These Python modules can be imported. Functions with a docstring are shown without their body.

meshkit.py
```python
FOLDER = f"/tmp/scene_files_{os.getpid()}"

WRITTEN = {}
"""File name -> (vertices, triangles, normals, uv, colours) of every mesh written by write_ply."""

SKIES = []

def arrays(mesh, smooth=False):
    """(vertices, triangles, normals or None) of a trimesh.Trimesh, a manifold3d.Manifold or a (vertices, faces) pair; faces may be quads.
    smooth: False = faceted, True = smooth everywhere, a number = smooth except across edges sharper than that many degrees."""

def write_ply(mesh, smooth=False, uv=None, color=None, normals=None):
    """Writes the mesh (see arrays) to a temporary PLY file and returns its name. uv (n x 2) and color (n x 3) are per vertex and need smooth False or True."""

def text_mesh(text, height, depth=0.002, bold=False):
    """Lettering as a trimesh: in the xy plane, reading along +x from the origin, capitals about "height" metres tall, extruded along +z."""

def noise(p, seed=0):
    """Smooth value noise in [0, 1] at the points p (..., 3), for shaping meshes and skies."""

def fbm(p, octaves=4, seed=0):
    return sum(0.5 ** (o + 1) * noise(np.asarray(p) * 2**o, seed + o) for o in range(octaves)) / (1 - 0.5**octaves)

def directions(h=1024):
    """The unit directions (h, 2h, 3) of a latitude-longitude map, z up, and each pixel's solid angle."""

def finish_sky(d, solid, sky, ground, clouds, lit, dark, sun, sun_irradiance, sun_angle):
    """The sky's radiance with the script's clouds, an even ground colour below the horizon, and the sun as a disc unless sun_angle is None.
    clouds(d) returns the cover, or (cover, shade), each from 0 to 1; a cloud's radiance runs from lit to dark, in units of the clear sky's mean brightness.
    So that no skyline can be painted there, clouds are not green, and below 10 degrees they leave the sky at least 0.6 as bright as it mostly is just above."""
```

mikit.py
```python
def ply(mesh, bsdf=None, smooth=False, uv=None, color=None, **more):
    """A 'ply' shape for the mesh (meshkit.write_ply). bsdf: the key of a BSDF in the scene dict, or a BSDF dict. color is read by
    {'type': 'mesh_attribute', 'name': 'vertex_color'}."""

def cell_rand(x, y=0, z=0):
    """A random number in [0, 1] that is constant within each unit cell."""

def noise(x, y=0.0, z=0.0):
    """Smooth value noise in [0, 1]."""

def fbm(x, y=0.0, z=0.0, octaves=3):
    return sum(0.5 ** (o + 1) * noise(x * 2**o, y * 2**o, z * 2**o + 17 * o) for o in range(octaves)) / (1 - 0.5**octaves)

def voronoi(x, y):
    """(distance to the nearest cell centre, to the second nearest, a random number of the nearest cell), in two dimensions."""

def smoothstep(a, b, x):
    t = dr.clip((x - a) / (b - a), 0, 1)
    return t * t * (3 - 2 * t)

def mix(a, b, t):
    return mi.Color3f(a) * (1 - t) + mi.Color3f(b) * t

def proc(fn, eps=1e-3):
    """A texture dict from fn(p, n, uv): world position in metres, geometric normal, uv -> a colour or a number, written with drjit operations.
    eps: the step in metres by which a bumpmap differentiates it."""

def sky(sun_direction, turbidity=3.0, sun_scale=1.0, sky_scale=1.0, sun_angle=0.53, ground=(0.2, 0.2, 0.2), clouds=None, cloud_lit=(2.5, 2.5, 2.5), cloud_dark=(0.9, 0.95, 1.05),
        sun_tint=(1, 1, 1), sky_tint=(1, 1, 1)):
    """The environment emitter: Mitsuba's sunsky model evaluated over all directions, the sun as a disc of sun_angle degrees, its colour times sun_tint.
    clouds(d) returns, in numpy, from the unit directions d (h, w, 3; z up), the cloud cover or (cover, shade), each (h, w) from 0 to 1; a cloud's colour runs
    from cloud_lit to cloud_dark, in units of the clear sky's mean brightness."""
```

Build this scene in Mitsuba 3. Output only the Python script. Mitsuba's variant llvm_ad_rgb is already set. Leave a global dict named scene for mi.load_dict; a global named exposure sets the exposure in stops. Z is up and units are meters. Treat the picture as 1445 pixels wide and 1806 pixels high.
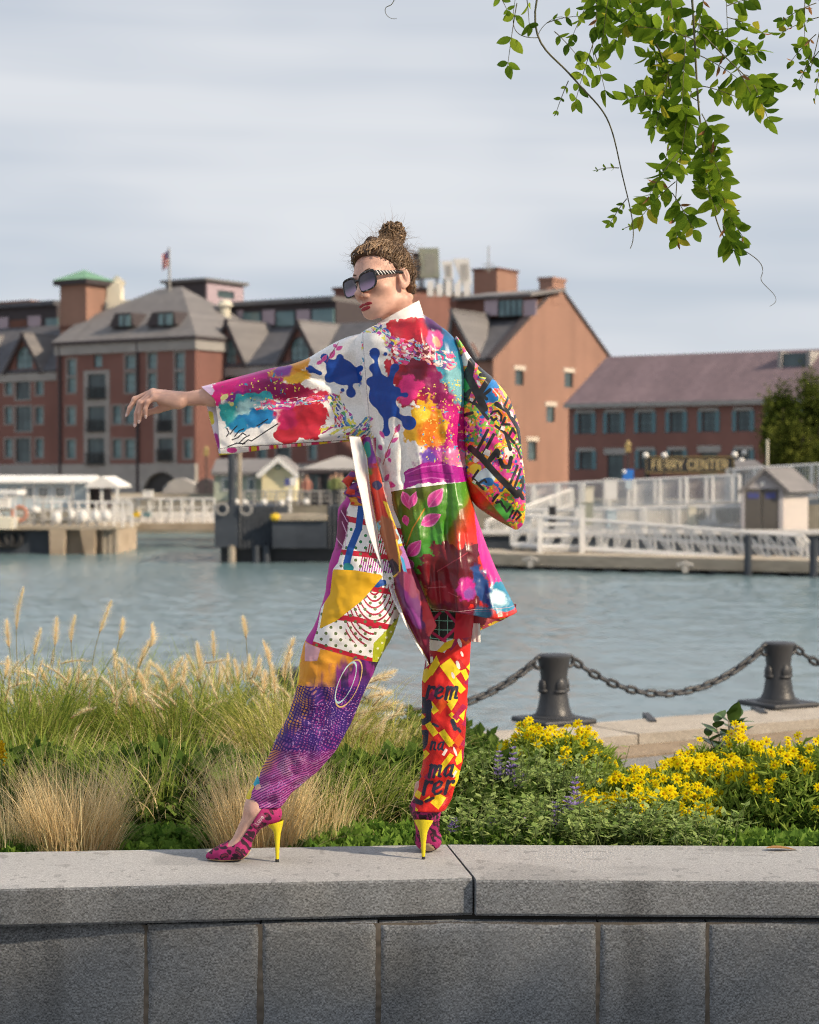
import math, random
import numpy as np, trimesh, drjit as dr, mitsuba as mi, mikit, meshkit
from mikit import noise, fbm, voronoi, cell_rand, smoothstep, mix
T = mi.ScalarTransform4f
scene, labels = {}, {}

# ---------------------------------------------------------------- camera, sky, exposure
F, CX, YH, CZ = 3480.0, 722.5, 838.0, 1.70         # focal length and horizon of the photograph (1445 x 1806), eye height
scene['camera'] = {'type': 'thinlens', 'fov': 2 * math.degrees(math.atan(CX / F)), 'fov_axis': 'x',
                   'aperture_radius': 0.0068, 'focus_distance': 5.75,
                   'near_clip': 0.1, 'far_clip': 3000.0, 'to_world': T().look_at([0, 0, CZ], [0, F, CZ - (903 - YH)], [0, 0, 1])}
exposure = 1.72
SUN = np.array([0.76, -0.42, 0.54])

def cloud_cover(d):
    el = np.degrees(np.arcsin(np.clip(d[..., 2], -1, 1)))
    q = np.stack([d[..., 0] * 1.1 / (d[..., 2] + 0.25), d[..., 1] * 1.1 / (d[..., 2] + 0.25), 0 * el], -1)
    s = np.stack([d[..., 0] * 1.3 + 4, d[..., 1] * 1.3, el * 0.27 + 0.5 * d[..., 0]], -1)
    streak = meshkit.fbm(s, 5, seed=11)
    s2 = np.stack([d[..., 0] * 2.5, d[..., 1] * 2.5 + 7, el * 0.75 + 0.9 * d[..., 0]], -1)
    fine = meshkit.fbm(s2, 4, seed=5)
    soft = meshkit.fbm(q * 1.7, 4, seed=3)
    c = 0.84 + 0.6 * (streak - 0.5) + 0.3 * (fine - 0.5) + 0.6 * (soft - 0.5)
    shade = np.clip(0.35 + 1.0 * (0.5 - streak) + 0.6 * (0.5 - fine) + 0.9 * (0.5 - soft), 0, 1)
    return np.clip(c, 0.25, 0.97), shade

scene['sky'] = mikit.sky(SUN, turbidity=3.5, sun_scale=1.15, sky_scale=1.0, sun_angle=1.6, clouds=cloud_cover,
                         cloud_lit=(2.68, 2.77, 2.90), cloud_dark=(1.72, 1.90, 2.22), sun_tint=(0.95, 0.98, 1.06))

# ---------------------------------------------------------------- helpers
def at(px, py, Y):                      # a point of the photograph at depth Y, in metres
    c, s = F / math.hypot(F, 903 - YH), (903 - YH) / math.hypot(F, 903 - YH)
    d = np.array([px - CX, F * c + (903 - py) * s, -F * s + (903 - py) * c])
    return np.array([0, 0, CZ]) + d * (Y / d[1])

def key_for(name, parent=None):
    k = f'{parent}__{name}' if parent else name
    if k not in scene and k not in labels: return k
    i = 1
    while f'{k}_{i:03d}' in scene or f'{k}_{i:03d}' in labels: i += 1
    return f'{k}_{i:03d}'

def thing(name, label, cat, group=None):
    k = key_for(name); labels[k] = {'label': label, 'category': cat}
    if group: labels[k]['group'] = group
    return k

def obj(name, mesh, bsdf, parent=None, label=None, cat=None, group=None, kind=None, smooth=False, uv=None, color=None, to_world=None):
    k = key_for(name, parent)
    d = mesh if isinstance(mesh, dict) else mikit.ply(mesh, bsdf, smooth=smooth, uv=uv, color=color)
    if isinstance(mesh, dict) and bsdf is not None: d = {**d, 'bsdf': {'type': 'ref', 'id': bsdf}}
    if to_world is not None: d = {**d, 'to_world': T(np.asarray(to_world, float).tolist())}
    scene[k] = d
    lab = {a: b for a, b in (('label', label), ('category', cat), ('group', group), ('kind', kind)) if b}
    if lab: labels[k] = lab
    return k

class MB:                               # collects shapes of one mesh; the frame maps local (a, b, z) to the world
    def __init__(self, frame=None):
        self.v, self.f, self.n = [], [], 0
        self.M = np.eye(4) if frame is None else frame
    def add(self, v, f, M=None):
        v = np.asarray(v, float); f = np.asarray(f, int)
        if f.shape[1] == 4: f = np.vstack([f[:, [0, 1, 2]], f[:, [0, 2, 3]]])
        M = self.M if M is None else M
        self.v.append(v @ M[:3, :3].T + M[:3, 3]); self.f.append(f + self.n); self.n += len(v)
        return self
    def box(self, x0, x1, y0, y1, z0, z1):
        v = np.array([[x, y, z] for x in (x0, x1) for y in (y0, y1) for z in (z0, z1)], float)
        f = [[0, 1, 3, 2], [4, 6, 7, 5], [0, 4, 5, 1], [2, 3, 7, 6], [0, 2, 6, 4], [1, 5, 7, 3]]
        return self.add(v, f)
    def prism(self, pts, axis, c0, c1):  # polygon of 2-D points extruded along an axis between c0 and c1
        pts = np.asarray(pts, float)
        from shapely.geometry import Polygon
        v2, f2 = trimesh.creation.triangulate_polygon(Polygon(pts), engine='earcut')
        def lift(p, c):
            o = np.zeros((len(p), 3)); r = [i for i in range(3) if i != axis]
            o[:, r[0]], o[:, r[1]], o[:, axis] = p[:, 0], p[:, 1], c
            return o
        self.add(lift(v2, c0), f2); self.add(lift(v2, c1), f2[:, ::-1])
        n = len(pts); i = np.arange(n); j = (i + 1) % n
        self.add(np.vstack([lift(pts, c0), lift(pts, c1)]), np.stack([i, j, j + n, i + n], 1))
        return self
    def tube(self, p, r, sides=6, cap=True):
        v, f = tube(p, r, sides, cap); return self.add(v, f)
    def mesh(self):
        m = trimesh.Trimesh(np.vstack(self.v), np.vstack(self.f), process=False)
        return m

def tube(points, radii, sides=6, cap=True):
    p = np.asarray(points, float); n = len(p)
    t = np.gradient(p, axis=0); t /= np.linalg.norm(t, axis=1, keepdims=True) + 1e-12
    ref = np.array([0, 0, 1.0]) if abs(t[:, 2]).mean() < 0.8 else np.array([1.0, 0, 0])
    a = np.cross(t, ref); a /= np.linalg.norm(a, axis=1, keepdims=True) + 1e-12
    b = np.cross(t, a); ang = np.arange(sides) * 2 * np.pi / sides
    r = np.broadcast_to(radii, (n,))
    v = (p[:, None] + r[:, None, None] * (np.cos(ang)[None, :, None] * a[:, None] + np.sin(ang)[None, :, None] * b[:, None])).reshape(-1, 3)
    i, j = np.meshgrid(np.arange(n - 1), np.arange(sides), indexing='ij')
    q = np.stack([i * sides + j, i * sides + (j + 1) % sides, (i + 1) * sides + (j + 1) % sides, (i + 1) * sides + j], -1).reshape(-1, 4)
    f = np.vstack([q[:, [0, 2, 1]], q[:, [0, 3, 2]]])
    if cap:
        c = len(v); v = np.vstack([v, p[:1], p[-1:]]); j = np.arange(sides)
        f = np.vstack([f, np.stack([j * 0 + c, j, (j + 1) % sides], 1), np.stack([j * 0 + c + 1, (n - 1) * sides + (j + 1) % sides, (n - 1) * sides + j], 1)])
    return v, f

def lathe(profile, n=32):               # (r, z) pairs
    return trimesh.creation.revolve(np.asarray(profile, float), sections=n)

def grid_faces(n, m, wrap=False):       # n rows of m vertices
    i, j = np.meshgrid(np.arange(n - 1), np.arange(m if wrap else m - 1), indexing='ij')
    k = (j + 1) % m
    return np.stack([i * m + j, (i + 1) * m + j, (i + 1) * m + k, i * m + k], -1).reshape(-1, 4)

def snet(sdf, lo, hi, h, block=14):
    """Surface nets of a signed distance function, evaluated only in blocks near the surface."""
    lo, hi = np.asarray(lo, float), np.asarray(hi, float)
    n = np.ceil((hi - lo) / h).astype(int) + 2
    n = ((n + block - 1) // block) * block
    D = np.full(n + 1, 1.0, np.float32)
    cs = [np.arange(0, n[k], block) for k in range(3)]
    B = np.stack(np.meshgrid(*cs, indexing='ij'), -1).reshape(-1, 3)
    mid = lo + (B + block / 2) * h
    d = sdf(mid); keep = np.abs(d) < block * h * 0.5 * 1.74 * 1.25 + 2 * h
    D[:] = 1.0
    for b, dd in zip(B[~keep], d[~keep]):
        D[b[0]:b[0] + block + 1, b[1]:b[1] + block + 1, b[2]:b[2] + block + 1] = np.sign(dd)
    loc = np.stack(np.meshgrid(*[np.arange(block + 1)] * 3, indexing='ij'), -1).reshape(-1, 3)
    for b in B[keep]:
        q = lo + (b + loc) * h
        D[b[0]:b[0] + block + 1, b[1]:b[1] + block + 1, b[2]:b[2] + block + 1] = sdf(q).reshape([block + 1] * 3)
    S = D < 0
    c = sum(S[a:S.shape[0] - 1 + a, b_:S.shape[1] - 1 + b_, c_:S.shape[2] - 1 + c_].astype(np.int8) for a in (0, 1) for b_ in (0, 1) for c_ in (0, 1))
    cell = np.argwhere((c > 0) & (c < 8))
    idx = np.full(c.shape, -1, np.int64); idx[tuple(cell.T)] = np.arange(len(cell))
    corner = np.array([[a, b_, c_] for a in (0, 1) for b_ in (0, 1) for c_ in (0, 1)])
    dv = D[tuple((cell[:, None] + corner[None]).transpose(2, 0, 1))]
    acc, cnt = np.zeros((len(cell), 3)), np.zeros(len(cell))
    for a in range(8):
        for b_ in range(a + 1, 8):
            if np.abs(corner[a] - corner[b_]).sum() != 1: continue
            cr = (dv[:, a] < 0) != (dv[:, b_] < 0)
            t = np.where(cr, dv[:, a] / np.where(cr, dv[:, a] - dv[:, b_], 1), 0)
            acc += np.where(cr[:, None], corner[a] + t[:, None] * (corner[b_] - corner[a]), 0); cnt += cr
    v = lo + (cell + acc / cnt[:, None]) * h
    faces = []
    for ax in range(3):
        o = [k for k in range(3) if k != ax]
        s0 = S[tuple(slice(0, -1) if k == ax else slice(1, -1) for k in range(3))]
        s1 = S[tuple(slice(1, None) if k == ax else slice(1, -1) for k in range(3))]
        e = np.argwhere(s0 != s1); inside = s0[tuple(e.T)]
        e[:, o] += 1
        def cellat(da, db):
            q = e.copy(); q[:, o[0]] -= da; q[:, o[1]] -= db
            return idx[tuple(q.T)]
        qd = np.stack([cellat(1, 1), cellat(0, 1), cellat(0, 0), cellat(1, 0)], 1)
        flip = inside if ax != 1 else ~inside
        faces.append(np.where(flip[:, None], qd, qd[:, ::-1]))
    f = np.vstack(faces); f = f[(f >= 0).all(1)]
    return trimesh.Trimesh(v, np.vstack([f[:, [0, 1, 2]], f[:, [0, 2, 3]]]), process=False)

def capsule(p, a, b, ra, rb=None):
    a, b = np.asarray(a, float), np.asarray(b, float); rb = ra if rb is None else rb
    ab = b - a; t = np.clip(((p - a) @ ab) / max(ab @ ab, 1e-12), 0, 1)
    return np.linalg.norm(p - a - t[:, None] * ab, axis=1) - (ra + (rb - ra) * t)

def ellipsoid(p, c, r):
    q = (p - np.asarray(c)) / np.asarray(r); k = np.linalg.norm(q, axis=1)
    k2 = np.linalg.norm(q / np.asarray(r), axis=1)
    return k * (k - 1.0) / np.maximum(k2, 1e-9)

def smin(a, b, k):
    h = np.clip(0.5 + 0.5 * (b - a) / k, 0, 1)
    return b + (a - b) * h - k * h * (1 - h)
def smax(a, b, k): return -smin(-a, -b, k)

def interp(x, xs, ys): return np.interp(x, xs, ys)

def spline(xs, ys, x):
    from scipy.interpolate import PchipInterpolator
    return PchipInterpolator(xs, ys)(x)

# ---------------------------------------------------------------- materials
def rgb(r, g=None, b=None):
    return {'type': 'rgb', 'value': [r, g, b] if g is not None else list(r)}
def srgb(r, g, b):                      # 0..255 -> linear reflectance
    return tuple(float(c / 12.92 if c <= 0.04045 else ((c + 0.055) / 1.055) ** 2.4) for c in (r / 255, g / 255, b / 255))
def mat(name, color, rough=0.7, two=True, bump=None, **kw):
    base = mikit.proc(color) if callable(color) else color if isinstance(color, dict) else rgb(color)
    b = {'type': 'principled', 'base_color': base, 'roughness': rough, **kw}
    if callable(rough): b['roughness'] = mikit.proc(rough)
    if bump: b = {'type': 'bumpmap', 'arbitrary': mikit.proc(bump[0], bump[2] if len(bump) > 2 else 1e-3), 'scale': bump[1], 'bsdf': b}
    scene[name] = {'type': 'twosided', 'bsdf': b} if two else b
    return name
VC = {'type': 'mesh_attribute', 'name': 'vertex_color'}
# ---------------------------------------------------------------- setting: water, land, quay, bed, granite wall
def water_normal(p, n, uv):
    a = fbm(p.x * 1.6 + 0.8 * p.y, p.y * 2.2, 0.0, octaves=3)
    b = fbm(p.x * 0.35, p.y * 0.5, 3.0, octaves=2)
    return a * 0.6 + b * 1.2
mat('water_material', lambda p, n, uv: mix((0.085, 0.140, 0.155), (0.13, 0.178, 0.195), fbm(p.x * 0.08, p.y * 0.05)), 0.2, two=False, specular=0.75)

def water_mesh():
    Y = 10.0 * (170 / 10.0) ** np.linspace(0, 1, 900)
    s = np.linspace(-0.5, 0.5, 420)
    y, t = np.meshgrid(Y, s, indexing='ij'); x = t * (y + 10)
    P = np.stack([x, y, 0 * x], -1)
    far = np.clip(y / 100, 0.1, 1.0)
    q1 = np.stack([x * 1.5 + 0.35 * y, y * 1.7, 0 * x], -1); q2 = np.stack([x * 3.6 - 0.5 * y, y * 3.9, 0 * x + 9], -1); q3 = np.stack([x * .22, y * .33, 0 * x + 4], -1)
    patch = 0.45 + 1.1 * meshkit.fbm(np.stack([x * .06, y * .05, 0 * x], -1), 3, 8)
    z = (0.085 * (meshkit.fbm(q1, 3, 2) - 0.5) + 0.06 * (meshkit.fbm(q2, 2, 4) - 0.5)) * patch + 0.07 * (meshkit.fbm(q3, 2, 6) - 0.5)
    P[..., 2] = -2.6 + z * (0.7 + 0.5 * far)
    return P.reshape(-1, 3), grid_faces(*x.shape)[:, ::-1]
obj('water', water_mesh(), 'water_material', kind='structure', label='grey green harbour water with small ripples', smooth=True)

mat('land_material', lambda p, n, uv: mix((0.16, 0.15, 0.14), (0.24, 0.22, 0.20), fbm(p.x * 0.3, p.y * 0.3)), 0.9)
mat('harbour_bed_material', (0.05, 0.06, 0.05), 0.9)
def sheet(x0, x1, y0, y1, z): return np.array([[x0, y0, z], [x1, y0, z], [x1, y1, z], [x0, y1, z]], float), np.array([[0, 1, 2, 3]])
obj('harbour_bottom', sheet(-900, 900, 0, 1500, -5.5), 'harbour_bed_material', kind='structure')
# the far shore: sea wall and the wharf behind it
mat('sea_wall_material', lambda p, n, uv: mix((0.10, 0.085, 0.06), (0.30, 0.27, 0.22), fbm(p.x * 0.8, p.z * 1.5, 2.0)), 0.9)
m = MB().box(-300, 13, 147.0, 1400, -5.0, -0.05).box(13, 300, 120.0, 1400, -5.0, -0.04)
obj('far_wharf', m.mesh(), 'sea_wall_material', kind='structure', label='stone sea wall and paved wharf on the far shore')

# near ground (front of the wall) and quay behind the bed
def pave(p, n, uv):
    g = fbm(p.x * 9, p.y * 9, p.z * 9)
    return mix((0.27, 0.24, 0.20), (0.40, 0.36, 0.31), g) * (0.82 + 0.3 * noise(p.x * 120, p.y * 120, p.z * 120))
mat('pavement_material', pave, 0.9)
obj('pavement', sheet(-8, 8, -6, 5.52, 0.0), 'pavement_material', kind='structure')
QA, QD = np.array([0.457, 12.48]), np.array([2.439, 1.47]) / np.hypot(2.439, 1.47)     # the quay's water edge and its direction
QN = np.array([QD[1], -QD[0]])                                                          # towards the land
def qp(s, t, z): q = QA + QD * s + QN * t; return [q[0], q[1], z]
def quay_frame():
    M = np.eye(4); M[:2, 0], M[:2, 1], M[:2, 3] = QD, -QN, QA; return M
m = MB(quay_frame()).box(-14, 30, -9.0, -0.62, -4.0, -0.008)
obj('quay', m.mesh(), 'pavement_material', kind='structure', label='paved quay behind the planting bed')
def asphalt(p, n, uv): return mix((0.15, 0.145, 0.14), (0.23, 0.22, 0.21), fbm(p.x * 5, p.y * 5)) * (0.7 + 0.6 * noise(p.x * 160, p.y * 160))
mat('path_material', asphalt, 0.95)
m = MB(quay_frame()).box(-14, 30, -3.2, -1.02, -0.02, 0.0)
obj('path', m.mesh(), 'path_material', kind='structure', label='grey path along the quay')

def granite(p, n, uv):
    g = noise(p.x * 260, p.y * 260, p.z * 260); h = noise(p.x * 520, p.y * 520, p.z * 520)
    big = fbm(p.x * 2.4, p.y * 2.4, p.z * 2.4, octaves=4)
    c = mix((0.285, 0.288, 0.294), (0.355, 0.357, 0.36), big)
    c = c * (0.68 + 0.55 * g) * (0.78 + 0.42 * h)
    stain = smoothstep(0.56, 0.72, fbm(p.x * 3.1 + 7, p.y * 5.0, p.z * 3.1))
    c = c * (1 - 0.22 * stain)
    spot = smoothstep(0.80, 0.86, noise(p.x * 34 + 3, p.y * 34, p.z * 34)) 
    return c * (1 - 0.25 * spot)
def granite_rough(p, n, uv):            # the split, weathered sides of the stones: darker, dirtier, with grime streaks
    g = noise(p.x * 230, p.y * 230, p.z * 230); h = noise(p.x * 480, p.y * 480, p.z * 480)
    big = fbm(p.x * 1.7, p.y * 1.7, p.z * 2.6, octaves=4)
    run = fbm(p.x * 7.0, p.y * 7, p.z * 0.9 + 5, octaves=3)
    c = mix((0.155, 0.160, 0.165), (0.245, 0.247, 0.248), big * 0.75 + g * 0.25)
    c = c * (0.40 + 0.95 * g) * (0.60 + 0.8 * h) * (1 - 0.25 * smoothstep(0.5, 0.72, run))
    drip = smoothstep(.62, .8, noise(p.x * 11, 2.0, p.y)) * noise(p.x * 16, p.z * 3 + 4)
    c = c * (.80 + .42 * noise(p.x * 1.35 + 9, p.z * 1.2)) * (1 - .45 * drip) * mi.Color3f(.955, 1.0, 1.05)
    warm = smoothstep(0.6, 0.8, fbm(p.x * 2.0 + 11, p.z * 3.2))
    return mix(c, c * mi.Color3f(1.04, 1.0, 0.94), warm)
gb = lambda p, n, uv: noise(p.x * 300, p.y * 300, p.z * 300) + 0.6 * noise(p.x * 140, p.y * 140, p.z * 140)
mat('granite_top_material', granite, 0.85, bump=(gb, 0.0016, 8e-4))
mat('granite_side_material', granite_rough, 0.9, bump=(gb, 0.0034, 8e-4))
mat('mortar_material', lambda p, n, uv: mix((0.06, 0.052, 0.042), (0.14, 0.12, 0.10), noise(p.x * 60, p.y * 60, p.z * 60)), 0.95)
mat('joint_dark_material', (0.03, 0.028, 0.025), 1.0)

WT = 0.563                               # top of the wall
wall = thing('granite_wall', 'low granite garden wall with thick capstones that the woman stands on', 'wall')
def chamfer_slab(front, back, z0, z1, c=0.008, seed=0, cols=150):
    """A capstone: its front edge from front[0] to front[1], back edge likewise; rounded, slightly chipped front arris. Returns (top, side) meshes."""
    (f0, f1), (b0, b1) = np.asarray(front, float), np.asarray(back, float)
    s = np.linspace(0, 1, cols); fr = f0 + (f1 - f0) * s[:, None]; bk = b0 + (b1 - b0) * s[:, None]
    chip = 0.004 * (meshkit.fbm(np.stack([s * np.linalg.norm(f1 - f0) * 22, s * 0 + seed, s * 0], 1), 3, seed) - 0.4)
    pts = []
    prof_top = [(1.0, z1, 0), (0.5, z1, 0), (0.02, z1, 0), (0, z1, c)]
    rows = []
    def row(t, z, inset, zj=0):
        q = fr + (bk - fr) * t; dirn = (bk - fr) / np.linalg.norm(bk - fr, axis=1, keepdims=True)
        q = q + dirn * (inset + (chip[:, None] if inset or zj else 0))
        return np.column_stack([q, np.full(cols, z) - zj * np.abs(chip)])
    top = [row(1, z1, 0), row(.6, z1, 0), row(.25, z1, 0), row(0, z1, c * 1.6), row(0, z1 - c * .25, c * .6, .5)]
    side = [row(0, z1 - c * .25, c * .6, .5), row(0, z1 - c, c * .12, .4)] + [row(0, z1 - c + (z0 + c - z1 + c) * k / 6, 0.0) for k in range(7)] + [row(0, z0, c), row(1, z0, 0), row(1, z1, 0)]
    tv, sv = np.array(top), np.array(side)
    tm = (tv.reshape(-1, 3), grid_faces(len(top), cols))
    g = MB(); g.add(sv.reshape(-1, 3), grid_faces(len(side), cols))
    for e in (0, -1):                    # the ends
        ring = np.vstack([tv[:, e], sv[1:, e]]); cc = ring.mean(0); k = len(ring)
        f = np.stack([np.full(k, k), np.arange(k), (np.arange(k) + 1) % k], 1)
        g.add(np.vstack([ring, cc]), f if e == 0 else f[:, ::-1])
    return tm, g.mesh()
def wall_pt(px, py): Y = 1.137 * F / (py - YH); return [(px - CX) / F * Y, Y]
slabs = [([wall_pt(-420, 1580), wall_pt(834, 1550.5)], [wall_pt(-360, 1512), wall_pt(787, 1492)], WT - 0.1075),
         ([wall_pt(841, 1553.5), wall_pt(2000, 1560)], [wall_pt(790, 1492), wall_pt(1900, 1497)], WT - 0.1045)]
for i, (fr, bk, z0) in enumerate(slabs):
    tm, sm = chamfer_slab(fr, bk, z0, WT, seed=4 + i)
    k = obj('capstone', sm, 'granite_side_material', wall, smooth=35)
    obj('smooth_top', tm, 'granite_top_material', k, smooth=35)
# the blocks below, recessed; joints measured at px
def rough_block(x0, x1, y, z0, z1, depth, seed):
    nx, nz = max(int((x1 - x0) / 0.011), 6), int((z1 - z0) / 0.011)
    xs, zs = np.linspace(x0, x1, nx), np.linspace(z0, z1, nz)
    X, Z = np.meshgrid(xs, zs)
    d = 0.010 * (meshkit.fbm(np.stack([X * 5, Z * 5, X * 0 + seed], -1), 4, seed) - 0.5) + 0.003 * meshkit.noise(np.stack([X * 60, Z * 60, X * 0], -1), seed)
    edge = np.minimum(np.minimum(X - x0, x1 - X), np.minimum(Z - z0, z1 - Z))
    d = d + 0.010 * np.exp(-edge / 0.006)
    yy = y(X) + d
    g = MB(); g.add(np.stack([X, yy, Z], -1).reshape(-1, 3), grid_faces(nz, nx)[:, ::-1])
    g.box(x0, x1, y((x0 + x1) / 2) + 0.03, y((x0 + x1) / 2) + depth, z0, z1)
    for e, xx in ((0, x0), (-1, x1)):
        a = np.stack([xs[e] + 0 * zs, yy[:, e], zs], 1); b = a.copy(); b[:, 1] += 0.05
        q = grid_faces(2, nz); g.add(np.vstack([a, b]), q if e == -1 else q[:, ::-1])
    return g.mesh()
yw = lambda X: 5.515 + 0.02 * X - 0.018 * np.abs(X - 0.15) + 0.0 * X
jx = [-230, -20 - 60, 258, 459, 667, 1057, 1250, 1520, 1800]
jx = [(p - CX) / F * 5.52 for p in jx]
topz = lambda x: WT - 0.118 - (0.004 if x > 0.2 else 0)
for i in range(len(jx) - 1):
    a, b = jx[i] + 0.0028, jx[i + 1] - 0.0028
    obj('block', rough_block(a, b, yw, 0.02, topz((a + b) / 2), 0.35, 20 + i), 'granite_side_material', wall, smooth=50)
xs = np.linspace(-1.9, 1.9, 60)
g = MB(); g.add(np.vstack([np.column_stack([xs, yw(xs) + 0.009, 0 * xs]), np.column_stack([xs, yw(xs) + 0.009, 0 * xs + WT - 0.121])]), grid_faces(2, 60)[:, ::-1])
obj('mortar', g.mesh(), 'mortar_material', wall)
g = MB(); g.add(np.vstack([np.column_stack([xs, yw(xs) + 0.05, 0 * xs + .40]), np.column_stack([xs, yw(xs) + 0.05, 0 * xs + WT - 0.06])]), grid_faces(2, 60)[:, ::-1])
obj('gap_backing', g.mesh(), 'joint_dark_material', wall)

# soil of the bed: from the back of the wall, sinking towards the path
def soil_z(x, y): return np.interp(y, [5.9, 7.5, 9.6, 10.6, 11.5], [0.47, 0.44, 0.20, 0.0, -0.05])
mat('soil_material', lambda p, n, uv: mix((0.035, 0.028, 0.02), (0.09, 0.07, 0.05), fbm(p.x * 30, p.y * 30, p.z * 30)), 1.0)
y, x = np.meshgrid(np.linspace(5.75, 11.5, 70), np.linspace(-4.5, 4.5, 90), indexing='ij')
z = soil_z(x, y) + 0.05 * (meshkit.fbm(np.stack([x * 4, y * 4, 0 * x], -1), 3, 5) - 0.5)
keep_land = 0
obj('planting_bed', (np.stack([x, y, z], -1).reshape(-1, 3), grid_faces(*x.shape)[:, ::-1]), 'soil_material', kind='structure', label='dark soil of the planting bed', smooth=True)

# the quay's granite kerb stones along the water
mat('kerb_material', lambda p, n, uv: mix((0.28, 0.245, 0.205), (0.42, 0.385, 0.335), fbm(p.x * 6, p.y * 6, p.z * 8)) * (0.75 + 0.4 * noise(p.x * 90, p.y * 90, p.z * 90)), 0.9)
kerb = thing('quay_kerb', 'row of pale granite kerb stones along the quay edge under the bollards', 'kerb')
s0 = -6.0; i = 0
rs = random.Random(3)
while s0 < 9.0:
    L = 1.35 + rs.uniform(-.1, .25)
    mm = trimesh.creation.box([L - 0.014, 0.60, 0.42]); mm = mm.subdivide().subdivide().subdivide()
    v = mm.vertices.copy(); v += 0.010 * (meshkit.fbm(v * 9 + i * 3, 3, i)[:, None] - 0.5) * np.array([0, 1, 1])
    M = quay_frame(); w = v + [s0 + L / 2, -0.31, -0.21 + 0.075 + rs.uniform(-.006, .006)]
    obj('stone', trimesh.Trimesh(w @ M[:3, :3].T + M[:3, 3], mm.faces, process=False), 'kerb_material', kerb, smooth=40)
    s0 += L; i += 1
m = MB(quay_frame()).box(-14, 30, -0.60, -0.03, -4.0, -0.24)
obj('quay_face', m.mesh(), 'kerb_material', kind='structure', label='granite face of the quay below the kerb')
m = MB(quay_frame()).box(-14, 30, -1.02, -0.63, -0.02, 0.012)
mat('gutter_material', lambda p, n, uv: mix((0.17, 0.13, 0.09), (0.30, 0.23, 0.16), fbm(p.x * 7, p.y * 7)) * (0.75 + 0.4 * noise(p.x * 70, p.y * 70)), 0.95)
obj('gutter_strip', m.mesh(), 'gutter_material', kind='structure', label='brown paved strip between kerb and path')
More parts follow.
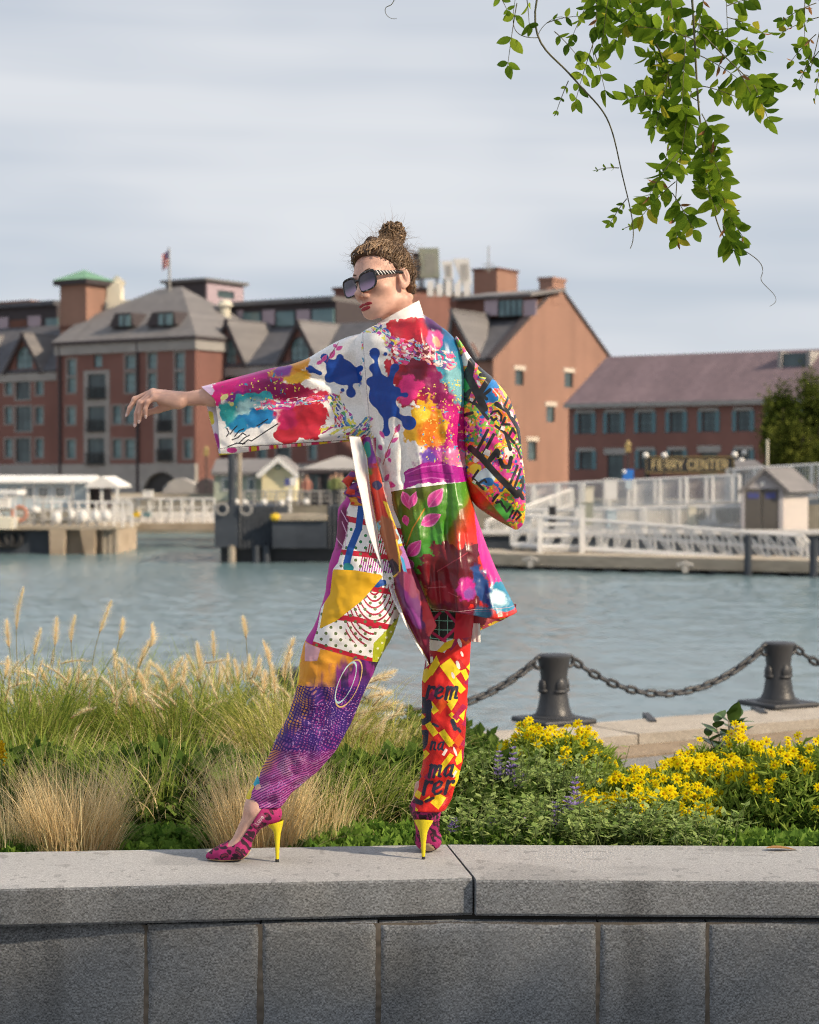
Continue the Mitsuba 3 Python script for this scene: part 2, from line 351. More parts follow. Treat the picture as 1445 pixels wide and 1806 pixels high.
# ---------------------------------------------------------------- far shore: brick buildings
TH = math.radians(33)
U, V = np.array([math.cos(TH), -math.sin(TH)]), np.array([math.sin(TH), math.cos(TH)])
def brick_fn(dark, light):
    def fn(p, n, uv):
        h = p.x * 0.84 - p.y * 0.54 + (p.x * 0.54 + p.y * 0.84) * 1.0
        row = dr.floor(p.z / 0.075)
        r = cell_rand(dr.floor(h / 0.23 + 0.5 * (row - 2 * dr.floor(row / 2))), row, 3)
        big = fbm(p.x * 0.25, p.y * 0.25, p.z * 0.3, octaves=3)
        streak = fbm(h * 0.9, p.z * 0.07, 4.0, octaves=2)
        c = mix(dark, light, 0.25 * r + 0.75 * big)
        return c * (0.9 + 0.2 * streak)
    return fn
mat('brick_material', brick_fn((0.15, 0.073, 0.062), (0.24, 0.115, 0.096)), 0.9)
mat('pale_brick_material', brick_fn((0.25, 0.145, 0.108), (0.33, 0.185, 0.138)), 0.9)
mat('dark_brick_material', brick_fn((0.11, 0.05, 0.038), (0.17, 0.075, 0.052)), 0.9)
def slate_fn(a, b):
    def fn(p, n, uv):
        h = p.x * 0.84 - p.y * 0.54
        row = dr.floor(p.z / 0.2)
        r = cell_rand(dr.floor(h / 0.35 + 0.5 * (row - 2 * dr.floor(row / 2))), row, 1)
        return mix(a, b, 0.45 * r + 0.55 * fbm(p.x * 0.3, p.y * 0.3, p.z * 0.9)) * (0.88 + 0.2 * noise(h * 1.5, p.z * 0.3))
    return fn
mat('slate_material', slate_fn((0.13, 0.125, 0.13), (0.21, 0.20, 0.20)), 0.75)
mat('dark_slate_material', slate_fn((0.06, 0.063, 0.075), (0.115, 0.115, 0.13)), 0.75)
mat('purple_slate_material', slate_fn((0.125, 0.09, 0.105), (0.21, 0.15, 0.165)), 0.75)
mat('stone_material', lambda p, n, uv: mix((0.26, 0.25, 0.24), (0.36, 0.345, 0.33), fbm(p.x, p.y, p.z)), 0.9)
mat('pale_stone_material', lambda p, n, uv: mix((0.50, 0.44, 0.37), (0.62, 0.55, 0.47), fbm(p.x, p.y, p.z)), 0.9)
mat('pane_material', lambda p, n, uv: mix((0.075, 0.15, 0.165), (0.19, 0.29, 0.30), noise(p.x * .9, p.y * .9, p.z * 1.1)), 0.12, specular=0.6)
mat('dark_pane_material', lambda p, n, uv: mix((0.02, 0.03, 0.035), (0.10, 0.15, 0.16), noise(p.x * 1.3, p.y * 1.3, p.z * .9)), 0.12, specular=0.6)
mat('window_frame_material', (0.05, 0.07, 0.08), 0.6)
mat('copper_material', lambda p, n, uv: mix((0.10, 0.24, 0.16), (0.20, 0.36, 0.25), fbm(p.x, p.y, p.z * 3)), 0.7)
mat('mauve_material', (0.40, 0.32, 0.36), 0.8)
mat('dark_trim_material', (0.055, 0.045, 0.05), 0.8)
mat('shutter_material', (0.10, 0.19, 0.22), 0.7)
mat('sage_metal_material', lambda p, n, uv: mix((0.20, 0.22, 0.17), (0.30, 0.31, 0.25), noise(p.x, p.y, p.z)), 0.6)
mat('cream_material', (0.62, 0.58, 0.47), 0.7)
mat('white_paint_material', lambda p, n, uv: mix((0.58, 0.57, 0.55), (0.74, 0.73, 0.71), fbm(p.x * 2, p.y * 2, p.z * 2)), 0.6)
mat('navy_material', lambda p, n, uv: mix((0.016, 0.021, 0.03), (0.045, 0.055, 0.07), fbm(p.x * 1.5, p.y, p.z * 1.2)), 0.55)
mat('black_material', (0.02, 0.02, 0.022), 0.5)
mat('timber_material', lambda p, n, uv: mix((0.20, 0.17, 0.13), (0.40, 0.35, 0.28), fbm(p.x * 2, p.y * 2, p.z * 6)), 0.85)
mat('grey_timber_material', lambda p, n, uv: mix((0.22, 0.21, 0.20), (0.40, 0.39, 0.37), fbm(p.x * 2, p.y * 2, p.z * 6)), 0.85)
mat('concrete_tan_material', lambda p, n, uv: mix((0.20, 0.15, 0.10), (0.42, 0.35, 0.27), fbm(p.x * .8, p.y, p.z * 1.1)), 0.9)
mat('yellow_paint_material', (0.70, 0.47, 0.02), 0.5)

class Bld:
    def __init__(self, px, Y, zbase=-0.05):
        p = at(px, YH, Y); self.O = p[:2]; self.zb = zbase
        self.M = np.eye(4); self.M[:2, 0], self.M[:2, 1], self.M[:2, 3] = U, V, self.O
    def front(self, px, py, b=0.0):      # (a, z) where the photograph's pixel meets the plane at depth b behind the front
        d = at(px, py, 1.0) - [0, 0, CZ]; k = d[0]; O = self.O + V * b
        a = (k * O[1] - O[0]) / (U[0] - k * U[1]); Y = (O + a * U)[1]
        return a, CZ + d[2] * Y
    def side(self, px, py, a=0.0):       # (b, z) on the plane across the building
        d = at(px, py, 1.0) - [0, 0, CZ]; k = d[0]; O = self.O + U * a
        b = (k * O[1] - O[0]) / (V[0] - k * V[1]); Y = (O + b * V)[1]
        return b, CZ + d[2] * Y
    def mb(self): return MB(self.M)

from shapely.geometry import Polygon, box as sbox
from shapely.ops import unary_union
def holed(g, poly, axis, c0, c1):        # shapely polygon with holes extruded along an axis of the frame of MB g
    for q in getattr(poly, 'geoms', [poly]):
        m = trimesh.creation.extrude_polygon(q, abs(c1 - c0), engine='earcut')
        v = m.vertices; o = np.zeros_like(v); r = [i for i in range(3) if i != axis]
        o[:, r[0]], o[:, r[1]], o[:, axis] = v[:, 0], v[:, 1], v[:, 2] + min(c0, c1)
        g.add(o, m.faces)
def arch(a0, a1, z0, z1, n=10):          # a window outline with a round head
    r = (a1 - a0) / 2; c = (a0 + a1) / 2
    t = np.linspace(0, math.pi, n)
    return Polygon([(a0, z0), (a1, z0)] + [(c + r * math.cos(x), z1 - r + r * math.sin(x)) for x in t])

def window(b, poly, c, axis=1, cols=2, rows=2, pane='pane_material', surround=None, parent=None, depth=1, lintel=None, shutters=None, name='window'):
    """A window filling an opening poly (in a, z) of the wall whose outer face is at c (depth = the inward direction)."""
    x0, z0, x1, z1 = poly.bounds; t = 0.09
    k = None
    g = b.mb(); ring = poly.difference(poly.buffer(-t, join_style=2))
    holed(g, ring, axis, c + depth * 0.16, c + depth * 0.26)
    inner = poly.buffer(-t, join_style=2)
    for i in range(1, cols): xx = x0 + (x1 - x0) * i / cols; holed(g, sbox(xx - .045, z0, xx + .045, z1).intersection(inner), axis, c + depth * .17, c + depth * .25)
    for i in range(1, rows): zz = z0 + (z1 - z0) * i / rows; holed(g, sbox(x0, zz - .04, x1, zz + .04).intersection(inner), axis, c + depth * .175, c + depth * .245)
    k = obj(name, g.mesh(), 'window_frame_material', parent)
    g = b.mb(); holed(g, inner, axis, c + depth * 0.205, c + depth * 0.225); obj('pane', g.mesh(), pane, k)
    if surround:
        g = b.mb(); holed(g, poly.buffer(surround[0], join_style=2).difference(poly), axis, c - depth * 0.06, c + depth * 0.1); obj('surround', g.mesh(), surround[1], k)
    if lintel:
        g = b.mb(); sg = (lambda a0, a1, y0, y1, q0, q1: g.box(a0, a1, min(y0, y1), max(y0, y1), q0, q1) if axis == 1 else g.box(min(y0, y1), max(y0, y1), a0, a1, q0, q1))
        sg(x0 - .25, x1 + .25, c - depth * .07, c + depth * .05, z1, z1 + lintel); obj('lintel', g.mesh(), 'pale_stone_material' if axis == 0 else 'stone_material', k)
    if shutters:
        for s in (0, 1):
            g = b.mb(); e0, e1 = (x0 - shutters - .02, x0 - .02) if s == 0 else (x1 + .02, x1 + shutters + .02)
            g.box(e0, e1, c - depth * .08, c - depth * .002, z0, z1)
            for zz in np.arange(z0 + .1, z1 - .1, .16): g.box(e0 + .07, e1 - .07, c - depth * .10, c - depth * .085, zz, zz + .09)
            obj('shutter', g.mesh(), 'shutter_material', k)
    return k

def roof_poly(g, pts, thick=0.25):       # a roof plane through 3-D points of the frame, with thickness
    p = np.asarray(pts, float); n = np.cross(p[1] - p[0], p[2] - p[0]); n /= np.linalg.norm(n); n *= np.sign(n[2])
    k = len(p); f = [[0, i, i + 1] for i in range(1, k - 1)]
    g.add(p, f); g.add(p - n * thick, [[a, c, b] for a, b, c in f])
    i = np.arange(k); j = (i + 1) % k
    g.add(np.vstack([p, p - n * thick]), np.stack([i, j, j + k, i + k], 1))

# ---- the hotel-like block at the left: corner pavilion, gabled wings, stair tower
B = Bld(345, 190)
bk = thing('brick_wharf_building', 'long red brick building at the left with a copper roofed tower and arched gable windows', 'building')
aL, zE = B.front(100, 603); _, zE = B.front(330, 594)
def rect(px0, py0, px1, py1, b=0.0):
    a0, z1 = B.front(px0, py0, b); a1, z0 = B.front(px1, py1, b); return sbox(a0, z0, a1, z1)
zS = B.front(300, 818)[1]                # top of the stone base
wins = [(119, 634, 134, 662, 1, 2), (119, 666, 134, 692, 1, 2), (118, 718, 133, 748, 1, 2), (118, 776, 133, 808, 1, 2),
        (165, 626, 180, 648, 1, 1), (155, 660, 187, 702, 3, 2), (155, 717, 186, 760, 3, 2), (154, 773, 185, 818, 3, 2),
        (221, 627, 239, 650, 1, 2), (221, 658, 239, 692, 1, 2), (199, 716, 214, 747, 1, 2), (221, 716, 238, 747, 1, 2), (199, 775, 214, 808, 1, 2), (221, 775, 238, 808, 1, 2),
        (261, 623, 276, 650, 1, 2), (261, 658, 276, 690, 1, 2), (309, 622, 325, 650, 1, 2), (309, 656, 325, 689, 1, 2),
        (279, 708, 305, 760, 2, 2), (279, 773, 306, 812, 2, 2), (325, 775, 338, 808, 1, 2), (325, 716, 338, 747, 1, 2)]
polys = [rect(*w[:4]) for w in wins]
bay = [rect(148, 654, 194, 824), rect(272, 700, 312, 818)]
g0 = B.front(252, 872); g1 = B.front(320, 832); garage = arch(g0[0], g1[0], -1, g1[1])
dep = 14.0
wall_poly = sbox(aL, zS, 0, zE).difference(unary_union(polys + bay))
g = B.mb(); holed(g, wall_poly, 1, 0, 0.4)
g.box(aL, 0, 0.42, dep, B.zb, zE - .01)
w = obj('wall', g.mesh(), 'brick_material', bk)
g = B.mb(); holed(g, sbox(aL, B.zb, 0.0, zS).difference(unary_union([garage] + bay)), 1, -0.12, 0.4); obj('stone_base', g.mesh(), 'stone_material', bk)

for q in bay:
    g = B.mb(); holed(g, q.difference(unary_union(polys)), 1, -.05, .38); obj('stone_bay', g.mesh(), 'stone_material', bk)
g = B.mb(); holed(g, garage, 1, .3, .38); obj('garage_door', g.mesh(), 'black_material', bk, label='dark arched garage opening')
g = B.mb(); g.box(aL - .1, .25, -.25, dep, zE - 1.25, zE - .25); obj('cornice', g.mesh(), 'stone_material', bk)
g = B.mb(); g.box(aL - .3, .45, -.5, dep, zE - .25, zE + .06); obj('eave', g.mesh(), 'dark_trim_material', bk)
for a in (B.front(107, 700)[0], B.front(244, 700)[0]):
    g = B.mb(); g.tube([[a, -.15, B.zb], [a, -.15, zE]], .16, 6); obj('downpipe', g.mesh(), 'dark_trim_material', bk)
for p, wd in zip(polys, wins):
    big = wd[4] > 1
    window(B, p, 0.0, cols=wd[4], rows=wd[5], parent=bk, surround=None if big or wd[0] in (165,) else (0.14, 'stone_material'), pane='dark_pane_material' if big else 'pane_material')
    if big:
        x0, z0, x1, z1 = p.bounds; g = B.mb()
        for xx in np.linspace(x0, x1, 12): g.box(xx - .03, xx + .03, -.28, -.22, z0, z0 + 1.0)
        g.box(x0 - .1, x1 + .1, -.3, -.2, z0 + 1.0, z0 + 1.08); g.box(x0 - .1, x1 + .1, -.3, -.0, z0 - .08, z0)
        obj('balcony_rail', g.mesh(), 'black_material', bk)
# hipped roof of the corner pavilion; ridge end at px (322, 505)
bR = 7.0; aR, zR = B.front(320, 505, bR)
aR0, zR0 = B.front(255, 548, bR)
o = .5
rf = B.mb()
roof_poly(rf, [(aL - .3, -o, zE + .06), (o - .05, -o, zE + .06), (aR, bR, zR), (aR - 3.0, bR, zR - .1), (aL - .3, bR - 3.2, zE + (zR - zE) * .45)])
roof_poly(rf, [(o, -o, zE + .06), (o, dep + o, zE + .06), (aR, bR, zR)])
roof_poly(rf, [(o, dep + o, zE + .06), (aL - .3, dep + o, zE + .06), (aR - 3, bR, zR - .1), (aR, bR, zR)])
roof = obj('roof', rf.mesh(), 'slate_material', bk)
for (x0, y0, x1, y1) in ((209, 555, 243, 575), (274, 553, 318, 573)):     # inset roof terraces with dark openings
    a0, z1 = B.front(x0, y0, 2.0); a1, z0 = B.front(x1, y1, 1.2)
    g = B.mb(); g.prism([(a0, z0), (a1, z0), (a1 - .3, z1), (a0 + .8, z1)], 1, .55, 4.2); dm = obj('roof_opening', g.mesh(), 'dark_trim_material', roof)
    g = B.mb(); g.box(a0 + (a1 - a0) * .45, a0 + (a1 - a0) * .6, .45, .54, z0, z0 + (z1 - z0) * .8); g.box(a0 + (a1 - a0) * .68, a0 + (a1 - a0) * .88, .45, .54, z0, z0 + (z1 - z0) * .8); obj('roof_pane', g.mesh(), 'pane_material', roof)
# penthouse behind the ridge
bP = 12.0
a0, zt = B.front(292, 500, bP); am, _ = B.front(362, 500, bP); a1 = am
bq, zq = B.side(430, 503, am)
g = B.mb(); g.box(a0, am, bP, bq, zE, zt); ph = obj('penthouse', g.mesh(), 'dark_trim_material', bk)
g = B.mb(); g.box(a0 - .4, am + .4, bP - .4, bq + .4, zt, zt + .3); obj('penthouse_roof', g.mesh(), 'slate_material', ph)
b0, z0 = B.side(364, 540, am); b1, _ = B.side(428, 540, am); bw0, wz1 = B.side(382, 511, am); bw1, wz0 = B.side(412, 528, am)
g = B.mb(); holed(g, sbox(b0, zE, b1, zt - .25).difference(sbox(bw0, wz0, bw1, wz1)), 0, am + .01, am + .12); obj('penthouse_panel', g.mesh(), 'mauve_material', ph)
g = B.mb(); holed(g, sbox(bw0, wz0, bw1, wz1), 0, am + .005, am + .03); obj('penthouse_window', g.mesh(), 'dark_pane_material', ph)
for (px, r) in ((400, .9),):            # roof vent
    a, z = B.front(397, 545, 9.0); g = B.mb(); g.tube([[a, 9, z - 2.5], [a, 9, z + .3]], .55, 10); g.tube([[a, 9, z + .3], [a, 9, z + .9]], [.9, .5], 10); obj('roof_vent', g.mesh(), 'cream_material', bk)
# stair tower with copper pyramid
bT = 3.0
a0, zt = B.front(106, 503, bT); a1, _ = B.front(152, 503, bT); bt1, _ = B.side(190, 503, a1)
g = B.mb(); g.box(a0, a1, bT, bt1, zE - 4, zt); tw = obj('stair_tower', g.mesh(), 'pale_brick_material', bk)
g = B.mb(); g.box(a0 - .06, a1 + .06, bT - .06, bt1 + .06, zt - 4.6, zt - 4.2); obj('string_course', g.mesh(), 'dark_brick_material', tw)
g = B.mb(); g.box(a0 - .5, a1 + .5, bT - .5, bt1 + .5, zt - .05, zt + .45); obj('tower_eave', g.mesh(), 'dark_trim_material', tw)
ca, cb = (a0 + a1) / 2, (bT + bt1) / 2; e = .62
zap = B.front(147, 476, cb)[1]
g = B.mb(); q = [(a0 - e, bT - e), (a1 + e, bT - e), (a1 + e, bt1 + e), (a0 - e, bt1 + e)]
g.add([[*p, zt + .45] for p in q] + [[ca, cb, zap]], [[0, 1, 4], [1, 2, 4], [2, 3, 4], [3, 0, 4], [0, 2, 1], [0, 3, 2]])
for i in range(4):
    for s in np.linspace(.12, .88, 7):
        A = np.array([*q[i], zt + .45]) * (1 - s) + np.array([*q[(i + 1) % 4], zt + .45]) * s
        k = 1 - abs(2 * s - 1); mid = (np.array([*q[i], zt + .45]) + np.array([*q[(i + 1) % 4], zt + .45])) / 2
        E = A + (np.array([ca, cb, zap]) - mid) * k; g.tube([A, E], .035, 4)
obj('copper_roof', g.mesh(), 'copper_material', tw, label='green copper pyramid roof')
# wings: gabled dormers with arched windows
def wing(px0, px1, bW, py_eave, gables, pyb, roof_top, mt='brick_material', sm='dark_slate_material', wl=()):
    a0, _ = B.front(px0, 700, bW); a1, _ = B.front(px1, 700, bW); ze = B.front((px0 + px1) / 2, py_eave, bW)[1]
    wp = [rect(*q, b=bW) for q in wl]; wall = sbox(a0, B.zb, a1, ze); arcs = []
    for (ax, ay, l, r, wx0, wy0, wx1, wy1) in gables:
        aa, za = B.front(ax, ay, bW); al, zl = B.front(l, py_eave, bW); ar, _ = B.front(r, py_eave, bW)
        wall = wall.union(Polygon([(al, ze - .01), (ar, ze - .01), (aa, za)]))
        x0, z1 = B.front(wx0, wy0, bW); x1, z0 = B.front(wx1, wy1, bW); arcs.append(arch(x0, x1, z0, z1))
        g = B.mb(); run = 9.0; ov = .35
        for (ae) in (al, ar):
            roof_poly(g, [(aa, bW - ov, za + .25), (ae + (ae - aa) * .06, bW - ov, ze - .1), (ae + (ae - aa) * .06, bW + 1.0, ze - .1), (aa, bW + run, za + .25)], .2)
        obj('gable_roof', g.mesh(), 'slate_material', bk)
        g = B.mb(); 
        for ae in (al, ar): roof_poly(g, [(aa, bW - ov - .05, za + .22), (ae, bW - ov - .05, ze - .1), (ae, bW - ov + .1, ze - .1), (aa, bW - ov + .1, za + .22)], .35)
        obj('gable_trim', g.mesh(), 'dark_trim_material', bk)
    g = B.mb(); holed(g, wall.difference(unary_union(wp + arcs)), 1, bW, bW + .4); g.box(a0, a1, bW + .42, bW + 10, B.zb, ze - .02)
    obj('wing_wall', g.mesh(), mt, bk)
    g = B.mb(); g.box(a0, a1, bW - .14, bW - .002, ze - 1.0, ze - .15)
    obj('wing_cornice', g.mesh(), 'stone_material', bk)
    for p in arcs: window(B, p, bW, cols=3, rows=3, parent=bk, name='arched_window')
    for p, q in zip(wp, wl): window(B, p, bW, cols=3 if q[2] - q[0] > 18 else 1, rows=2, parent=bk, surround=(.14, 'stone_material'), pane='dark_pane_material' if q[2] - q[0] > 18 else 'pane_material')
    zt = B.front((px0 + px1) / 2, roof_top, bW + 7)[1]
    g = B.mb(); roof_poly(g, [(a0, bW - .3, ze + .02), (a1, bW - .3, ze + .02), (a1, bW + 7, zt), (a0, bW + 7, zt)], .25); obj('wing_roof', g.mesh(), sm, bk)
    g = B.mb(); g.box(a0, a1, bW - .16, bW - .003, B.zb, zS); obj('wing_base', g.mesh(), 'stone_material', bk)
    return a0, a1, zt
bWl = 1.2
wl = [(28, 717, 56, 760), (28, 667, 53, 704), (28, 773, 54, 815)] + [(x, y0, x + 13, y1) for x in (9, 63) for y0, y1 in ((667, 696), (718, 747), (774, 806))]
a0, a1, zt = wing(-130, 101, bWl, 658, [(43, 590, 8, 78, 28, 611, 57, 650), (-60, 590, -95, -25, -74, 611, -46, 650)], 0, 580, wl=wl)
pw = thing('roof_storey', 'low dark roof storey with mauve panels and a teal window left of the copper tower', 'roof storey') if False else None
g = B.mb(); A0, Z1 = B.front(-60, 549, 9); A1, Z0 = B.front(106, 600, 9); g.box(A0, A1, 8.5, 20, Z0, Z1); up = obj('roof_storey', g.mesh(), 'dark_trim_material', bk)
g = B.mb(); g.box(A0 - .5, A1, 8.0, 20.5, Z1, Z1 + .5); obj('roof_slab', g.mesh(), 'dark_slate_material', up)
for (x0, y0, x1, y1, mm) in ((-2, 560, 15, 580, 'mauve_material'), (50, 558, 72, 575, 'mauve_material'), (82, 562, 102, 580, 'pane_material'), (18, 565, 48, 588, 'dark_brick_material')):
    q0 = B.front(x0, y0, 8.4); q1 = B.front(x1, y1, 8.4); g = B.mb(); g.box(q0[0], q1[0], 8.3, 8.49, q1[1], q0[1]); obj('storey_panel' if mm != 'pane_material' else 'storey_window', g.mesh(), mm, up)
g = B.mb(); A0, Z1 = B.front(-60, 536, 30); A1, Z0 = B.front(54, 600, 30); g.box(A0, A1, 30, 40, 5, Z1); obj('rear_block', g.mesh(), 'pale_brick_material', bk)
bWr, _ = B.side(398, 640)
wl = [(387, 658, 417, 700), (395, 712, 405, 745), (510, 655, 545, 700), (355, 716, 366, 748), (355, 775, 367, 812), (455, 760, 470, 812), (545, 770, 558, 810), (488, 790, 512, 815), (470, 660, 484, 692), (358, 660, 368, 692), (436, 660, 450, 692), (576, 660, 588, 692)]
a0, a1, zt = wing(345, 592, bWr, 643, [(402, 566, 366, 437, 388, 598, 417, 641), (528, 568, 490, 566, 512, 594, 545, 638)], 0, 577, wl=wl)
g = B.mb(); A0, Z1 = B.front(400, 542, bWr + 7); A1, Z0 = B.front(595, 585, bWr + 7); g.box(A0, A1, bWr + 6.8, bWr + 16, Z0, Z1); up = obj('roof_storey', g.mesh(), 'dark_trim_material', bk)
g = B.mb(); g.box(A0 - .4, A1, bWr + 6.2, bWr + 16.5, Z1, Z1 + .45); obj('roof_slab', g.mesh(), 'slate_material', up)
for (x0, y0, x1, y1, mm) in ((418, 547, 428, 568, 'mauve_material'), (463, 547, 484, 572, 'mauve_material'), (523, 547, 546, 568, 'mauve_material'), (428, 552, 459, 569, 'pane_material'), (488, 550, 518, 574, 'pane_material'), (551, 546, 588, 570, 'pane_material')):
    q0 = B.front(x0, y0, bWr + 6.6); q1 = B.front(x1, y1, bWr + 6.6); g = B.mb(); g.box(q0[0], q1[0], bWr + 6.6, bWr + 6.79, q1[1], q0[1]); obj('storey_panel' if mm != 'pane_material' else 'storey_window', g.mesh(), mm, up)
# roof units near the tower
for i, (x, y0, y1, w_) in enumerate(((178, 487, 530, 7), (203, 488, 532, 12))):
    c = at(x, (y0 + y1) / 2, 205); h = (y1 - y0) / F * 205; wd = w_ / F * 205
    g = MB(); g.box(c[0] - wd, c[0] + wd, 204, 206.5, c[2] - h / 2, c[2] + h * .2); g.tube([[c[0] - wd * .6, 205, c[2] - h * .1], [c[0] + wd * .9, 205, c[2] + h * .42]], [wd * 1.1, wd * .9], 10)
    g.box(c[0] - 2.2, c[0] + 2.2, 204, 207, c[2] - h / 2 - 4.0, c[2] - h / 2 + .1)
    obj('roof_air_unit', g.mesh(), 'cream_material', None, label='pale roof air unit close behind the copper roofed tower' if i == 0 else 'larger pale roof air unit further right behind the tower', cat='air unit')
# flag
fk = thing('flag_pole', 'tall thin flagpole with a red, white and blue flag on the left roof', 'flagpole')
c0, c1 = at(300, 505, 200), at(298, 436, 200)
g = MB(); g.tube([c0 - [0, 0, 3], c1], [.16, .09], 6); obj('pole', g.mesh(), 'grey_timber_material', fk)
def flag_fn(p, n, uv):
    stripes = dr.select(dr.floor(uv.y * 9) - 2 * dr.floor(dr.floor(uv.y * 9) / 2) < 0.5, 1.0, 0.0)
    c = mix((0.60, 0.55, 0.55), (0.45, 0.05, 0.06), stripes)
    return dr.select((uv.x < 0.45) & (uv.y > 0.5), mi.Color3f(0.03, 0.04, 0.16), c)
mat('flag_material', flag_fn, 0.9)
s, t = np.meshgrid(np.linspace(0, 1, 14), np.linspace(0, 1, 10), indexing='ij')
x = c1[0] + .08 - s * .75 + .0 * t; zz = c1[2] - .2 - (1 - t) * 1.6 - s * .55; yy = 200 + .22 * np.sin(s * 9 + t * 2)
obj('flag', (np.stack([x, yy, zz], -1).reshape(-1, 3), grid_faces(14, 10)), 'flag_material', fk, smooth=True, uv=np.stack([s, t], -1).reshape(-1, 2))

# ---- the tall brick block behind the woman's head
B2 = Bld(690, 205)
k2 = thing('brick_block', 'plain tall brick block with roof machinery right behind the woman head and shoulder', 'building')
a0, zt = B2.front(590, 513); b1, _ = B2.side(900, 513)
g = B2.mb(); g.box(a0, 0, 0, b1, -.05, zt); obj('wall', g.mesh(), 'brick_material', k2)
g = B2.mb(); g.box(a0 - .2, .2, -.2, b1, zt + .002, zt + .35); obj('parapet', g.mesh(), 'dark_brick_material', k2)
c, z1 = B2.side(878, 482, -6); c0, _ = B2.side(912, 482, -6)
a0, z1 = B2.front(835, 478, 12); a1, _ = B2.front(877, 478, 12); bb, _ = B2.side(913, 480, a1)
g = B2.mb(); g.box(a0, a1, 12, bb, zt - 1, z1); obj('lift_housing', g.mesh(), 'pale_brick_material', k2)
g = B2.mb(); g.box(a0 - .15, a1 + .15, 11.85, bb + .15, z1, z1 + .25); obj('lift_housing_coping', g.mesh(), 'dark_brick_material', k2)
def unit(px0, px1, py0, py1, Y, label, m_, slant=0.25, legs=1.2):
    c0, c1 = at(px0, py1, Y), at(px1, py0, Y); t = thing('cooling_unit', label, 'cooling unit')
    w_, h = c1[0] - c0[0], c1[2] - c0[2]
    g = MB(); g.prism([(c0[0], c0[2]), (c1[0], c0[2]), (c1[0] - slant * .2 * w_, c1[2]), (c0[0] - slant * w_ * .3, c1[2]), (c0[0] + slant * w_ * .25, c0[2] + h * .3)], 1, Y, Y + w_ * .8)
    obj('casing', g.mesh(), m_, t)
    g = MB()
    for i in range(6): zz = c0[2] + h * (.12 + .12 * i); g.box(c0[0] + w_ * .25, c1[0] - w_ * .2, Y - .08, Y - .005, zz, zz + h * .06)
    obj('louvre', g.mesh(), 'grey_timber_material', t)
    g = MB()
    for x in (c0[0] + .15 * w_, c1[0] - .15 * w_): 
        for y in (Y + .1, Y + w_ * .7): g.box(x - .12, x + .12, y, y + .2, c0[2] - legs, c0[2])
    g.box(c0[0], c1[0], Y + .02, Y + w_ * .8, c0[2] - legs - .3, c0[2] - legs)
    obj('stand', g.mesh(), 'dark_trim_material', t)
unit(741, 776, 437, 489, 200, 'large sage green cooling unit on the roof right of the hair bun', 'sage_metal_material', .3, 1.0)
unit(728, 743, 445, 492, 201, 'dark cooling unit partly hidden behind the woman hair', 'dark_trim_material', .2, 1.0)
unit(782, 800, 460, 492, 200, 'small white cooling unit between the green unit and the white dish', 'white_paint_material', .5, 1.2)
unit(806, 832, 456, 500, 200, 'white slanted cooling unit next to the brick lift housing', 'white_paint_material', .9, .8)
g = MB(); c0, c1 = at(752, 514, 200), at(832, 496, 200)
for i, x in enumerate(np.linspace(c0[0], c1[0], 6)[:-1]): g.box(x + .1, x + .75, 199.5, 200.6, c0[2] - .5, c1[2] - .3 * (i % 2))
obj('roof_ducts', g.mesh(), 'white_paint_material', None, label='row of low white roof ducts under the cooling units', cat='roof duct')
g = MB(); c0, c1 = at(862, 480, 205), at(862, 434, 205); g.tube([c0, c1], .07, 5)
for z in (.1, .3): zz = c0[2] + (c1[2] - c0[2]) * z; g.tube([[c0[0] - .6, 205, zz], [c0[0] + .6, 205, zz]], .05, 4)
obj('antenna', g.mesh(), 'grey_timber_material', None, label='thin roof antenna above the brick lift housing', cat='antenna')

# ---- the gabled brick house
B3 = Bld(870, 165)
k3 = thing('gabled_brick_house', 'orange brick house with a tall gable, chimney and four small dark windows', 'building')
bE, zE3 = B3.side(1076, 632); _, zE3 = B3.side(871, 630); bA, zA = B3.side(984, 508)
bl = B3.side(1110, 650)[0]; zl = zA - (zA - B3.side(1074, 628)[1]) * (bl - bA) / (B3.side(1074, 628)[0] - bA)
def srect(x0, y0, x1, y1): q0 = B3.side(x0, y0); q1 = B3.side(x1, y1); return sbox(q0[0], q1[1], q1[0], q0[1])
ws = [srect(909, 652, 924, 680), srect(996, 656, 1011, 684), srect(964, 716, 979, 745), srect(931, 778, 947, 812), srect(1040, 720, 1055, 748)]
poly = Polygon([(0, -.05), (bl, -.05), (bl, zl), (bA + 1.0, zA), (bA + .9, zA + .8), (bA - .9, zA + .8), (bA - 1.0, zA), (0, zE3)])
g = B3.mb(); holed(g, poly.difference(unary_union(ws)), 0, -.4, 0)
aW = B3.front(786, 640)[0]
g.box(aW, -.42, 0, .4, -.05, zE3); obj('wall', g.mesh(), 'pale_brick_material', k3)
g = B3.mb(); g.box(aW, -.45, .42, bl, -.05, zE3 - .1); obj('inner_wall', g.mesh(), 'dark_brick_material', k3)
for p in ws: window(B3, p, 0.0, axis=0, depth=-1, cols=1, rows=2, parent=k3, pane='dark_pane_material', lintel=.38)
g = B3.mb(); cb0, cz = B3.side(974, 494); cb1, _ = B3.side(996, 494); g.box(-1.3, .05, cb0, cb1, zA - 1.5, cz); g.box(-1.4, .15, cb0 - .12, cb1 + .12, cz, cz + .3); obj('chimney', g.mesh(), 'pale_brick_material', k3)
g = B3.mb(); roof_poly(g, [(aW, -.4, zE3 - .1), (-.42, -.4, zE3 - .1), (-.42, bA, zA - .3), (aW, bA, zA - .3)]); roof_poly(g, [(aW, bl + .3, zl - .2), (-.42, bl + .3, zl - .2), (-.42, bA, zA - .3), (aW, bA, zA - .3)])
rf3 = obj('roof', g.mesh(), 'dark_slate_material', k3)
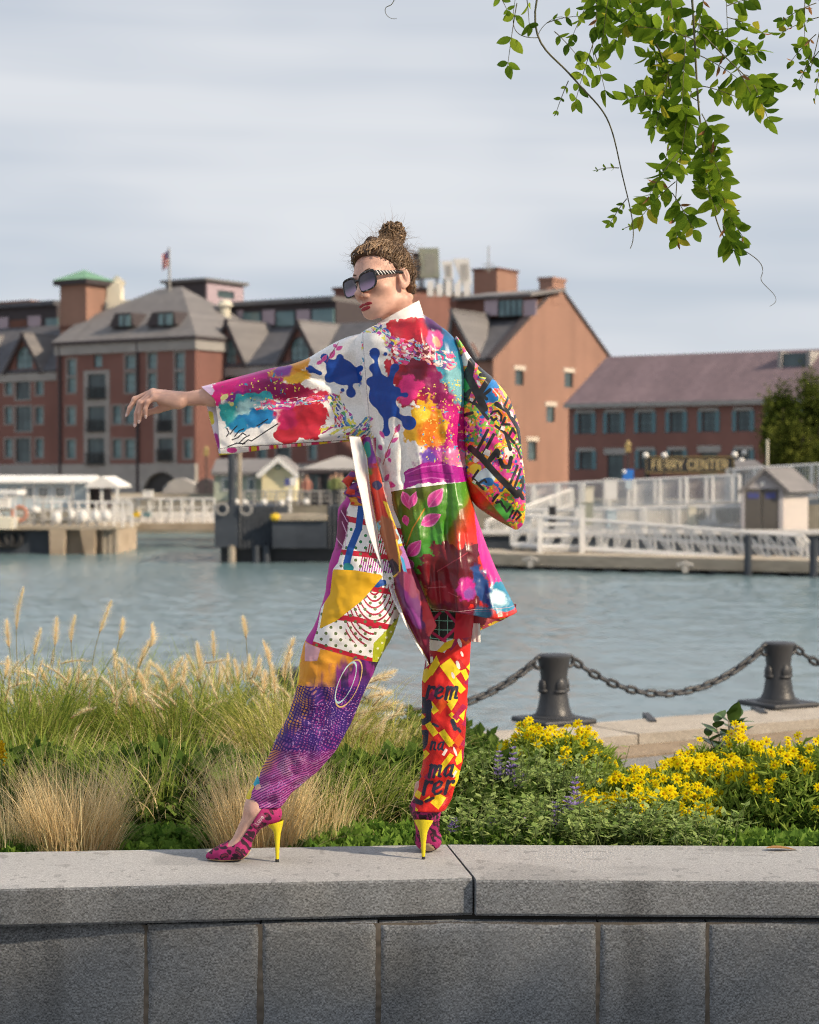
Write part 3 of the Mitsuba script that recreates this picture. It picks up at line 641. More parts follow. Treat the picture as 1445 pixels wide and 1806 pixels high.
g = B3.mb(); roof_poly(g, [(-.5, -.5, zE3 - .05), (.15, -.5, zE3 - .05), (.15, bA - .8, zA + .02), (-.5, bA - .8, zA + .02)], .3); roof_poly(g, [(-.5, bl + .3, zl - .15), (.15, bl + .3, zl - .15), (.15, bA + .8, zA + .02), (-.5, bA + .8, zA + .02)], .3); obj('gable_coping', g.mesh(), 'dark_trim_material', k3)
def onroof(px, py): return B3.front(px, py, bA * .55)
q0, q1 = onroof(812, 526), onroof(925, 556); g = B3.mb(); g.box(q0[0], q1[0], bA * .5, bA, q1[1], q0[1]); dm = obj('shed_dormer', g.mesh(), 'dark_brick_material', rf3)
g = B3.mb(); roof_poly(g, [(q0[0] - .3, bA * .5 - .4, q0[1]), (q1[0] + 1.2, bA * .5 - .4, q0[1]), (q1[0] + 1.2, bA + .2, q0[1] + .9), (q0[0] - .3, bA + .2, q0[1] + .9)]); obj('dormer_roof', g.mesh(), 'slate_material', rf3)
for x0, x1, mm in ((856, 879, 'mauve_material'), (882, 923, 'pane_material'), (925, 947, 'mauve_material')):
    r0, r1 = B3.front(x0, 530, bA * .5), B3.front(x1, 556, bA * .5); g = B3.mb(); g.box(r0[0], r1[0], bA * .5 - .12, bA * .5 - .003, r1[1], r0[1]); obj('dormer_panel' if mm != 'pane_material' else 'dormer_window', g.mesh(), mm, rf3)
    if mm == 'pane_material':
        g = B3.mb()
        for s_ in np.linspace(0, 1, 5): xx = r0[0] + (r1[0] - r0[0]) * s_; g.box(xx - .07, xx + .07, bA * .5 - .2, bA * .5 - .13, r1[1], r0[1])
        obj('dormer_mullion', g.mesh(), 'window_frame_material', rf3)
ga, gz = B3.front(798, 548, -.2); gl = B3.front(789, 610, -.2); gr = B3.front(846, 632, -.2)
g = B3.mb(); g.prism([(gl[0], gr[1]), (gr[0], gr[1]), (ga, gz), (gl[0], gl[1])], 1, -.2, .2); obj('front_gable', g.mesh(), 'dark_brick_material', k3)
g = B3.mb()
for ge in (gl, gr): roof_poly(g, [(ga, -.5, gz + .2), (ge[0], -.5, ge[1] - .1), (ge[0], .8, ge[1] - .1), (ga, 6.0, gz + .2)])
obj('front_gable_roof', g.mesh(), 'slate_material', rf3)

# ---- the long low brick building at the right
B4 = Bld(1003, 152, .3)
k4 = thing('long_brick_building', 'long low brick building at the right with purple slate roof and teal window shutters', 'building')
zE4 = B4.front(1003, 718)[1]; L4 = 34.0
def r4(x0, y0, x1, y1): q0 = B4.front(x0, y0); q1 = B4.front(x1, y1); return sbox(q0[0], q1[1], q1[0], q0[1])
w4 = [r4(x - 12, 729 - k * .9, x + 11, 765 - k * .9) for k, x in enumerate((1033, 1084, 1139, 1194, 1251, 1312, 1372, 1434))]
w5 = [r4(x - 11, 796 - k * .6, x + 11, 828 - k * .6) for k, x in ((0, 1034), (2, 1139), (3, 1194), (5, 1312))]
dr4 = [r4(1071, 802, 1100, 850), r4(1236, 798, 1266, 850)]
g = B4.mb(); holed(g, sbox(0, B4.zb - 1, L4, zE4).difference(unary_union(w4 + w5 + dr4)), 1, 0, .4)
g.box(0, L4, .42, 13, B4.zb - 1, zE4 - .02); obj('wall', g.mesh(), 'brick_material', k4)
for p in w4 + w5: window(B4, p, 0.0, cols=2, rows=3, parent=k4, pane='dark_pane_material', lintel=.26, shutters=.33)
for p in dr4: window(B4, p, 0.0, cols=2, rows=2, parent=k4, pane='dark_pane_material', lintel=.5, name='door')
g = B4.mb(); g.box(-.2, L4, -.45, -.02, zE4 - .1, zE4 + .25); obj('gutter', g.mesh(), 'grey_timber_material', k4)
bR4 = 6.5; ar, zr = B4.front(1071, 629, bR4)
g = B4.mb(); roof_poly(g, [(-.2, -.4, zE4 + .2), (L4, -.4, zE4 + .2), (L4, bR4, zr), (ar, bR4, zr)]); roof_poly(g, [(-.2, 13.4, zE4 + .2), (L4, 13.4, zE4 + .2), (L4, bR4, zr), (ar, bR4, zr)]); roof_poly(g, [(-.2, -.4, zE4 + .2), (-.2, 13.4, zE4 + .2), (ar, bR4, zr)])
rf4 = obj('roof', g.mesh(), 'purple_slate_material', k4)
q = B4.front(1418, 622, bR4 - .6); g = B4.mb(); g.box(q[0] - .9, q[0] + .9, bR4 - 2.4, bR4 - .6, q[1] - 1.5, q[1] - .1); obj('skylight', g.mesh(), 'dark_pane_material', rf4)
for x in (-1.25, 1.0):
    g = B4.mb(); g.box(q[0] + x, q[0] + x + .3, bR4 - 2.6, bR4 - .5, q[1] - 1.5, q[1] + .02); obj('skylight_kerb', g.mesh(), 'stone_material', rf4)
# ---------------------------------------------------------------- piers, floats, ramps, sheds, boats on the far side
def ztop(py, Y): return CZ - (py - YH) / F * Y
def X(px, Y): return (px - CX) / F * Y
WL = -2.6
def railing(g, p0, p1, h, n, r=.035, mids=1, pickets=0):
    p0, p1 = np.asarray(p0, float), np.asarray(p1, float)
    up = np.array([0, 0, h])
    g.tube([p0 + up, p1 + up], r, 5)
    for k in range(1, mids + 1): g.tube([p0 + up * k / (mids + 1), p1 + up * k / (mids + 1)], r * .7, 4)
    for i in range(n): q = p0 + (p1 - p0) * i / (n - 1); g.tube([q, q + up], r * 1.1, 5)
    for i in range(pickets): q = p0 + (p1 - p0) * (i + .5) / pickets; g.tube([q + up * .08, q + up], r * .45, 3, cap=False)
# left: houseboat-like float building
Y = 112.0
k = thing('dock_house', 'long low pale blue dock house with a white flat roof on the left pier', 'hut')
x0, x1 = X(-60, Y), X(152, Y); zb, zt = ztop(897, Y), ztop(852, Y)
w_ = [sbox(X(a, Y), ztop(876, Y), X(b, Y), ztop(861, Y)) for a, b in ((42, 57), (69, 83), (99, 113), (12, 30))]
g = MB(); holed(g, sbox(x0, zb, x1, zt).difference(unary_union(w_)), 1, Y, Y + .15); g.box(x0, x1, Y + .2, Y + 5, zb, zt); mat('pale_blue_material', (0.42, 0.50, 0.55), .7)
obj('wall', g.mesh(), 'pale_blue_material', k)
for p in w_:
    q = p.bounds; g = MB(); g.box(q[0], q[2], Y + .08, Y + .1, q[1], q[3]); kk = obj('window', g.mesh(), 'dark_pane_material', k)
    g = MB(); holed(g, p.buffer(.08, join_style=2).difference(p), 1, Y - .05, Y + .05); g.box((q[0] + q[2]) / 2 - .03, (q[0] + q[2]) / 2 + .03, Y + .02, Y + .06, q[1], q[3]); g.box(q[0], q[2], Y + .03, Y + .055, (q[1] + q[3]) / 2 - .03, (q[1] + q[3]) / 2 + .03); obj('frame', g.mesh(), 'white_paint_material', kk)
for px in (61, 91, 122): g = MB(); g.box(X(px, Y) - .05, X(px, Y) + .05, Y - .04, Y - .004, zb, zt); obj('panel_strip', g.mesh(), 'white_paint_material', k)
g = MB(); g.box(x0 - .3, X(160, Y), Y - .6, Y + 5.4, zt, zt + .12); g.prism([(Y - .6, zt + .12), (Y + 5.4, zt + .12), (Y + 2.4, ztop(838, Y))], 0, x0 - .3, X(160, Y)); obj('roof', g.mesh(), 'white_paint_material', k)
g = MB(); xa, xb = X(157, Y), X(214, Y); g.prism([(xa, ztop(860, Y)), (xb, ztop(860, Y)), (xb, ztop(856, Y)), ((xa + xb) / 2, ztop(840, Y)), (xa, ztop(856, Y))], 1, Y - 1.2, Y + 4); obj('porch_roof', g.mesh(), 'white_paint_material', k)
for px in (160, 184, 211): g = MB(); g.box(X(px, Y) - .07, X(px, Y) + .07, Y - 1.0, Y - .86, ztop(900, Y), ztop(858, Y)); obj('porch_post', g.mesh(), 'white_paint_material', k)
g = MB(); g.box(X(157, Y), X(180, Y), Y + 1, Y + 3.6, zb, ztop(860, Y)); obj('porch_back', g.mesh(), 'dark_trim_material', k)
# the left pier
Y = 107.6
k = thing('left_pier', 'weathered concrete and dark timber pier at the left edge of the water', 'pier')
zt, zb = ztop(934, Y), -4.5
g = MB(); g.box(X(-60, Y), X(89, Y), Y + .3, Y + 9, zb, zt); obj('hull', g.mesh(), 'navy_material', k, label='dark blue grey float section')
g = MB(); g.prism([(X(89, Y), zb), (X(205, Y), zb), (X(205, Y), zt), (X(89, Y), zt)], 1, Y + .5, Y + 8); obj('face', g.mesh(), 'concrete_tan_material', k)
for a, b, c, d in ((89, 117, 95, 88), (143, 170, 180, 163)):
    g = MB(); g.prism([(X(c - 4, Y), zb), (X(b, Y) - .2, zb), (X(b, Y), zt), (X(a, Y), zt)], 1, Y - .4, Y + .6); obj('pile_face', g.mesh(), 'concrete_tan_material', k)
for px in (183, 193, 203): g = MB(); g.tube([[X(px, Y), Y + .2, zb], [X(px, Y), Y + .2, zt + .1]], .16, 7); obj('pile', g.mesh(), 'timber_material', k)
g = MB(); g.box(X(-60, Y), X(207, Y), Y - .3, Y + 9, zt, ztop(928, Y)); obj('deck', g.mesh(), 'timber_material', k)
for px in (6, 22): 
    m_ = trimesh.creation.torus(.42, .17, 18, 8); m_.apply_transform(trimesh.transformations.rotation_matrix(math.pi / 2, [1, 0, 0])); m_.apply_translation([X(px, Y), Y + .15, ztop(950, Y)]); obj('tyre_fender', m_, 'black_material', None, label=('leftmost' if px == 6 else 'second from left of two') + ' black tyre fender hanging on the left pier', cat='tyre')
m_ = trimesh.creation.torus(.38, .10, 20, 8); m_.apply_transform(trimesh.transformations.rotation_matrix(math.pi / 2, [1, 0, 0])); m_.apply_translation([X(34, 106.5), 106.5, ztop(906, 106.5)])
mat('lifebuoy_material', lambda p, n, uv: dr.select(noise(p.x * 2.5, p.z * 2.5) > .45, mi.Color3f(.45, .20, .14), mi.Color3f(.5, .42, .38)), .6)
obj('lifebuoy', m_, 'lifebuoy_material', None, label='orange and white lifebuoy on the left pier', cat='lifebuoy')
# white rails, posts, boxes and fenders on the left pier
for i, (a, b, y0, yb, Yr, n) in enumerate(((60, 232, 886, 930, 108.5, 12), (-20, 60, 905, 930, 109.5, 5), (130, 378, 880, 926, 119.0, 14))):
    g = MB(); railing(g, [X(a, Yr), Yr, ztop(yb, Yr)], [X(b, Yr), Yr, ztop(yb, Yr)], ztop(y0, Yr) - ztop(yb, Yr), n, .065, 2)
    obj('white_railing', g.mesh(), 'white_paint_material', None, label=('white pipe railing along the left pier edge', 'short white railing at the far left picture edge', 'white pipe railing along the low walkway between the two piers')[i], cat='railing')
Y = 119.5
k = thing('low_walkway', 'pale low walkway beam crossing above the water between the two piers', 'walkway')
g = MB(); g.box(X(205, Y), X(382, Y), Y - 1, Y + 1.2, ztop(933, Y), ztop(922, Y)); obj('beam', g.mesh(), 'concrete_tan_material', k)
g = MB(); g.box(X(120, Y), X(385, Y), Y + 1.3, Y + 1.5, ztop(926, Y), ztop(903, Y)); obj('kick_panel', g.mesh(), 'white_paint_material', k)
g = MB(); 
for i, px in enumerate(np.linspace(225, 372, 10)): g.tube([[X(px, Y), Y + .1, ztop(926, Y)], [X(px + 14 * (-1) ** i, Y), Y + .1, ztop(885, Y)]], .05, 4)
obj('brace', g.mesh(), 'white_paint_material', k)
g = MB(); g.box(X(218, Y), X(395, Y), Y + 12, Y + 13, ztop(885, 132), ztop(872, 132)); obj('far_kerb', g.mesh(), 'timber_material', k)
rs = random.Random(8)
def blob(px, py, w, h, Y, m, lab, cat, name):
    c = at(px, py, Y); s = Y / F
    mm = trimesh.creation.icosphere(2); v = mm.vertices * [w * s / 2, w * s / 2, h * s / 2]; v = v * np.array([1, 1, 1]) ; v[:, 2] = np.clip(v[:, 2], -h * s * .42, h * s * .5)
    g = MB(); g.add(v + c, mm.faces); g.tube([c + [0, 0, h * s * .42], c + [0, 0, h * s * .62]], w * s * .12, 6)
    obj(name, g.mesh(), m, None, label=lab, cat=cat, smooth=40)
for i, (px, py, w, h) in enumerate(((100, 914, 17, 24), (146, 912, 16, 24), (169, 911, 14, 20), (188, 911, 17, 20), (62, 900, 20, 14), (126, 908, 10, 18))):
    blob(px, py, w, h, 108.0, 'white_paint_material', ('fat white fender left of the dark bins on the left pier', 'white fender right of the pier corner post', 'first of two white fenders above the pier face', 'second of two white fenders above the pier face', 'white bundle beside the orange lifebuoy', 'slim white fender by the pier corner post')[i], 'fender', 'boat_fender')
for i, (px, py, w, h, m_) in enumerate(((260, 872, 16, 12, 'white_paint_material'), (240, 908, 10, 8, 'yellow_paint_material'), (258, 908, 12, 7, 'shutter_material'), (14, 918, 20, 22, 'pale_blue_material'), (4, 888, 22, 14, 'white_paint_material'))):
    c = at(px, py, 118.5 if px > 200 else 108); s = 118.5 / F
    g = MB(); g.box(c[0] - w * s / 2, c[0] + w * s / 2, c[1], c[1] + .6, c[2] - h * s / 2, c[2] + h * s / 2); g.box(c[0] - w * s * .55, c[0] + w * s * .55, c[1] - .05, c[1] + .65, c[2] + h * s / 2, c[2] + h * s * .62)
    obj('dock_box', g.mesh(), m_, None, label=('white dock box on the far walkway', 'small yellow dock box on the walkway', 'small dark teal dock box on the walkway', 'pale blue dock box at the left edge', 'white locker at the left edge')[i], cat='box')
# small white motor boat canopy at the left edge
k = thing('canopy_boat', 'small boat with a white flat canopy at the left picture edge', 'boat')
Y = 106.0; g = MB(); g.box(X(-40, Y), X(40, Y), Y - 1.5, Y + 1, ztop(872, Y), ztop(864, Y)); obj('canopy', g.mesh(), 'white_paint_material', k)
for px in (4, 34): g = MB(); g.tube([[X(px, Y), Y - 1.2, ztop(930, Y)], [X(px, Y), Y - 1.2, ztop(866, Y)]], .05, 5); obj('canopy_post', g.mesh(), 'white_paint_material', k)
g = MB(); g.prism([(X(-50, Y), ztop(912, Y)), (X(30, Y), ztop(912, Y)), (X(24, Y), ztop(932, Y)), (X(-50, Y), ztop(932, Y))], 1, Y - 1.3, Y + .8); obj('hull', g.mesh(), 'cream_material', k)
for px, h in ((8, 40), (42, 48), (76, 30), (128, 56)):
    g = MB(); c = at(px, 905, 108.2); g.tube([c, c + [0, 0, h / F * 108]], .06, 5); g.box(c[0] - .12, c[0] + .12, 108.0, 108.4, c[2] - .5, c[2]); obj('dock_post', g.mesh(), 'grey_timber_material', None, label={8: 'slim pale post at the far left edge of the left pier', 42: 'tall slim post right of the lifebuoy', 76: 'short slim post between the white fenders', 128: 'tallest slim post on the left pier, nearest the walkway'}[px], cat='post')
# parked boat / car forms under the arch
Y = 150.0
for i, (px, w, m_) in enumerate(((318, 62, 'stone_material'), (362, 40, 'dark_trim_material'))):
    k = thing('covered_boat', ('grey covered boat parked on the wharf before the arched garage', 'dark covered boat parked right of the grey one')[i], 'boat')
    c = at(px, 868, Y); s = Y / F; a = np.linspace(0, 1, 9); prof = np.concatenate([np.column_stack([(a - .5) * w * s, .25 + .8 * np.sin(a * np.pi) ** .7]), [[w * s / 2, -.3], [-w * s / 2, -.3]]]) + [c[0], c[2]]
    g = MB(); g.prism(prof, 1, Y, Y + 2.2); obj('cover', g.mesh(), m_, k)
    g = MB(); g.box(c[0] - w * s * .42, c[0] + w * s * .42, Y - .06, Y + 2.26, c[2] - .45, c[2] - .1); obj('hull', g.mesh(), 'black_material', k)
# ---- centre: dark ferry pier with its kit
Y = 96.5
k = thing('ferry_pier', 'dark blue steel sheeted ferry pier behind the woman', 'pier')
zt = ztop(895, Y)
g = MB(); g.box(X(379, Y), X(420, Y), Y - .2, Y + 12, ztop(965, Y), ztop(890, Y)); obj('corner_wall', g.mesh(), 'navy_material', k)
g = MB(); g.box(X(420, Y), X(482, Y), Y + .2, Y + 12, ztop(968, Y), ztop(893, Y)); obj('wall', g.mesh(), 'navy_material', k)
for px in np.arange(423, 482, 7.3): g = MB(); g.tube([[X(px, Y), Y + .15, ztop(968, Y)], [X(px, Y), Y + .15, ztop(893, Y)]], .09, 6); obj('sheet_pile', g.mesh(), 'navy_material', k)
g = MB(); g.box(X(482, Y), X(577, Y), Y - .5, Y + 12, ztop(966, Y), ztop(917, Y)); obj('float_wall', g.mesh(), 'navy_material', k)
g = MB(); g.box(X(577, Y), X(660, Y), Y + .1, Y + 12, ztop(968, Y), ztop(893, Y)); obj('right_wall', g.mesh(), 'navy_material', k)
for px in np.arange(581, 655, 8): g = MB(); g.tube([[X(px, Y), Y + .05, ztop(968, Y)], [X(px, Y), Y + .05, ztop(893, Y)]], .08, 6); obj('sheet_pile', g.mesh(), 'navy_material', k)
g = MB(); g.box(X(387, Y), X(660, Y), Y + .6, Y + 11, -5, ztop(964, Y)); obj('base', g.mesh(), 'black_material', k)
g = MB(); g.box(X(490, Y), X(577, Y), Y - .7, Y + 1.5, ztop(917.3, Y), ztop(907, Y)); obj('curb_beam', g.mesh(), 'timber_material', k)
for px in (409, 452, 470): g = MB(); g.tube([[X(px, Y), Y - .1, -5], [X(px, Y), Y - .1, ztop(962, Y)]], .19, 8); obj('pile', g.mesh(), 'timber_material' if px == 409 else 'navy_material', k)
mm = trimesh.creation.icosphere(2, .21); mm.apply_scale([1.3, 1, .9]); mm.apply_translation(at(486, 912, Y - .6)); obj('yellow_buoy', mm, 'yellow_paint_material', None, label='yellow ball buoy on the dark ferry pier', cat='buoy', smooth=True)
g = MB(); g.tube([[X(408, Y), Y + .4, ztop(900, Y)], [X(408, Y), Y + .4, ztop(760, Y)]], .19, 10); obj('dark_pile', g.mesh(), 'navy_material', None, label='tall dark steel pile standing on the ferry pier under the sleeve', cat='pile')
g = MB(); g.tube([[X(418, Y), Y + 1.4, ztop(900, Y)], [X(418, Y), Y + 1.4, ztop(770, Y)]], .12, 8); obj('pale_pile', g.mesh(), 'timber_material', None, label='tall pale timber pile beside the dark steel pile', cat='pile')
for i, (px, py) in enumerate(((392, 898), (434, 898))):
    m_ = trimesh.creation.torus(.27, .05, 18, 8); m_.apply_transform(trimesh.transformations.rotation_matrix(math.pi / 2, [1, 0, 0])); m_.apply_translation(at(px, py, Y - .35)); obj('rope_ring', m_, 'grey_timber_material', None, label=('left', 'right')[i] + ' pale rope ring hanging on the dark ferry pier', cat='rope')
for i, (px, py) in enumerate(((417, 886), (432, 887), (510, 882), (540, 885), (497, 888), (466, 886))): blob(px, py, 11, 11, Y + 1, 'white_paint_material', ('pale bundle on the ferry pier beside the piles', 'second pale bundle right of the piles', 'white bundle under the pier sign post', 'small white bundle below the gazebo', 'white bundle left of the sign post', 'pale bundle left of the yellow buoy')[i], 'bundle', 'rope_bundle')
g = MB(); railing(g, [X(420, Y), Y + 3, ztop(893, Y)], [X(640, Y), Y + 3, ztop(893, Y)], ztop(868, Y) - ztop(893, Y), 12, .05, 2); obj('pier_railing', g.mesh(), 'grey_timber_material', None, label='grey railing on the ferry pier behind the sign post', cat='railing')
k = thing('pier_sign', 'small blue and white sign on a white post on the ferry pier', 'sign')
g = MB(); g.box(X(508, Y), X(512, Y), Y + 1, Y + 1.12, ztop(905, Y), ztop(858, Y)); obj('post', g.mesh(), 'white_paint_material', k)
mat('sign_blue_material', (0.05, 0.06, 0.20), .6)
g = MB(); g.box(X(500, Y), X(509.5, Y), Y + .93, Y + .99, ztop(857, Y), ztop(844, Y)); obj('blue_board', g.mesh(), 'sign_blue_material', k)
g = MB(); g.box(X(510, Y), X(521, Y), Y + .93, Y + .99, ztop(857, Y), ztop(842, Y)); obj('white_board', g.mesh(), 'white_paint_material', k)
# sheds on the wharf behind the pier
Y = 125.0
k = thing('yellow_gabled_shed', 'sage green wharf shed with a pale yellow gable front and grey roof', 'shed')
mat('pale_yellow_material', (0.66, 0.58, 0.36), .8); mat('sage_material', (0.33, 0.36, 0.29), .8)
xa, xb, xm = X(462, Y), X(521, Y), X(491.5, Y)
ze, za, zf = ztop(833, Y), ztop(809, Y), ztop(884, Y)
g = MB(); g.prism([(xa, zf), (xb, zf), (xb, ze), (xm, za), (xa, ze)], 1, Y, Y + 8); obj('gable_front', g.mesh(), 'pale_yellow_material', k)
for s, xe in ((-1, xa), (1, xb)):
    g = MB(); roof_poly(g, [(xm, Y - .5, za + .22), (xe + s * .35, Y - .5, ze - .12), (xe + s * .35, Y + 8, ze - .12), (xm, Y + 8, za + .22)], .2); obj('roof', g.mesh(), 'slate_material', k)
    g = MB(); roof_poly(g, [(xm, Y - .55, za + .18), (xe + s * .35, Y - .55, ze - .16), (xe + s * .35, Y - .51, ze - .16), (xm, Y - .51, za + .18)], .3); obj('rake_trim', g.mesh(), 'white_paint_material', k)
g = MB(); g.tube([[xm, Y - .08, ztop(824, Y)], [xm, Y + .1, ztop(824, Y)]], .16, 10); obj('gable_vent', g.mesh(), 'sage_material', k)
g = MB(); g.box(X(374, Y), xa - .02, Y + 1.2, Y + 7, zf, ztop(832, Y)); sw = obj('side_wing', g.mesh(), 'sage_material', k)
g = MB(); roof_poly(g, [(X(370, Y), Y + .8, ztop(832, Y)), (xa + .5, Y + .8, ztop(832, Y)), (xa + .5, Y + 4.5, ztop(808, Y)), (X(370, Y), Y + 4.5, ztop(808, Y))]); obj('wing_roof', g.mesh(), 'slate_material', k)
for px in (396, 441):
    g = MB(); g.box(X(px - 7, Y), X(px + 7, Y), Y + 1.1, Y + 1.19, ztop(866, Y), ztop(842, Y)); wk = obj('window', g.mesh(), 'white_paint_material', k)
    g = MB(); g.box(X(px - 4.5, Y), X(px + 4.5, Y), Y + 1.05, Y + 1.095, ztop(863, Y), ztop(845, Y)); obj('pane', g.mesh(), 'dark_pane_material', wk)
Y = 112.0
k = thing('gazebo', 'dark waiting pavilion with a grey hipped roof left of the woman waist', 'pavilion')
xa, xb = X(528, Y), X(668, Y); zf, ze = ztop(893, Y), ztop(828, Y)
g = MB(); q = [(xa, Y - 1, ze), (xb, Y - 1, ze), (xb, Y + 4.5, ze), (xa, Y + 4.5, ze)]; rdg = [(xa + 2.1, Y + 1.7, ztop(804, Y)), (xb - 2.0, Y + 1.7, ztop(804, Y))]
g.add(q + rdg, [[0, 1, 5], [0, 5, 4], [1, 2, 5], [2, 3, 4], [2, 4, 5], [3, 0, 4], [0, 2, 1], [0, 3, 2]])
obj('roof', g.mesh(), 'stone_material', k)
for px in np.arange(531, 664, 16.5): 
    for dy in (-.8, 4.2): g = MB(); g.box(X(px, Y) - .08, X(px, Y) + .08, Y + dy, Y + dy + .16, zf, ze); obj('post', g.mesh(), 'dark_trim_material', k)
g = MB(); g.box(xa + .2, xb, Y + 4.4, Y + 4.5, zf, ze); obj('back_glazing', g.mesh(), 'dark_pane_material', k)
for i, px in enumerate((541, 553, 589)): 
    g = MB(); g.box(X(px - 4, Y), X(px + 4, Y), Y + 4.2, Y + 4.3, ztop(866, Y), ztop(838, Y)); obj('glass_panel', g.mesh(), 'pane_material', k)
g = MB(); g.box(xa, xb, Y - 1, Y - .8, ze - .2, ze + .02); obj('fascia', g.mesh(), 'dark_trim_material', k)
# two far people by the pavilion
def figure(px, py_foot, Y, h, coat, lab, turn=0.0, bag=None, legs=(0.03, 0.035, 0.04)):
    k = thing('person', lab, 'person')
    c = at(px, py_foot, Y); s = h / 1.75
    def P(x, y, z): return np.array([x * math.cos(turn) - y * math.sin(turn), x * math.sin(turn) + y * math.cos(turn), z]) * s
    def body(p):
        d = capsule(p, P(-.09, 0, .05), P(-.10, 0, .86), .06 * s, .09 * s)
        d = smin(d, capsule(p, P(.09, .05, .05), P(.10, 0, .86), .06 * s, .09 * s), .03)
        d = smin(d, capsule(p, P(0, 0, .9), P(0, 0, 1.38), .15 * s, .17 * s), .05)
        for q in (-1, 1):
            d = smin(d, capsule(p, P(q * .18, 0, 1.40), P(q * .26, -.02, 1.12), .06 * s, .05 * s), .04)
            d = smin(d, capsule(p, P(q * .26, -.02, 1.12), P(q * .20, -.16, .92), .05 * s, .035 * s), .02)
            d = smin(d, capsule(p, P(q * .09, -.04, .03), P(q * .10, -.16, .03), .04 * s), .02)
        d = smin(d, capsule(p, P(0, 0, 1.4), P(0, 0, 1.52), .055 * s), .03)
        return smin(d, ellipsoid(p, P(0, -.01, 1.63), np.array([.085, .1, .12]) * s), .02)
    m_ = snet(body, [-.5, -.5, -.05], [.5, .5, 1.85], .022)
    hgt = m_.vertices[:, 2] / s
    col = np.where((hgt > 1.48)[:, None], [[.40, .24, .17]], np.where((hgt < .88)[:, None], [list(legs)], [list(coat)]))
    obj('body', trimesh.Trimesh(m_.vertices + c, m_.faces, process=False), 'vertex_cloth_material', k, smooth=True, color=col)
    g = MB(); e = trimesh.creation.icosphere(2); v = e.vertices * np.array([.095, .105, .09]) * s; v[:, 2] = np.maximum(v[:, 2], -.02); g.add(v + c + P(0, .015, 1.685), e.faces); obj('hair', g.mesh(), 'dark_hair_material', k, smooth=True)
mat('vertex_cloth_material', VC, .9); mat('dark_hair_material', (.06, .03, .02), .7)
figure(592, 893, 99.5, 1.72, (.12, .14, .05), 'far person in an olive green coat at the pavilion, nearest the woman hip', .3)
figure(601, 893, 100.2, 1.70, (.30, .28, .16), 'far person in a khaki jacket just right of the olive coat', -.5, legs=(.25, .24, .22))
figure(584, 893, 101.0, 1.60, (.06, .10, .04), 'far person in dark green at the left of the group by the pavilion', .8)
figure(541, 893, 104.0, 1.66, (.35, .16, .12), 'far person in a salmon top inside the pavilion', .2)
# ---- right: landing ramps with white railings
def ramp(name, lab, pts, deck_t, rail_h, Y0, Y1, n, pickets, width=2.6):
    k = thing(name, lab, 'ramp')
    a, b = pts
    p0 = at(a[0], a[1], Y0); p1 = at(b[0], b[1], Y1)
    g = MB(); w3 = np.array([0, width, 0])
    g.add([p0, p1, p1 + w3, p0 + w3] + [q - [0, 0, deck_t] for q in (p0, p1, p1 + w3, p0 + w3)], [[0, 1, 2, 3], [4, 7, 6, 5], [0, 4, 5, 1], [1, 5, 6, 2], [2, 6, 7, 3], [3, 7, 4, 0]]); obj('deck', g.mesh(), 'grey_timber_material', k)
    for dy in (0.02, width - .02):
        g = MB(); e = np.array([0, dy, 0]); g.tube([p0 + e + [0, 0, rail_h], p1 + e + [0, 0, rail_h]], .06, 5); g.tube([p0 + e + [0, 0, .12], p1 + e + [0, 0, .12]], .04, 4); obj('handrail', g.mesh(), 'white_paint_material', k)
        for i in range(n): q = p0 + (p1 - p0) * i / (n - 1) + e; g = MB(); g.box(q[0] - .09, q[0] + .09, q[1] - .06, q[1] + .06, q[2], q[2] + rail_h); obj('post', g.mesh(), 'white_paint_material', k)
        g = MB()
        for i in range(pickets): q = p0 + (p1 - p0) * (i + .5) / pickets + e; g.tube([q + [0, 0, .12], q + [0, 0, rail_h]], .028, 3, cap=False)
        obj('picket', g.mesh(), 'white_paint_material', k, kind='stuff')
    return k
ramp('upper_ramp', 'upper landing ramp with tall white picket railing rising to the right under the ferry sign', ((900, 903), (1305, 886)), .35, 1.55, 118, 112, 10, 110)
ramp('upper_landing', 'upper white railed landing behind the grey shed at the right edge', ((1296, 886), (1500, 876)), .35, 1.95, 116.5, 112, 5, 40)
ramp('lower_ramp', 'second lower ramp with white pickets below the upper one', ((905, 938), (1320, 930)), .3, 1.15, 110, 106, 8, 90, 2.0)
ramp('rear_ramp', 'rear white railed ramp slanting down at the left end of the landing', ((860, 950), (1010, 893)), .3, 1.0, 112.5, 116, 5, 30, 1.6)
Y = 104.0
k = thing('dock_shed', 'small grey gabled dock shed with dark double doors and a pale side at the right', 'shed')
mat('shed_grey_material', (0.33, 0.32, 0.34), .7); mat('shed_side_material', (0.47, 0.42, 0.39), .7); mat('door_dark_material', (0.075, 0.07, 0.065), .7)
xa, xb = X(1308, Y), X(1382, Y); xm = (xa + xb) / 2; zb_, ze, za = ztop(941, Y), ztop(862, Y), ztop(829, Y)
g = MB(); holed(g, Polygon([(xa, zb_), (xb, zb_), (xb, ze), (xm, za), (xa, ze)]).difference(sbox(X(1314, Y), zb_ - 1, X(1374, Y), ztop(862, Y))), 1, Y, Y + .2); obj('front', g.mesh(), 'shed_grey_material', k)
back = np.array([2.2, 4.2, 0.0])
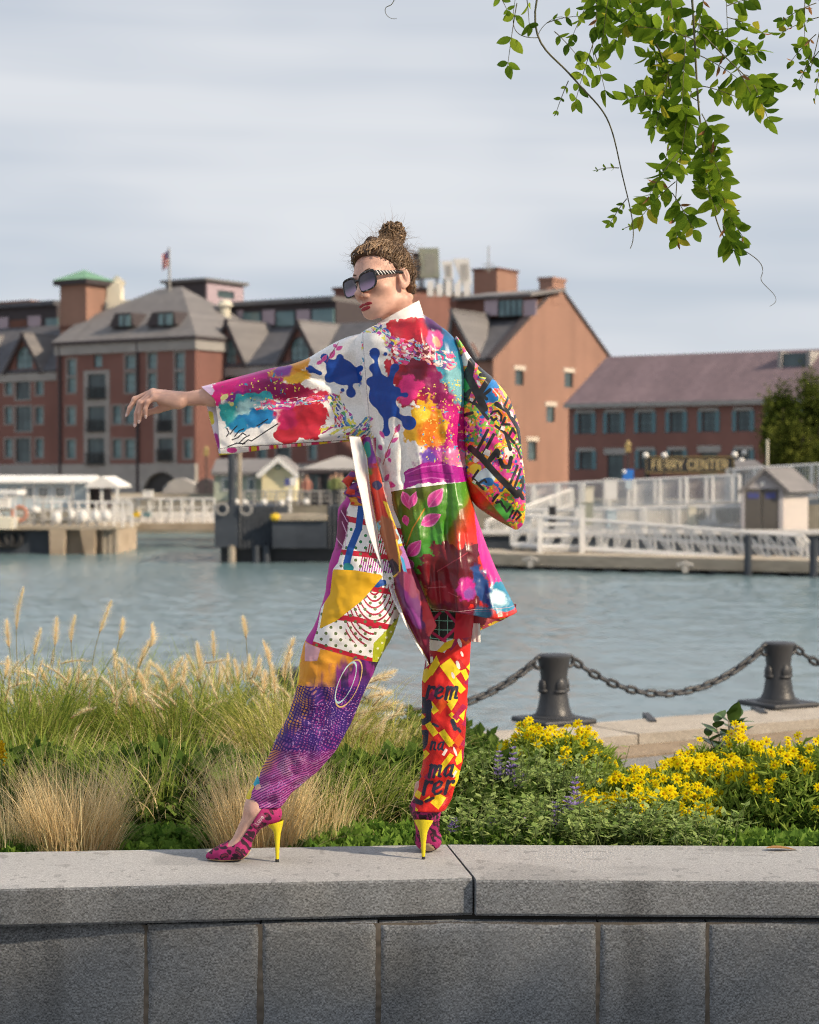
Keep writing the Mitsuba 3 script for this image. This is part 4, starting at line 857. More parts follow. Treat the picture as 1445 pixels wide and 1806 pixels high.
g = MB(); A = np.array([xb, Y + .2, zb_]); g.add([A, A + back, A + back + [0, 0, ze - zb_], A + [0, 0, ze - zb_]], [[0, 1, 2, 3]]); A2 = np.array([xa, Y + .2, zb_]); g.add([A2, A2 + back, A2 + back + [0, 0, ze - zb_], A2 + [0, 0, ze - zb_]], [[0, 3, 2, 1]]); g.add([A + back, A2 + back, A2 + back + [0, 0, ze - zb_], A + back + [0, 0, ze - zb_]], [[0, 1, 2, 3]]); obj('side', g.mesh(), 'shed_side_material', k)
for s, xe in ((-1, xa), (1, xb)):
    g = MB(); roof_poly(g, [np.array([xm, Y - .4, za + .16]), np.array([xe + s * .3, Y - .4, ze - .15]), np.array([xe + s * .3, Y - .4, ze - .15]) + back * 1.1, np.array([xm, Y - .4, za + .16]) + back * 1.1], .15); obj('roof', g.mesh(), 'slate_material', k)
    e0, e1 = (xa + .19, xm - .03) if s < 0 else (xm + .03, xb - .25); g = MB(); g.box(e0, e1, Y + .05, Y + .15, zb_, ztop(863, Y)); dk = obj('door', g.mesh(), 'door_dark_material', k)
    g = MB(); g.box(e0 + .15, e1 - .15, Y + .02, Y + .045, ztop(879, Y), ztop(869, Y)); obj('pane', g.mesh(), 'sign_blue_material', dk)
g = MB(); g.box(xm - .12, xm + .12, Y - .08, Y - .005, ztop(856, Y), ztop(850, Y)); obj('lamp', g.mesh(), 'white_paint_material', k)
# gangway truss (diagonals)
Y0, Y1 = 92.5, 86.5
k = thing('gangway', 'long white trussed aluminium gangway sloping down to the right float', 'gangway')
def lerp(a, b, t): return np.asarray(a) + (np.asarray(b) - np.asarray(a)) * t
for dy, nm in ((0, 'near'), (1.7, 'far')):
    e = np.array([0, dy, 0]); b0, b1 = at(905, 962, Y0) + e, at(1428, 993, Y1) + e; t0, t1 = at(905, 908, Y0) + e, at(1418, 946, Y1) + e
    g = MB(); g.tube([b0, b1], .14, 6); obj('bottom_chord', g.mesh(), 'white_paint_material', k)
    g = MB(); g.tube([t0, t1, lerp(t1, b1, .25) + [.18, 0, 0], b1], .075, 6); g.tube([lerp(b0, t0, .5), lerp(b1, t1, .5)], .045, 5); obj('rail', g.mesh(), 'white_paint_material', k)
    n = 17
    for i in range(n): t = i / (n - 1); g = MB(); g.tube([lerp(b0, b1, t), lerp(t0, t1, t)], .055, 5); obj('upright', g.mesh(), 'white_paint_material', k)
    for i in range(n - 1): t, u = i / (n - 1), (i + 1) / (n - 1); g = MB(); g.tube([lerp(t0, t1, t), lerp(b0, b1, u)] if i > 6 else [lerp(b0, b1, t), lerp(t0, t1, u)], .055, 5); obj('diagonal', g.mesh(), 'white_paint_material', k)
g = MB(); b0, b1 = at(905, 962, Y0), at(1428, 993, Y1); w3 = np.array([0, 1.7, 0]); g.add([b0, b1, b1 + w3, b0 + w3], [[0, 1, 2, 3]]); g.add([b0 - [0, 0, .08], b1 - [0, 0, .08], b1 + w3 - [0, 0, .08], b0 + w3 - [0, 0, .08]], [[0, 3, 2, 1]]); obj('deck', g.mesh(), 'grey_timber_material', k)
for i, (px, y0, y1) in enumerate(((952, 912, 990), (1026, 893, 992))):
    Y = 91.0; k2_ = thing('white_post', ('left', 'right')[i] + ' white square post beside the gangway on the float dock', 'post'); g = MB(); g.box(X(px, Y) - .12, X(px, Y) + .12, Y - .5, Y - .26, ztop(y1, Y), ztop(y0, Y)); obj('post', g.mesh(), 'white_paint_material', k2_); g = MB(); g.box(X(px, Y) - .16, X(px, Y) + .16, Y - .55, Y - .2, ztop(y0, Y), ztop(y0 - 3, Y)); obj('cap', g.mesh(), 'white_paint_material', k2_)
Y = 91.0
k = thing('cross_railing', 'short white three bar railing between the gangway posts', 'railing'); g = MB()
for py in (925, 945, 965): g.tube([[X(950, Y), Y - .2, ztop(py, Y)], [X(1030, Y), Y - .2, ztop(py, Y)]], .08, 5)
obj('bar', g.mesh(), 'white_paint_material', k)
g = MB(); g.box(X(952, Y), X(1026, Y), Y - .2, Y + .2, ztop(972, Y), ztop(962, Y)); obj('ledge', g.mesh(), 'white_paint_material', k)
# dark hull behind and the float
k = thing('dark_barge', 'low dark navy barge lying behind the white gangway', 'barge')
Y = 97.0; g = MB(); g.box(X(800, Y), X(1560, Y), Y, Y + 6, -4, ztop(944, Y)); obj('hull', g.mesh(), 'navy_material', k)
g = MB(); g.box(X(800, Y), X(1560, Y), Y - .25, Y + 6.2, ztop(944, Y), ztop(940, Y)); obj('deck_edge', g.mesh(), 'grey_timber_material', k)
for i, px in enumerate((905, 925, 985, 1060)): g = MB(); g.box(X(px, Y), X(px + 12, Y), Y - .1, Y - .003, ztop(975, Y), ztop(958, Y)); obj('hull_fender', g.mesh(), 'timber_material' if i < 2 else 'white_paint_material', k)
k = thing('float_dock', 'long pale timber float dock on the water at the right', 'dock')
def strip(ya0, ya1, yb0, yb1, Ya, Yb, dep_):
    a0, a1 = at(800, ya0, Ya), at(800, ya1, Ya); b0, b1 = at(1560, yb0, Yb), at(1560, yb1, Yb); w3 = np.array([0, dep_, 0])
    return [a1, b1, b0, a0, a1 + w3, b1 + w3, b0 + w3, a0 + w3], [[0, 1, 2, 3], [5, 4, 7, 6], [3, 2, 6, 7], [0, 4, 5, 1]]
g = MB(); g.add(*strip(974, 995, 992, 1013, 90.5, 82.5, 5)); obj('deck', g.mesh(), 'timber_material', k)
for px in np.arange(830, 1500, 47):
    t = (px - 800) / 760; Yq = 90.3 - 8 * t; yq = 996 + 18 * t; g = MB(); g.box(X(px, Yq), X(px + 30, Yq), Yq + .15, Yq + 4, -3.2, ztop(yq, Yq)); obj('float', g.mesh(), 'black_material', k)
for px in (1317, 1432):
    Yq = 84.8 if px < 1400 else 83.2; g = MB(); g.tube([[X(px, Yq), Yq - .45, -4], [X(px, Yq), Yq - .45, ztop(942 if px < 1400 else 950, Yq)]], .17, 9); obj('dock_pile', g.mesh(), 'navy_material', None, label=('dark pile at the float dock below the grey shed', 'dark pile at the right end of the float dock')[px > 1400], cat='pile')
for px, py in ((935, 988), (1207, 997)):
    Yq = 88.6 if px < 1000 else 85.8; g = MB(); c = at(px, py, Yq); g.tube([c - [.35, .25, 0], c + [0, -.3, .12], c + [.35, -.25, 0]], .09, 6); g.box(c[0] - .12, c[0] + .12, c[1] - .4, c[1] - .2, c[2] - .3, c[2]); obj('mooring_cleat', g.mesh(), 'grey_timber_material', None, label=('left', 'right')[px > 1000] + ' pale mooring cleat on the float dock', cat='cleat')
# ferry sign
Y = 124.0
k = thing('ferry_sign', 'black sign board with gold letters FERRY CENTER above the ramp', 'sign')
g = MB(); g.box(X(1140, Y), X(1293, Y), Y, Y + .3, ztop(833, Y), ztop(806, Y)); obj('board', g.mesh(), 'black_material', k)
mat('gold_material', (0.30, 0.22, 0.08), .5)
g = MB(); holed(g, sbox(X(1139, Y), ztop(834, Y), X(1294, Y), ztop(805, Y)).difference(sbox(X(1140.5, Y), ztop(832.5, Y), X(1292.5, Y), ztop(806.5, Y))), 1, Y - .08, Y - .003); obj('gold_border', g.mesh(), 'gold_material', k)
tm = meshkit.text_mesh('FERRY CENTER', 1.0, 0.05); bb = tm.bounds; wd = X(1284, Y) - X(1150, Y); hh = ztop(810.5, Y) - ztop(828, Y)
v = (tm.vertices - bb[0]) / (bb[1] - bb[0]); v = np.stack([X(1150, Y) + v[:, 0] * wd, Y - .06 + .055 * (1 - v[:, 2]), ztop(828, Y) + v[:, 1] * hh], 1)
mat('gold_letter_material', (0.62, 0.50, 0.26), .5); obj('lettering', trimesh.Trimesh(v, tm.faces, process=False), 'gold_letter_material', k)
for px in (1143, 1290): g = MB(); g.box(X(px, Y) - .15, X(px, Y) + .15, Y + .31, Y + .6, -.5, ztop(802, Y)); obj('post', g.mesh(), 'black_material', k)
mat('globe_material', (0.78, 0.76, 0.72), .3)
for i, (px, py, YY) in enumerate(((1139, 803, 123), (1172, 803, 123), (1296, 802, 122), (1308, 813, 121), (1314, 799, 126))):
    k = thing('globe_lamp', ('globe lamp above the left end of the ferry sign', 'second globe lamp above the ferry sign', 'globe lamp above the right end of the ferry sign', 'globe lamp right of and below the ferry sign end', 'globe lamp behind the right end of the ferry sign')[i], 'lamp')
    c = at(px, py, YY); g = MB(); e = trimesh.creation.icosphere(2, .19); g.add(e.vertices + c, e.faces); obj('globe', g.mesh(), 'globe_material', k, smooth=True)
    g = MB(); g.tube([[c[0], c[1], -.3], c - [0, 0, .18]], .05, 6); g.tube([c - [0, 0, .26], c - [0, 0, .16]], .11, 8); obj('post', g.mesh(), 'black_material', k)
k = thing('yellow_lantern', 'street lantern with a yellow head left of the ferry sign', 'lamp'); Y = 122
c = at(1108, 790, Y); g = MB(); g.box(c[0] - .17, c[0] + .17, Y - .17, Y + .17, c[2] - .25, c[2] + .2); g.tube([c + [0, 0, .2], c + [0, 0, .5]], [.22, .03], 8); obj('head', g.mesh(), 'gold_material', k)
g = MB(); g.tube([[c[0], Y, -.3], c - [0, 0, .25]], .06, 6); obj('post', g.mesh(), 'black_material', k)
k = thing('yellow_lantern', 'street lantern with a yellow head between the brick windows below the sleeve', 'lamp'); Y = 148
c = at(364, 798, Y); g = MB(); g.box(c[0] - .17, c[0] + .17, Y - .17, Y + .17, c[2] - .25, c[2] + .2); g.tube([c + [0, 0, .2], c + [0, 0, .5]], [.22, .03], 8); obj('head', g.mesh(), 'gold_material', k)
g = MB(); g.tube([[c[0], Y, -.3], c - [0, 0, .25]], .06, 6); obj('post', g.mesh(), 'black_material', k)
mat('blue_paint_material', (0.02, 0.16, 0.55), .5)
k = thing('blue_sign', 'bright blue sign on a post at the ramp left of the ferry sign', 'sign'); Y = 110
g = MB(); g.box(X(1099, Y), X(1118, Y), Y, Y + .1, ztop(846, Y), ztop(828, Y)); obj('board', g.mesh(), 'blue_paint_material', k)
g = MB(); g.box(X(1104, Y), X(1115, Y), Y - .02, Y + .05, ztop(862, Y), ztop(847, Y)); obj('lower_board', g.mesh(), 'pale_blue_material', k)
g = MB(); g.tube([[X(1108, Y), Y + .15, ztop(900, Y)], [X(1108, Y), Y + .15, ztop(828, Y)]], .05, 6); e = trimesh.creation.icosphere(1, .13); g.add(e.vertices + at(1101, 832, Y - .12), e.faces); obj('post', g.mesh(), 'white_paint_material', k)
for i, (px, w, y0, y1, m_) in enumerate(((1078, 22, 846, 880, 'white_paint_material'), (1040, 14, 860, 890, 'cream_material'), (1222, 12, 895, 935, 'cream_material'), (1080, 16, 902, 935, 'pale_blue_material'), (1250, 34, 920, 927, 'white_paint_material'), (1036, 20, 888, 925, 'sage_metal_material'), (975, 12, 895, 935, 'black_material'))):
    Y = 106.0 if y1 > 890 else 113; g = MB(); g.box(X(px, Y) - w / F * Y / 2, X(px, Y) + w / F * Y / 2, Y, Y + .5, ztop(y1, Y), ztop(y0, Y)); g.box(X(px, Y) - w / F * Y * .56, X(px, Y) + w / F * Y * .56, Y - .06, Y + .56, ztop(y0, Y), ztop(y0, Y) + .06)
    obj('ramp_locker', g.mesh(), m_, None, label=('white notice locker left of the blue sign', 'cream locker low on the ramp', 'cream bollard box near the grey shed', 'pale blue locker under the upper ramp', 'flat white tender bench left of the grey shed', 'sage green locker above the gangway post', 'black locker left of the gangway post')[i], cat='locker')
k = thing('ticket_kiosk_roof', 'dark low kiosk roof just right of the ferry sign', 'kiosk'); Y = 118
g = MB(); roof_poly(g, [(X(1298, Y), Y, ztop(826, Y)), (X(1352, Y), Y, ztop(824, Y)), (X(1346, Y), Y + 3, ztop(810, Y)), (X(1310, Y), Y + 3, ztop(811, Y))], .2); obj('roof', g.mesh(), 'slate_material', k)
g = MB(); g.box(X(1302, Y), X(1348, Y), Y + .4, Y + 2.6, -.2, ztop(826, Y)); obj('wall', g.mesh(), 'dark_trim_material', k)
g = MB(); c = at(1354, 775, 117); g.tube([[c[0], 117, 0], c], .07, 7); obj('white_mast', g.mesh(), 'cream_material', None, label='thin pale mast in front of the dark tree at the right', cat='mast')
# ---------------------------------------------------------------- bollards and chains on the quay edge
mat('iron_material', lambda p, n, uv: mix((0.022, 0.024, 0.028), (0.05, 0.052, 0.058), fbm(p.x * 9, p.y * 9, p.z * 5)), lambda p, n, uv: 0.34 + 0.25 * noise(p.x * 14, p.y * 14, p.z * 8), bump=(lambda p, n, uv: noise(p.x * 80, p.y * 80, p.z * 80), 0.0012), specular=0.5)
ZK = 0.075                               # top of the kerb stones
ang = math.atan2(QD[1], QD[0])
def bollard_part(prof, n=40): 
    m = lathe(prof, n); return m
def rot_z(a):
    M = np.eye(4); M[0, 0] = M[1, 1] = math.cos(a); M[0, 1], M[1, 0] = -math.sin(a), math.sin(a); return M
body_prof = [(0, .0), (.122, .0), (.122, .012), (.116, .03), (.104, .075), (.096, .14), (.086, .22), (.087, .32), (.094, .40), (.106, .465), (.112, .49), (.112, .508), (.100, .520), (.070, .524), (0, .526)]
g = MB(); m = trimesh.creation.box([.50, .50, .034]); m.apply_translation([0, 0, .017]); base_m = m
def rounded_plate(w, h, r=.012):
    import manifold3d as mf
    s = [mf.Manifold.sphere(r, 12).translate([x * (w / 2 - r), y * (w / 2 - r), z]) for x in (-1, 1) for y in (-1, 1) for z in (r, h - r)]
    return mf.Manifold.batch_hull(s)
plate = mikit.ply(rounded_plate(.41, .036), 'iron_material', smooth=30)
plate2 = mikit.ply(lathe([(0, .03), (.155, .03), (.155, .042), (.14, .054), (0, .054)], 40), 'iron_material', smooth=35)
shaft = mikit.ply(lathe([(r, z * .77 + .05) for r, z in body_prof], 40), 'iron_material', smooth=40)
crests = []                              # the moulded crest on the shaft: a shield with a foot
for s in (-1, 1):
    m = trimesh.creation.icosphere(3); v = m.vertices * np.array([.022, .034, .050]); v[:, 2] += .245
    v[:, 0] += .092; g = MB(); g.add(v * np.array([s, 1, 1]), m.faces if s > 0 else m.faces[:, ::-1])
    m = trimesh.creation.icosphere(2); v = m.vertices * np.array([.032, .040, .020]) + [.086, 0, .215]; g.add(v * np.array([s, 1, 1]), m.faces if s > 0 else m.faces[:, ::-1]); crests.append(mikit.ply(g.mesh(), 'iron_material', smooth=True))
g = MB(); m = trimesh.creation.icosphere(2); g.add(m.vertices * np.array([.038, .022, .052]) + [0, -.084, .25], m.faces); g.add(m.vertices * np.array([.05, .026, .018]) + [0, -.082, .212], m.faces); shield = mikit.ply(g.mesh(), 'iron_material', smooth=True)
lug = trimesh.creation.torus(.035, .013, 16, 8); lug.apply_transform(trimesh.transformations.rotation_matrix(math.pi / 2, [1, 0, 0]))
lugs = [mikit.ply(trimesh.Trimesh(lug.vertices + [s * .122, 0, .40], lug.faces), 'iron_material', smooth=True) for s in (-1, 1)]
bpos = []
b1 = at(977, 1297, 12.92)[:2]; b2 = at(1373, 1266, 13.86)[:2]
step = b2 - b1
for i in range(-2, 3):
    bpos.append(b1 + step * i)
blab = {0: 'black iron mooring bollard nearest the woman, with chains on both sides', 1: 'black iron mooring bollard at the right edge of the quay', -1: 'black iron mooring bollard hidden behind the tall grass and left leg', -2: 'black iron mooring bollard at the far left behind the grass', 2: 'black iron mooring bollard outside the right edge'}
for i, p in zip(range(-2, 3), bpos):
    if i in (-2, 2): continue
    M = rot_z(math.atan2(step[1], step[0])); M[:3, 3] = [p[0], p[1], ZK]
    k = thing('mooring_bollard', blab[i], 'bollard')
    for nm, d in (('base_plate', plate), ('collar', plate2), ('shaft', shaft), ('crest', crests[0]), ('crest', crests[1]), ('shield', shield), ('lug', lugs[0]), ('lug', lugs[1])): obj(nm, d, None, k, to_world=M)
# chains: alternating links along a catenary
def link_mesh(L=.105, W=.062, r=.0125, n=20, k=8):
    t = np.linspace(0, 2 * np.pi, n, endpoint=False); s = (L - W) / 2
    x = np.cos(t) * (W / 2 - r) + np.sign(np.cos(t)) * s; y = np.sin(t) * (W / 2 - r)
    c = np.stack([x, y, 0 * x], 1); tg = np.roll(c, -1, 0) - np.roll(c, 1, 0); tg /= np.linalg.norm(tg, axis=1, keepdims=True)
    nrm = np.stack([tg[:, 1], -tg[:, 0], 0 * x], 1); a = np.arange(k) * 2 * np.pi / k
    v = c[:, None] + r * (np.cos(a)[None, :, None] * nrm[:, None] + np.sin(a)[None, :, None] * np.array([0, 0, 1.0]))
    i, j = np.meshgrid(np.arange(n), np.arange(k), indexing='ij')
    q = np.stack([i * k + j, ((i + 1) % n) * k + j, ((i + 1) % n) * k + (j + 1) % k, i * k + (j + 1) % k], -1).reshape(-1, 4)
    return v.reshape(-1, 3), q[:, ::-1]
link = mikit.ply(link_mesh(), 'iron_material', smooth=True)
for ci, (i, lab) in enumerate(((-2, 'iron chain at the far left behind the grass'), (-1, 'iron chain hanging from the nearest bollard to the left behind the legs'), (0, 'iron chain sagging between the two visible bollards'), (1, 'iron chain leaving the picture at the right of the right bollard'))):
    pa, pb = b1 + step * i, b1 + step * (i + 1); d = (pb - pa); D = np.linalg.norm(d); d /= D
    s = np.linspace(.15, D - .15, 400); t = s / D * 2 - 1
    z = ZK + .515 - .285 * (1 - t ** 2) / (1 - ((.15 / D) * 2 - 1) ** 2 * 0) ; z = ZK + .405 - .265 * (1 - (t / abs(t[0])) ** 2)
    P = np.column_stack([pa[0] + d[0] * s, pa[1] + d[1] * s, z]); L = np.concatenate([[0], np.cumsum(np.linalg.norm(np.diff(P, axis=0), axis=1))])
    n = int(round(L[-1] / .0795)); k = thing('chain', lab, 'chain')
    for j in range(n):
        u = (j + .5) * L[-1] / n; c = np.array([np.interp(u, L, P[:, q]) for q in range(3)]); c2 = np.array([np.interp(u + .01, L, P[:, q]) for q in range(3)])
        x = (c2 - c) / (np.linalg.norm(c2 - c) + 1e-9)
        y = np.cross([0, 0, 1], x); y /= np.linalg.norm(y); zz = np.cross(x, y); a = (0.35 if j % 2 else 0.35 + math.pi / 2)
        y, zz = y * math.cos(a) + zz * math.sin(a), zz * math.cos(a) - y * math.sin(a)
        M = np.eye(4); M[:3, 0], M[:3, 1], M[:3, 2], M[:3, 3] = x, y, zz, c
        obj('link', link, None, k, to_world=M)
# dark little iron clamps set in the kerb
for i, px in enumerate((1152, 1348, 935)):
    p = qp(0, 0, 0); c = at(px, 1312 - (px - 1152) * .07, 12.98 + (px - 1152) * .0022); g = MB(); g.box(c[0] - .022, c[0] + .022, c[1] - .02, c[1] + .4, .0, ZK + .012)
    obj('kerb_clamp', g.mesh(), 'iron_material', None, label=('dark iron clamp in the kerb between the two bollards', 'dark iron clamp in the kerb near the right bollard', 'dark iron clamp in the kerb under the nearest bollard')[i], cat='clamp')
# ---------------------------------------------------------------- planting bed: grasses, flowers, shrubs
mat('blade_material', VC, 0.6, two=False); 
scene['blade_material'] = {'type': 'principledthin', 'base_color': VC, 'roughness': 0.55, 'diff_trans': 0.7, 'spec_trans': 0.0}
mat('petal_material', VC, 0.6); scene['petal_material'] = {'type': 'principledthin', 'base_color': VC, 'roughness': 0.5, 'diff_trans': 0.8, 'spec_trans': 0.0}
def blades(base, n, r0, length, lean, width, cols, rng, segs=6, droop=1.0, dirbias=(0, 0), spread=0.0):
    """Curved grass blades growing from a clump at base; returns (v, f, colour)."""
    a = rng.uniform(0, 2 * np.pi, n); rad = r0 * np.sqrt(rng.uniform(0, 1, n))
    b = np.column_stack([base[0] + rad * np.cos(a), base[1] + rad * np.sin(a), np.zeros(n)])
    b[:, 2] = soil_z(b[:, 0], b[:, 1]) - .02
    L = length * rng.uniform(.42, 1.15, n); th = np.abs(rng.normal(0, lean, n)) + 0.05
    da = a + rng.normal(0, .7, n)
    out = np.column_stack([np.cos(da) + dirbias[0], np.sin(da) + dirbias[1]]); out /= np.linalg.norm(out, axis=1, keepdims=True)
    s = np.linspace(0, 1, segs + 1)
    # angle from vertical grows along the blade
    phi = th[:, None] * (.35 + 1.0 * s[None]) + droop * rng.uniform(.2, 1.3, n)[:, None] * s[None] ** 2.2
    ds = L[:, None] / segs
    hx = np.concatenate([np.zeros((n, 1)), np.cumsum(np.sin(phi[:, 1:]) * ds, 1)], 1); hz = np.concatenate([np.zeros((n, 1)), np.cumsum(np.cos(phi[:, 1:]) * ds, 1)], 1)
    P = b[:, None] + np.stack([out[:, :1] * hx, out[:, 1:] * hx, hz], -1)
    tw = rng.uniform(0, np.pi, n); side = np.column_stack([np.cos(tw), np.sin(tw), np.zeros(n)])
    w = width * rng.uniform(.6, 1.2, n)[:, None] * (1 - s[None] ** 1.8 * .92) * np.minimum(1, .5 + 3 * s[None])
    A, B_ = P - side[:, None] * w[..., None] / 2, P + side[:, None] * w[..., None] / 2
    v = np.stack([A, B_], 2).reshape(n, -1, 3)
    m = (segs + 1) * 2; i = np.arange(segs) * 2
    q = np.stack([i, i + 1, i + 3, i + 2], 1); f = (q[None] + (np.arange(n) * m)[:, None, None]).reshape(-1, 4)
    c0, c1 = cols; t = rng.uniform(0, 1, n)[:, None, None]; tip = s[None, :, None]
    col = (np.asarray(c0)[None, None] * (1 - t) + np.asarray(c1)[None, None] * t) * (0.8 + .45 * rng.uniform(0, 1, (n, 1, 1)))
    if len(cols) > 2 if False else False: pass
    col = np.repeat((col * (1 + 0 * tip)), 2, 1).reshape(n, -1, 3)
    return v.reshape(-1, 3), f, np.clip(col, 0, 1).reshape(-1, 3)
def join(parts):
    v, f, c, n = [], [], [], 0
    for a, b, d in parts:
        b = np.asarray(b); b = np.vstack([b[:, [0, 1, 2]], b[:, [0, 2, 3]]]) if b.shape[1] == 4 else b
        v.append(a); f.append(b + n); c.append(d); n += len(a)
    return (np.vstack(v), np.vstack(f)), np.vstack(c)
def gx(px, Y): return (px - CX) / F * Y
GREEN = ((.12, .20, .03), (.46, .53, .12)); TAN = ((.42, .27, .11), (.62, .44, .22)); OLIVE = ((.24, .28, .05), (.56, .53, .16)); STRAW = ((.66, .50, .25), (.95, .78, .48))
def plume(base, tip, rng, rad=.016, n=230):
    """A feathery seed head from base to tip: a bent axis with fine bristles."""
    base, tip = np.asarray(base), np.asarray(tip); ax = tip - base; L = np.linalg.norm(ax); ax /= L
    e1 = np.cross(ax, [0.3, 1, 0.1]); e1 /= np.linalg.norm(e1); e2 = np.cross(ax, e1)
    bend = e1 * L * rng.normal(0, .22) + [0, 0, -.06 * L]
    s = rng.uniform(0, 1, n) ; a = rng.uniform(0, 2 * np.pi, n)
    env = rad * 1.15 * (np.sin(np.clip(s * .93 + .07, 0, 1) * np.pi) ** .6 + .15) * rng.uniform(.6, 1.25, n)
    d = np.cos(a)[:, None] * e1 + np.sin(a)[:, None] * e2
    p0 = base + ax * (s * L * .92)[:, None] + bend * (s ** 2)[:, None]; p1 = p0 + d * env[:, None] + ax * (.014 + .012 * rng.uniform(0, 1, n))[:, None]
    sd = np.cross(d, ax); w = .0009
    v = np.stack([p0 - sd * w, p0 + sd * w, p1], 1).reshape(-1, 3); f = np.arange(3 * n).reshape(-1, 3)
    tv, tf = tube([base, base + ax * L * .5 + bend * .25, tip + bend], [.0028, .0022, .0008], 4)
    c = np.array([.98, .88, .66]) * (0.8 + .4 * rng.uniform(0, 1, (n, 1))); c = np.repeat(c, 3, 0)
    tf = np.asarray(tf); tf = np.vstack([tf[:, [0, 1, 2]]]) if tf.shape[1] == 3 else tf
    return (np.vstack([v, tv]), np.vstack([f, tf + len(v)])), np.vstack([c, np.tile([.45, .30, .14], (len(tv), 1))])
def tube(points, radii, sides=6, cap=True, _t=tube):
    v, f = _t(points, radii, sides, cap); f = np.asarray(f); return v, f
MBt = tube
rng = np.random.default_rng(12)
def tubef(points, radii, sides=4):
    m = MB(); m.tube(points, radii, sides); return m.mesh()
# tall green fountain grass clumps: (px of the base, Y, blade count, length, label)
clumps = [(40, 8.0, 1500, .66, 'green fountain grass clump at the left picture edge, behind the left straw tuft'),
          (165, 8.4, 1500, .66, 'green fountain grass clump second from the left, with many tan plumes'),
          (310, 8.1, 1500, .60, 'green fountain grass clump in the middle of the left half'),
          (420, 8.5, 1500, .66, 'green fountain grass clump with the tallest plumes left of the slanted leg'),
          (540, 7.6, 1500, .56, 'fountain grass clump directly behind the slanted left leg'),
          (640, 7.3, 1700, .45, 'arching olive fountain grass clump between the two legs'),
          (270, 6.9, 1300, .40, 'short green grass clump in the gap between the two straw tufts'), (60, 7.0, 1100, .42, 'short green grass clump behind the left straw tuft'), (570, 6.75, 1100, .38, 'short green grass clump right of the profile shoe'), (690, 6.9, 900, .34, 'short green grass clump beside the rear shoe')]
plist = {0: [(30, 1030, .30, 0), (8, 1090, .2, -.15), (65, 1105, .2, .1), (100, 1085, .2, .05), (75, 1175, .13, -.2), (20, 1160, .14, .3)],
         1: [(125, 1082, .2, .0), (197, 1055, .26, .35), (222, 1090, .16, .3), (128, 1180, .14, .4), (150, 1190, .15, .1), (200, 1145, .16, -.2), (175, 1175, .2, .05), (105, 1205, .12, -.3), (160, 1250, .12, .0), (184, 1215, .1, .2)],
         2: [(265, 1125, .22, .4), (285, 1110, .14, .6), (290, 1160, .2, -.1), (310, 1155, .18, .1), (335, 1165, .18, .35), (250, 1180, .14, -.2), (320, 1195, .2, .8), (275, 1200, .14, .1), (230, 1215, .12, 0)],
         3: [(378, 1110, .2, .02), (350, 1130, .2, -.1), (355, 1140, .26, .05), (405, 1150, .22, .1), (432, 1085, .16, -.05), (330, 1150, .2, -.4), (445, 1155, .18, .2), (420, 1160, .2, -.02), (395, 1175, .18, .3), (370, 1170, .2, -.2)],
         4: [(475, 1130, .16, .0), (488, 1165, .2, .05), (512, 1120, .2, .15), (497, 1150, .18, -.1), (470, 1180, .15, .1)],
         5: [(700, 1187, .15, 1.35), (690, 1215, .16, 1.2), (660, 1200, .2, 1.0), (672, 1245, .2, 1.2), (640, 1225, .16, .6), (705, 1240, .18, 1.3)]}
for ci, (px, Y, n, L, lab) in enumerate(clumps):
    k = thing('fountain_grass', lab, 'ornamental grass', 'green fountain grasses behind the wall')
    b = (gx(px, Y), Y); q = 1.0
    cols = GREEN if ci < 4 or ci > 5 else OLIVE
    parts = [blades(b, n, .22, L, .33, .0062, cols, rng, 8, 1.25), blades(b, n // 3, .26, L * .9, .6, .0055, OLIVE if ci < 4 else STRAW, rng, 7, 1.0), blades(b, n // 6, .2, L * .9, .4, .004, STRAW, rng, 6, .8)]
    mm, cc = join(parts); obj('blade', mm, 'blade_material', k, kind='stuff', color=cc)
    for (tx, ty, pl, tilt) in plist.get(ci, ()):
        Yp = Y + rng.uniform(-.3, .3); tip = at(tx, ty, Yp); ln = np.array([math.sin(tilt) , rng.uniform(-.1, .1), math.cos(tilt)]); ln /= np.linalg.norm(ln)
        base = tip - ln * pl * .62
        pm, pc = plume(base, tip, rng, rad=.020 + .007 * rng.uniform(), n=420)
        kk = obj('plume', pm, 'blade_material', k, color=pc)
        root = np.array([b[0] + rng.uniform(-.12, .12), b[1] + rng.uniform(-.1, .1), soil_z(b[0], b[1]) - .02])
        t = np.linspace(0, 1, 9)[:, None]; mid = root * (1 - t) ** 2 + 2 * (1 - t) * t * (base - ln * .35 * np.linalg.norm(base - root) ) + base * t ** 2
        sv, sf = tube(mid, np.linspace(.0022, .0013, 9), 4); obj('stem', (sv, sf), 'blade_material', kk, color=np.tile([.30, .27, .08], (len(sv), 1)))
# extra soft plumes in the depth of the clumps, too many to count one by one
parts = []
for i in range(170):
    px = rng.uniform(-5, 520) if i < 155 else rng.uniform(640, 720); Y = rng.uniform(7.7, 8.9) if i < 155 else rng.uniform(7.2, 7.6); py = 1150 + 150 * rng.beta(1.3, 2.2) + (25 if i >= 155 else 0)
    tip = at(px, py, Y); a = rng.normal(0, .62) if i < 155 else rng.uniform(.6, 1.3); ln = np.array([math.sin(a), rng.uniform(-.3, .3), math.cos(a)])
    pm, pc = plume(tip - ln * rng.uniform(.08, .13), tip, rng, rad=.016, n=150); parts.append((pm[0], pm[1], pc))
mm, cc = join(parts); obj('back_plumes', mm, 'blade_material', None, kind='stuff', color=cc, label='tan seed plumes among the fountain grass', cat='grass')
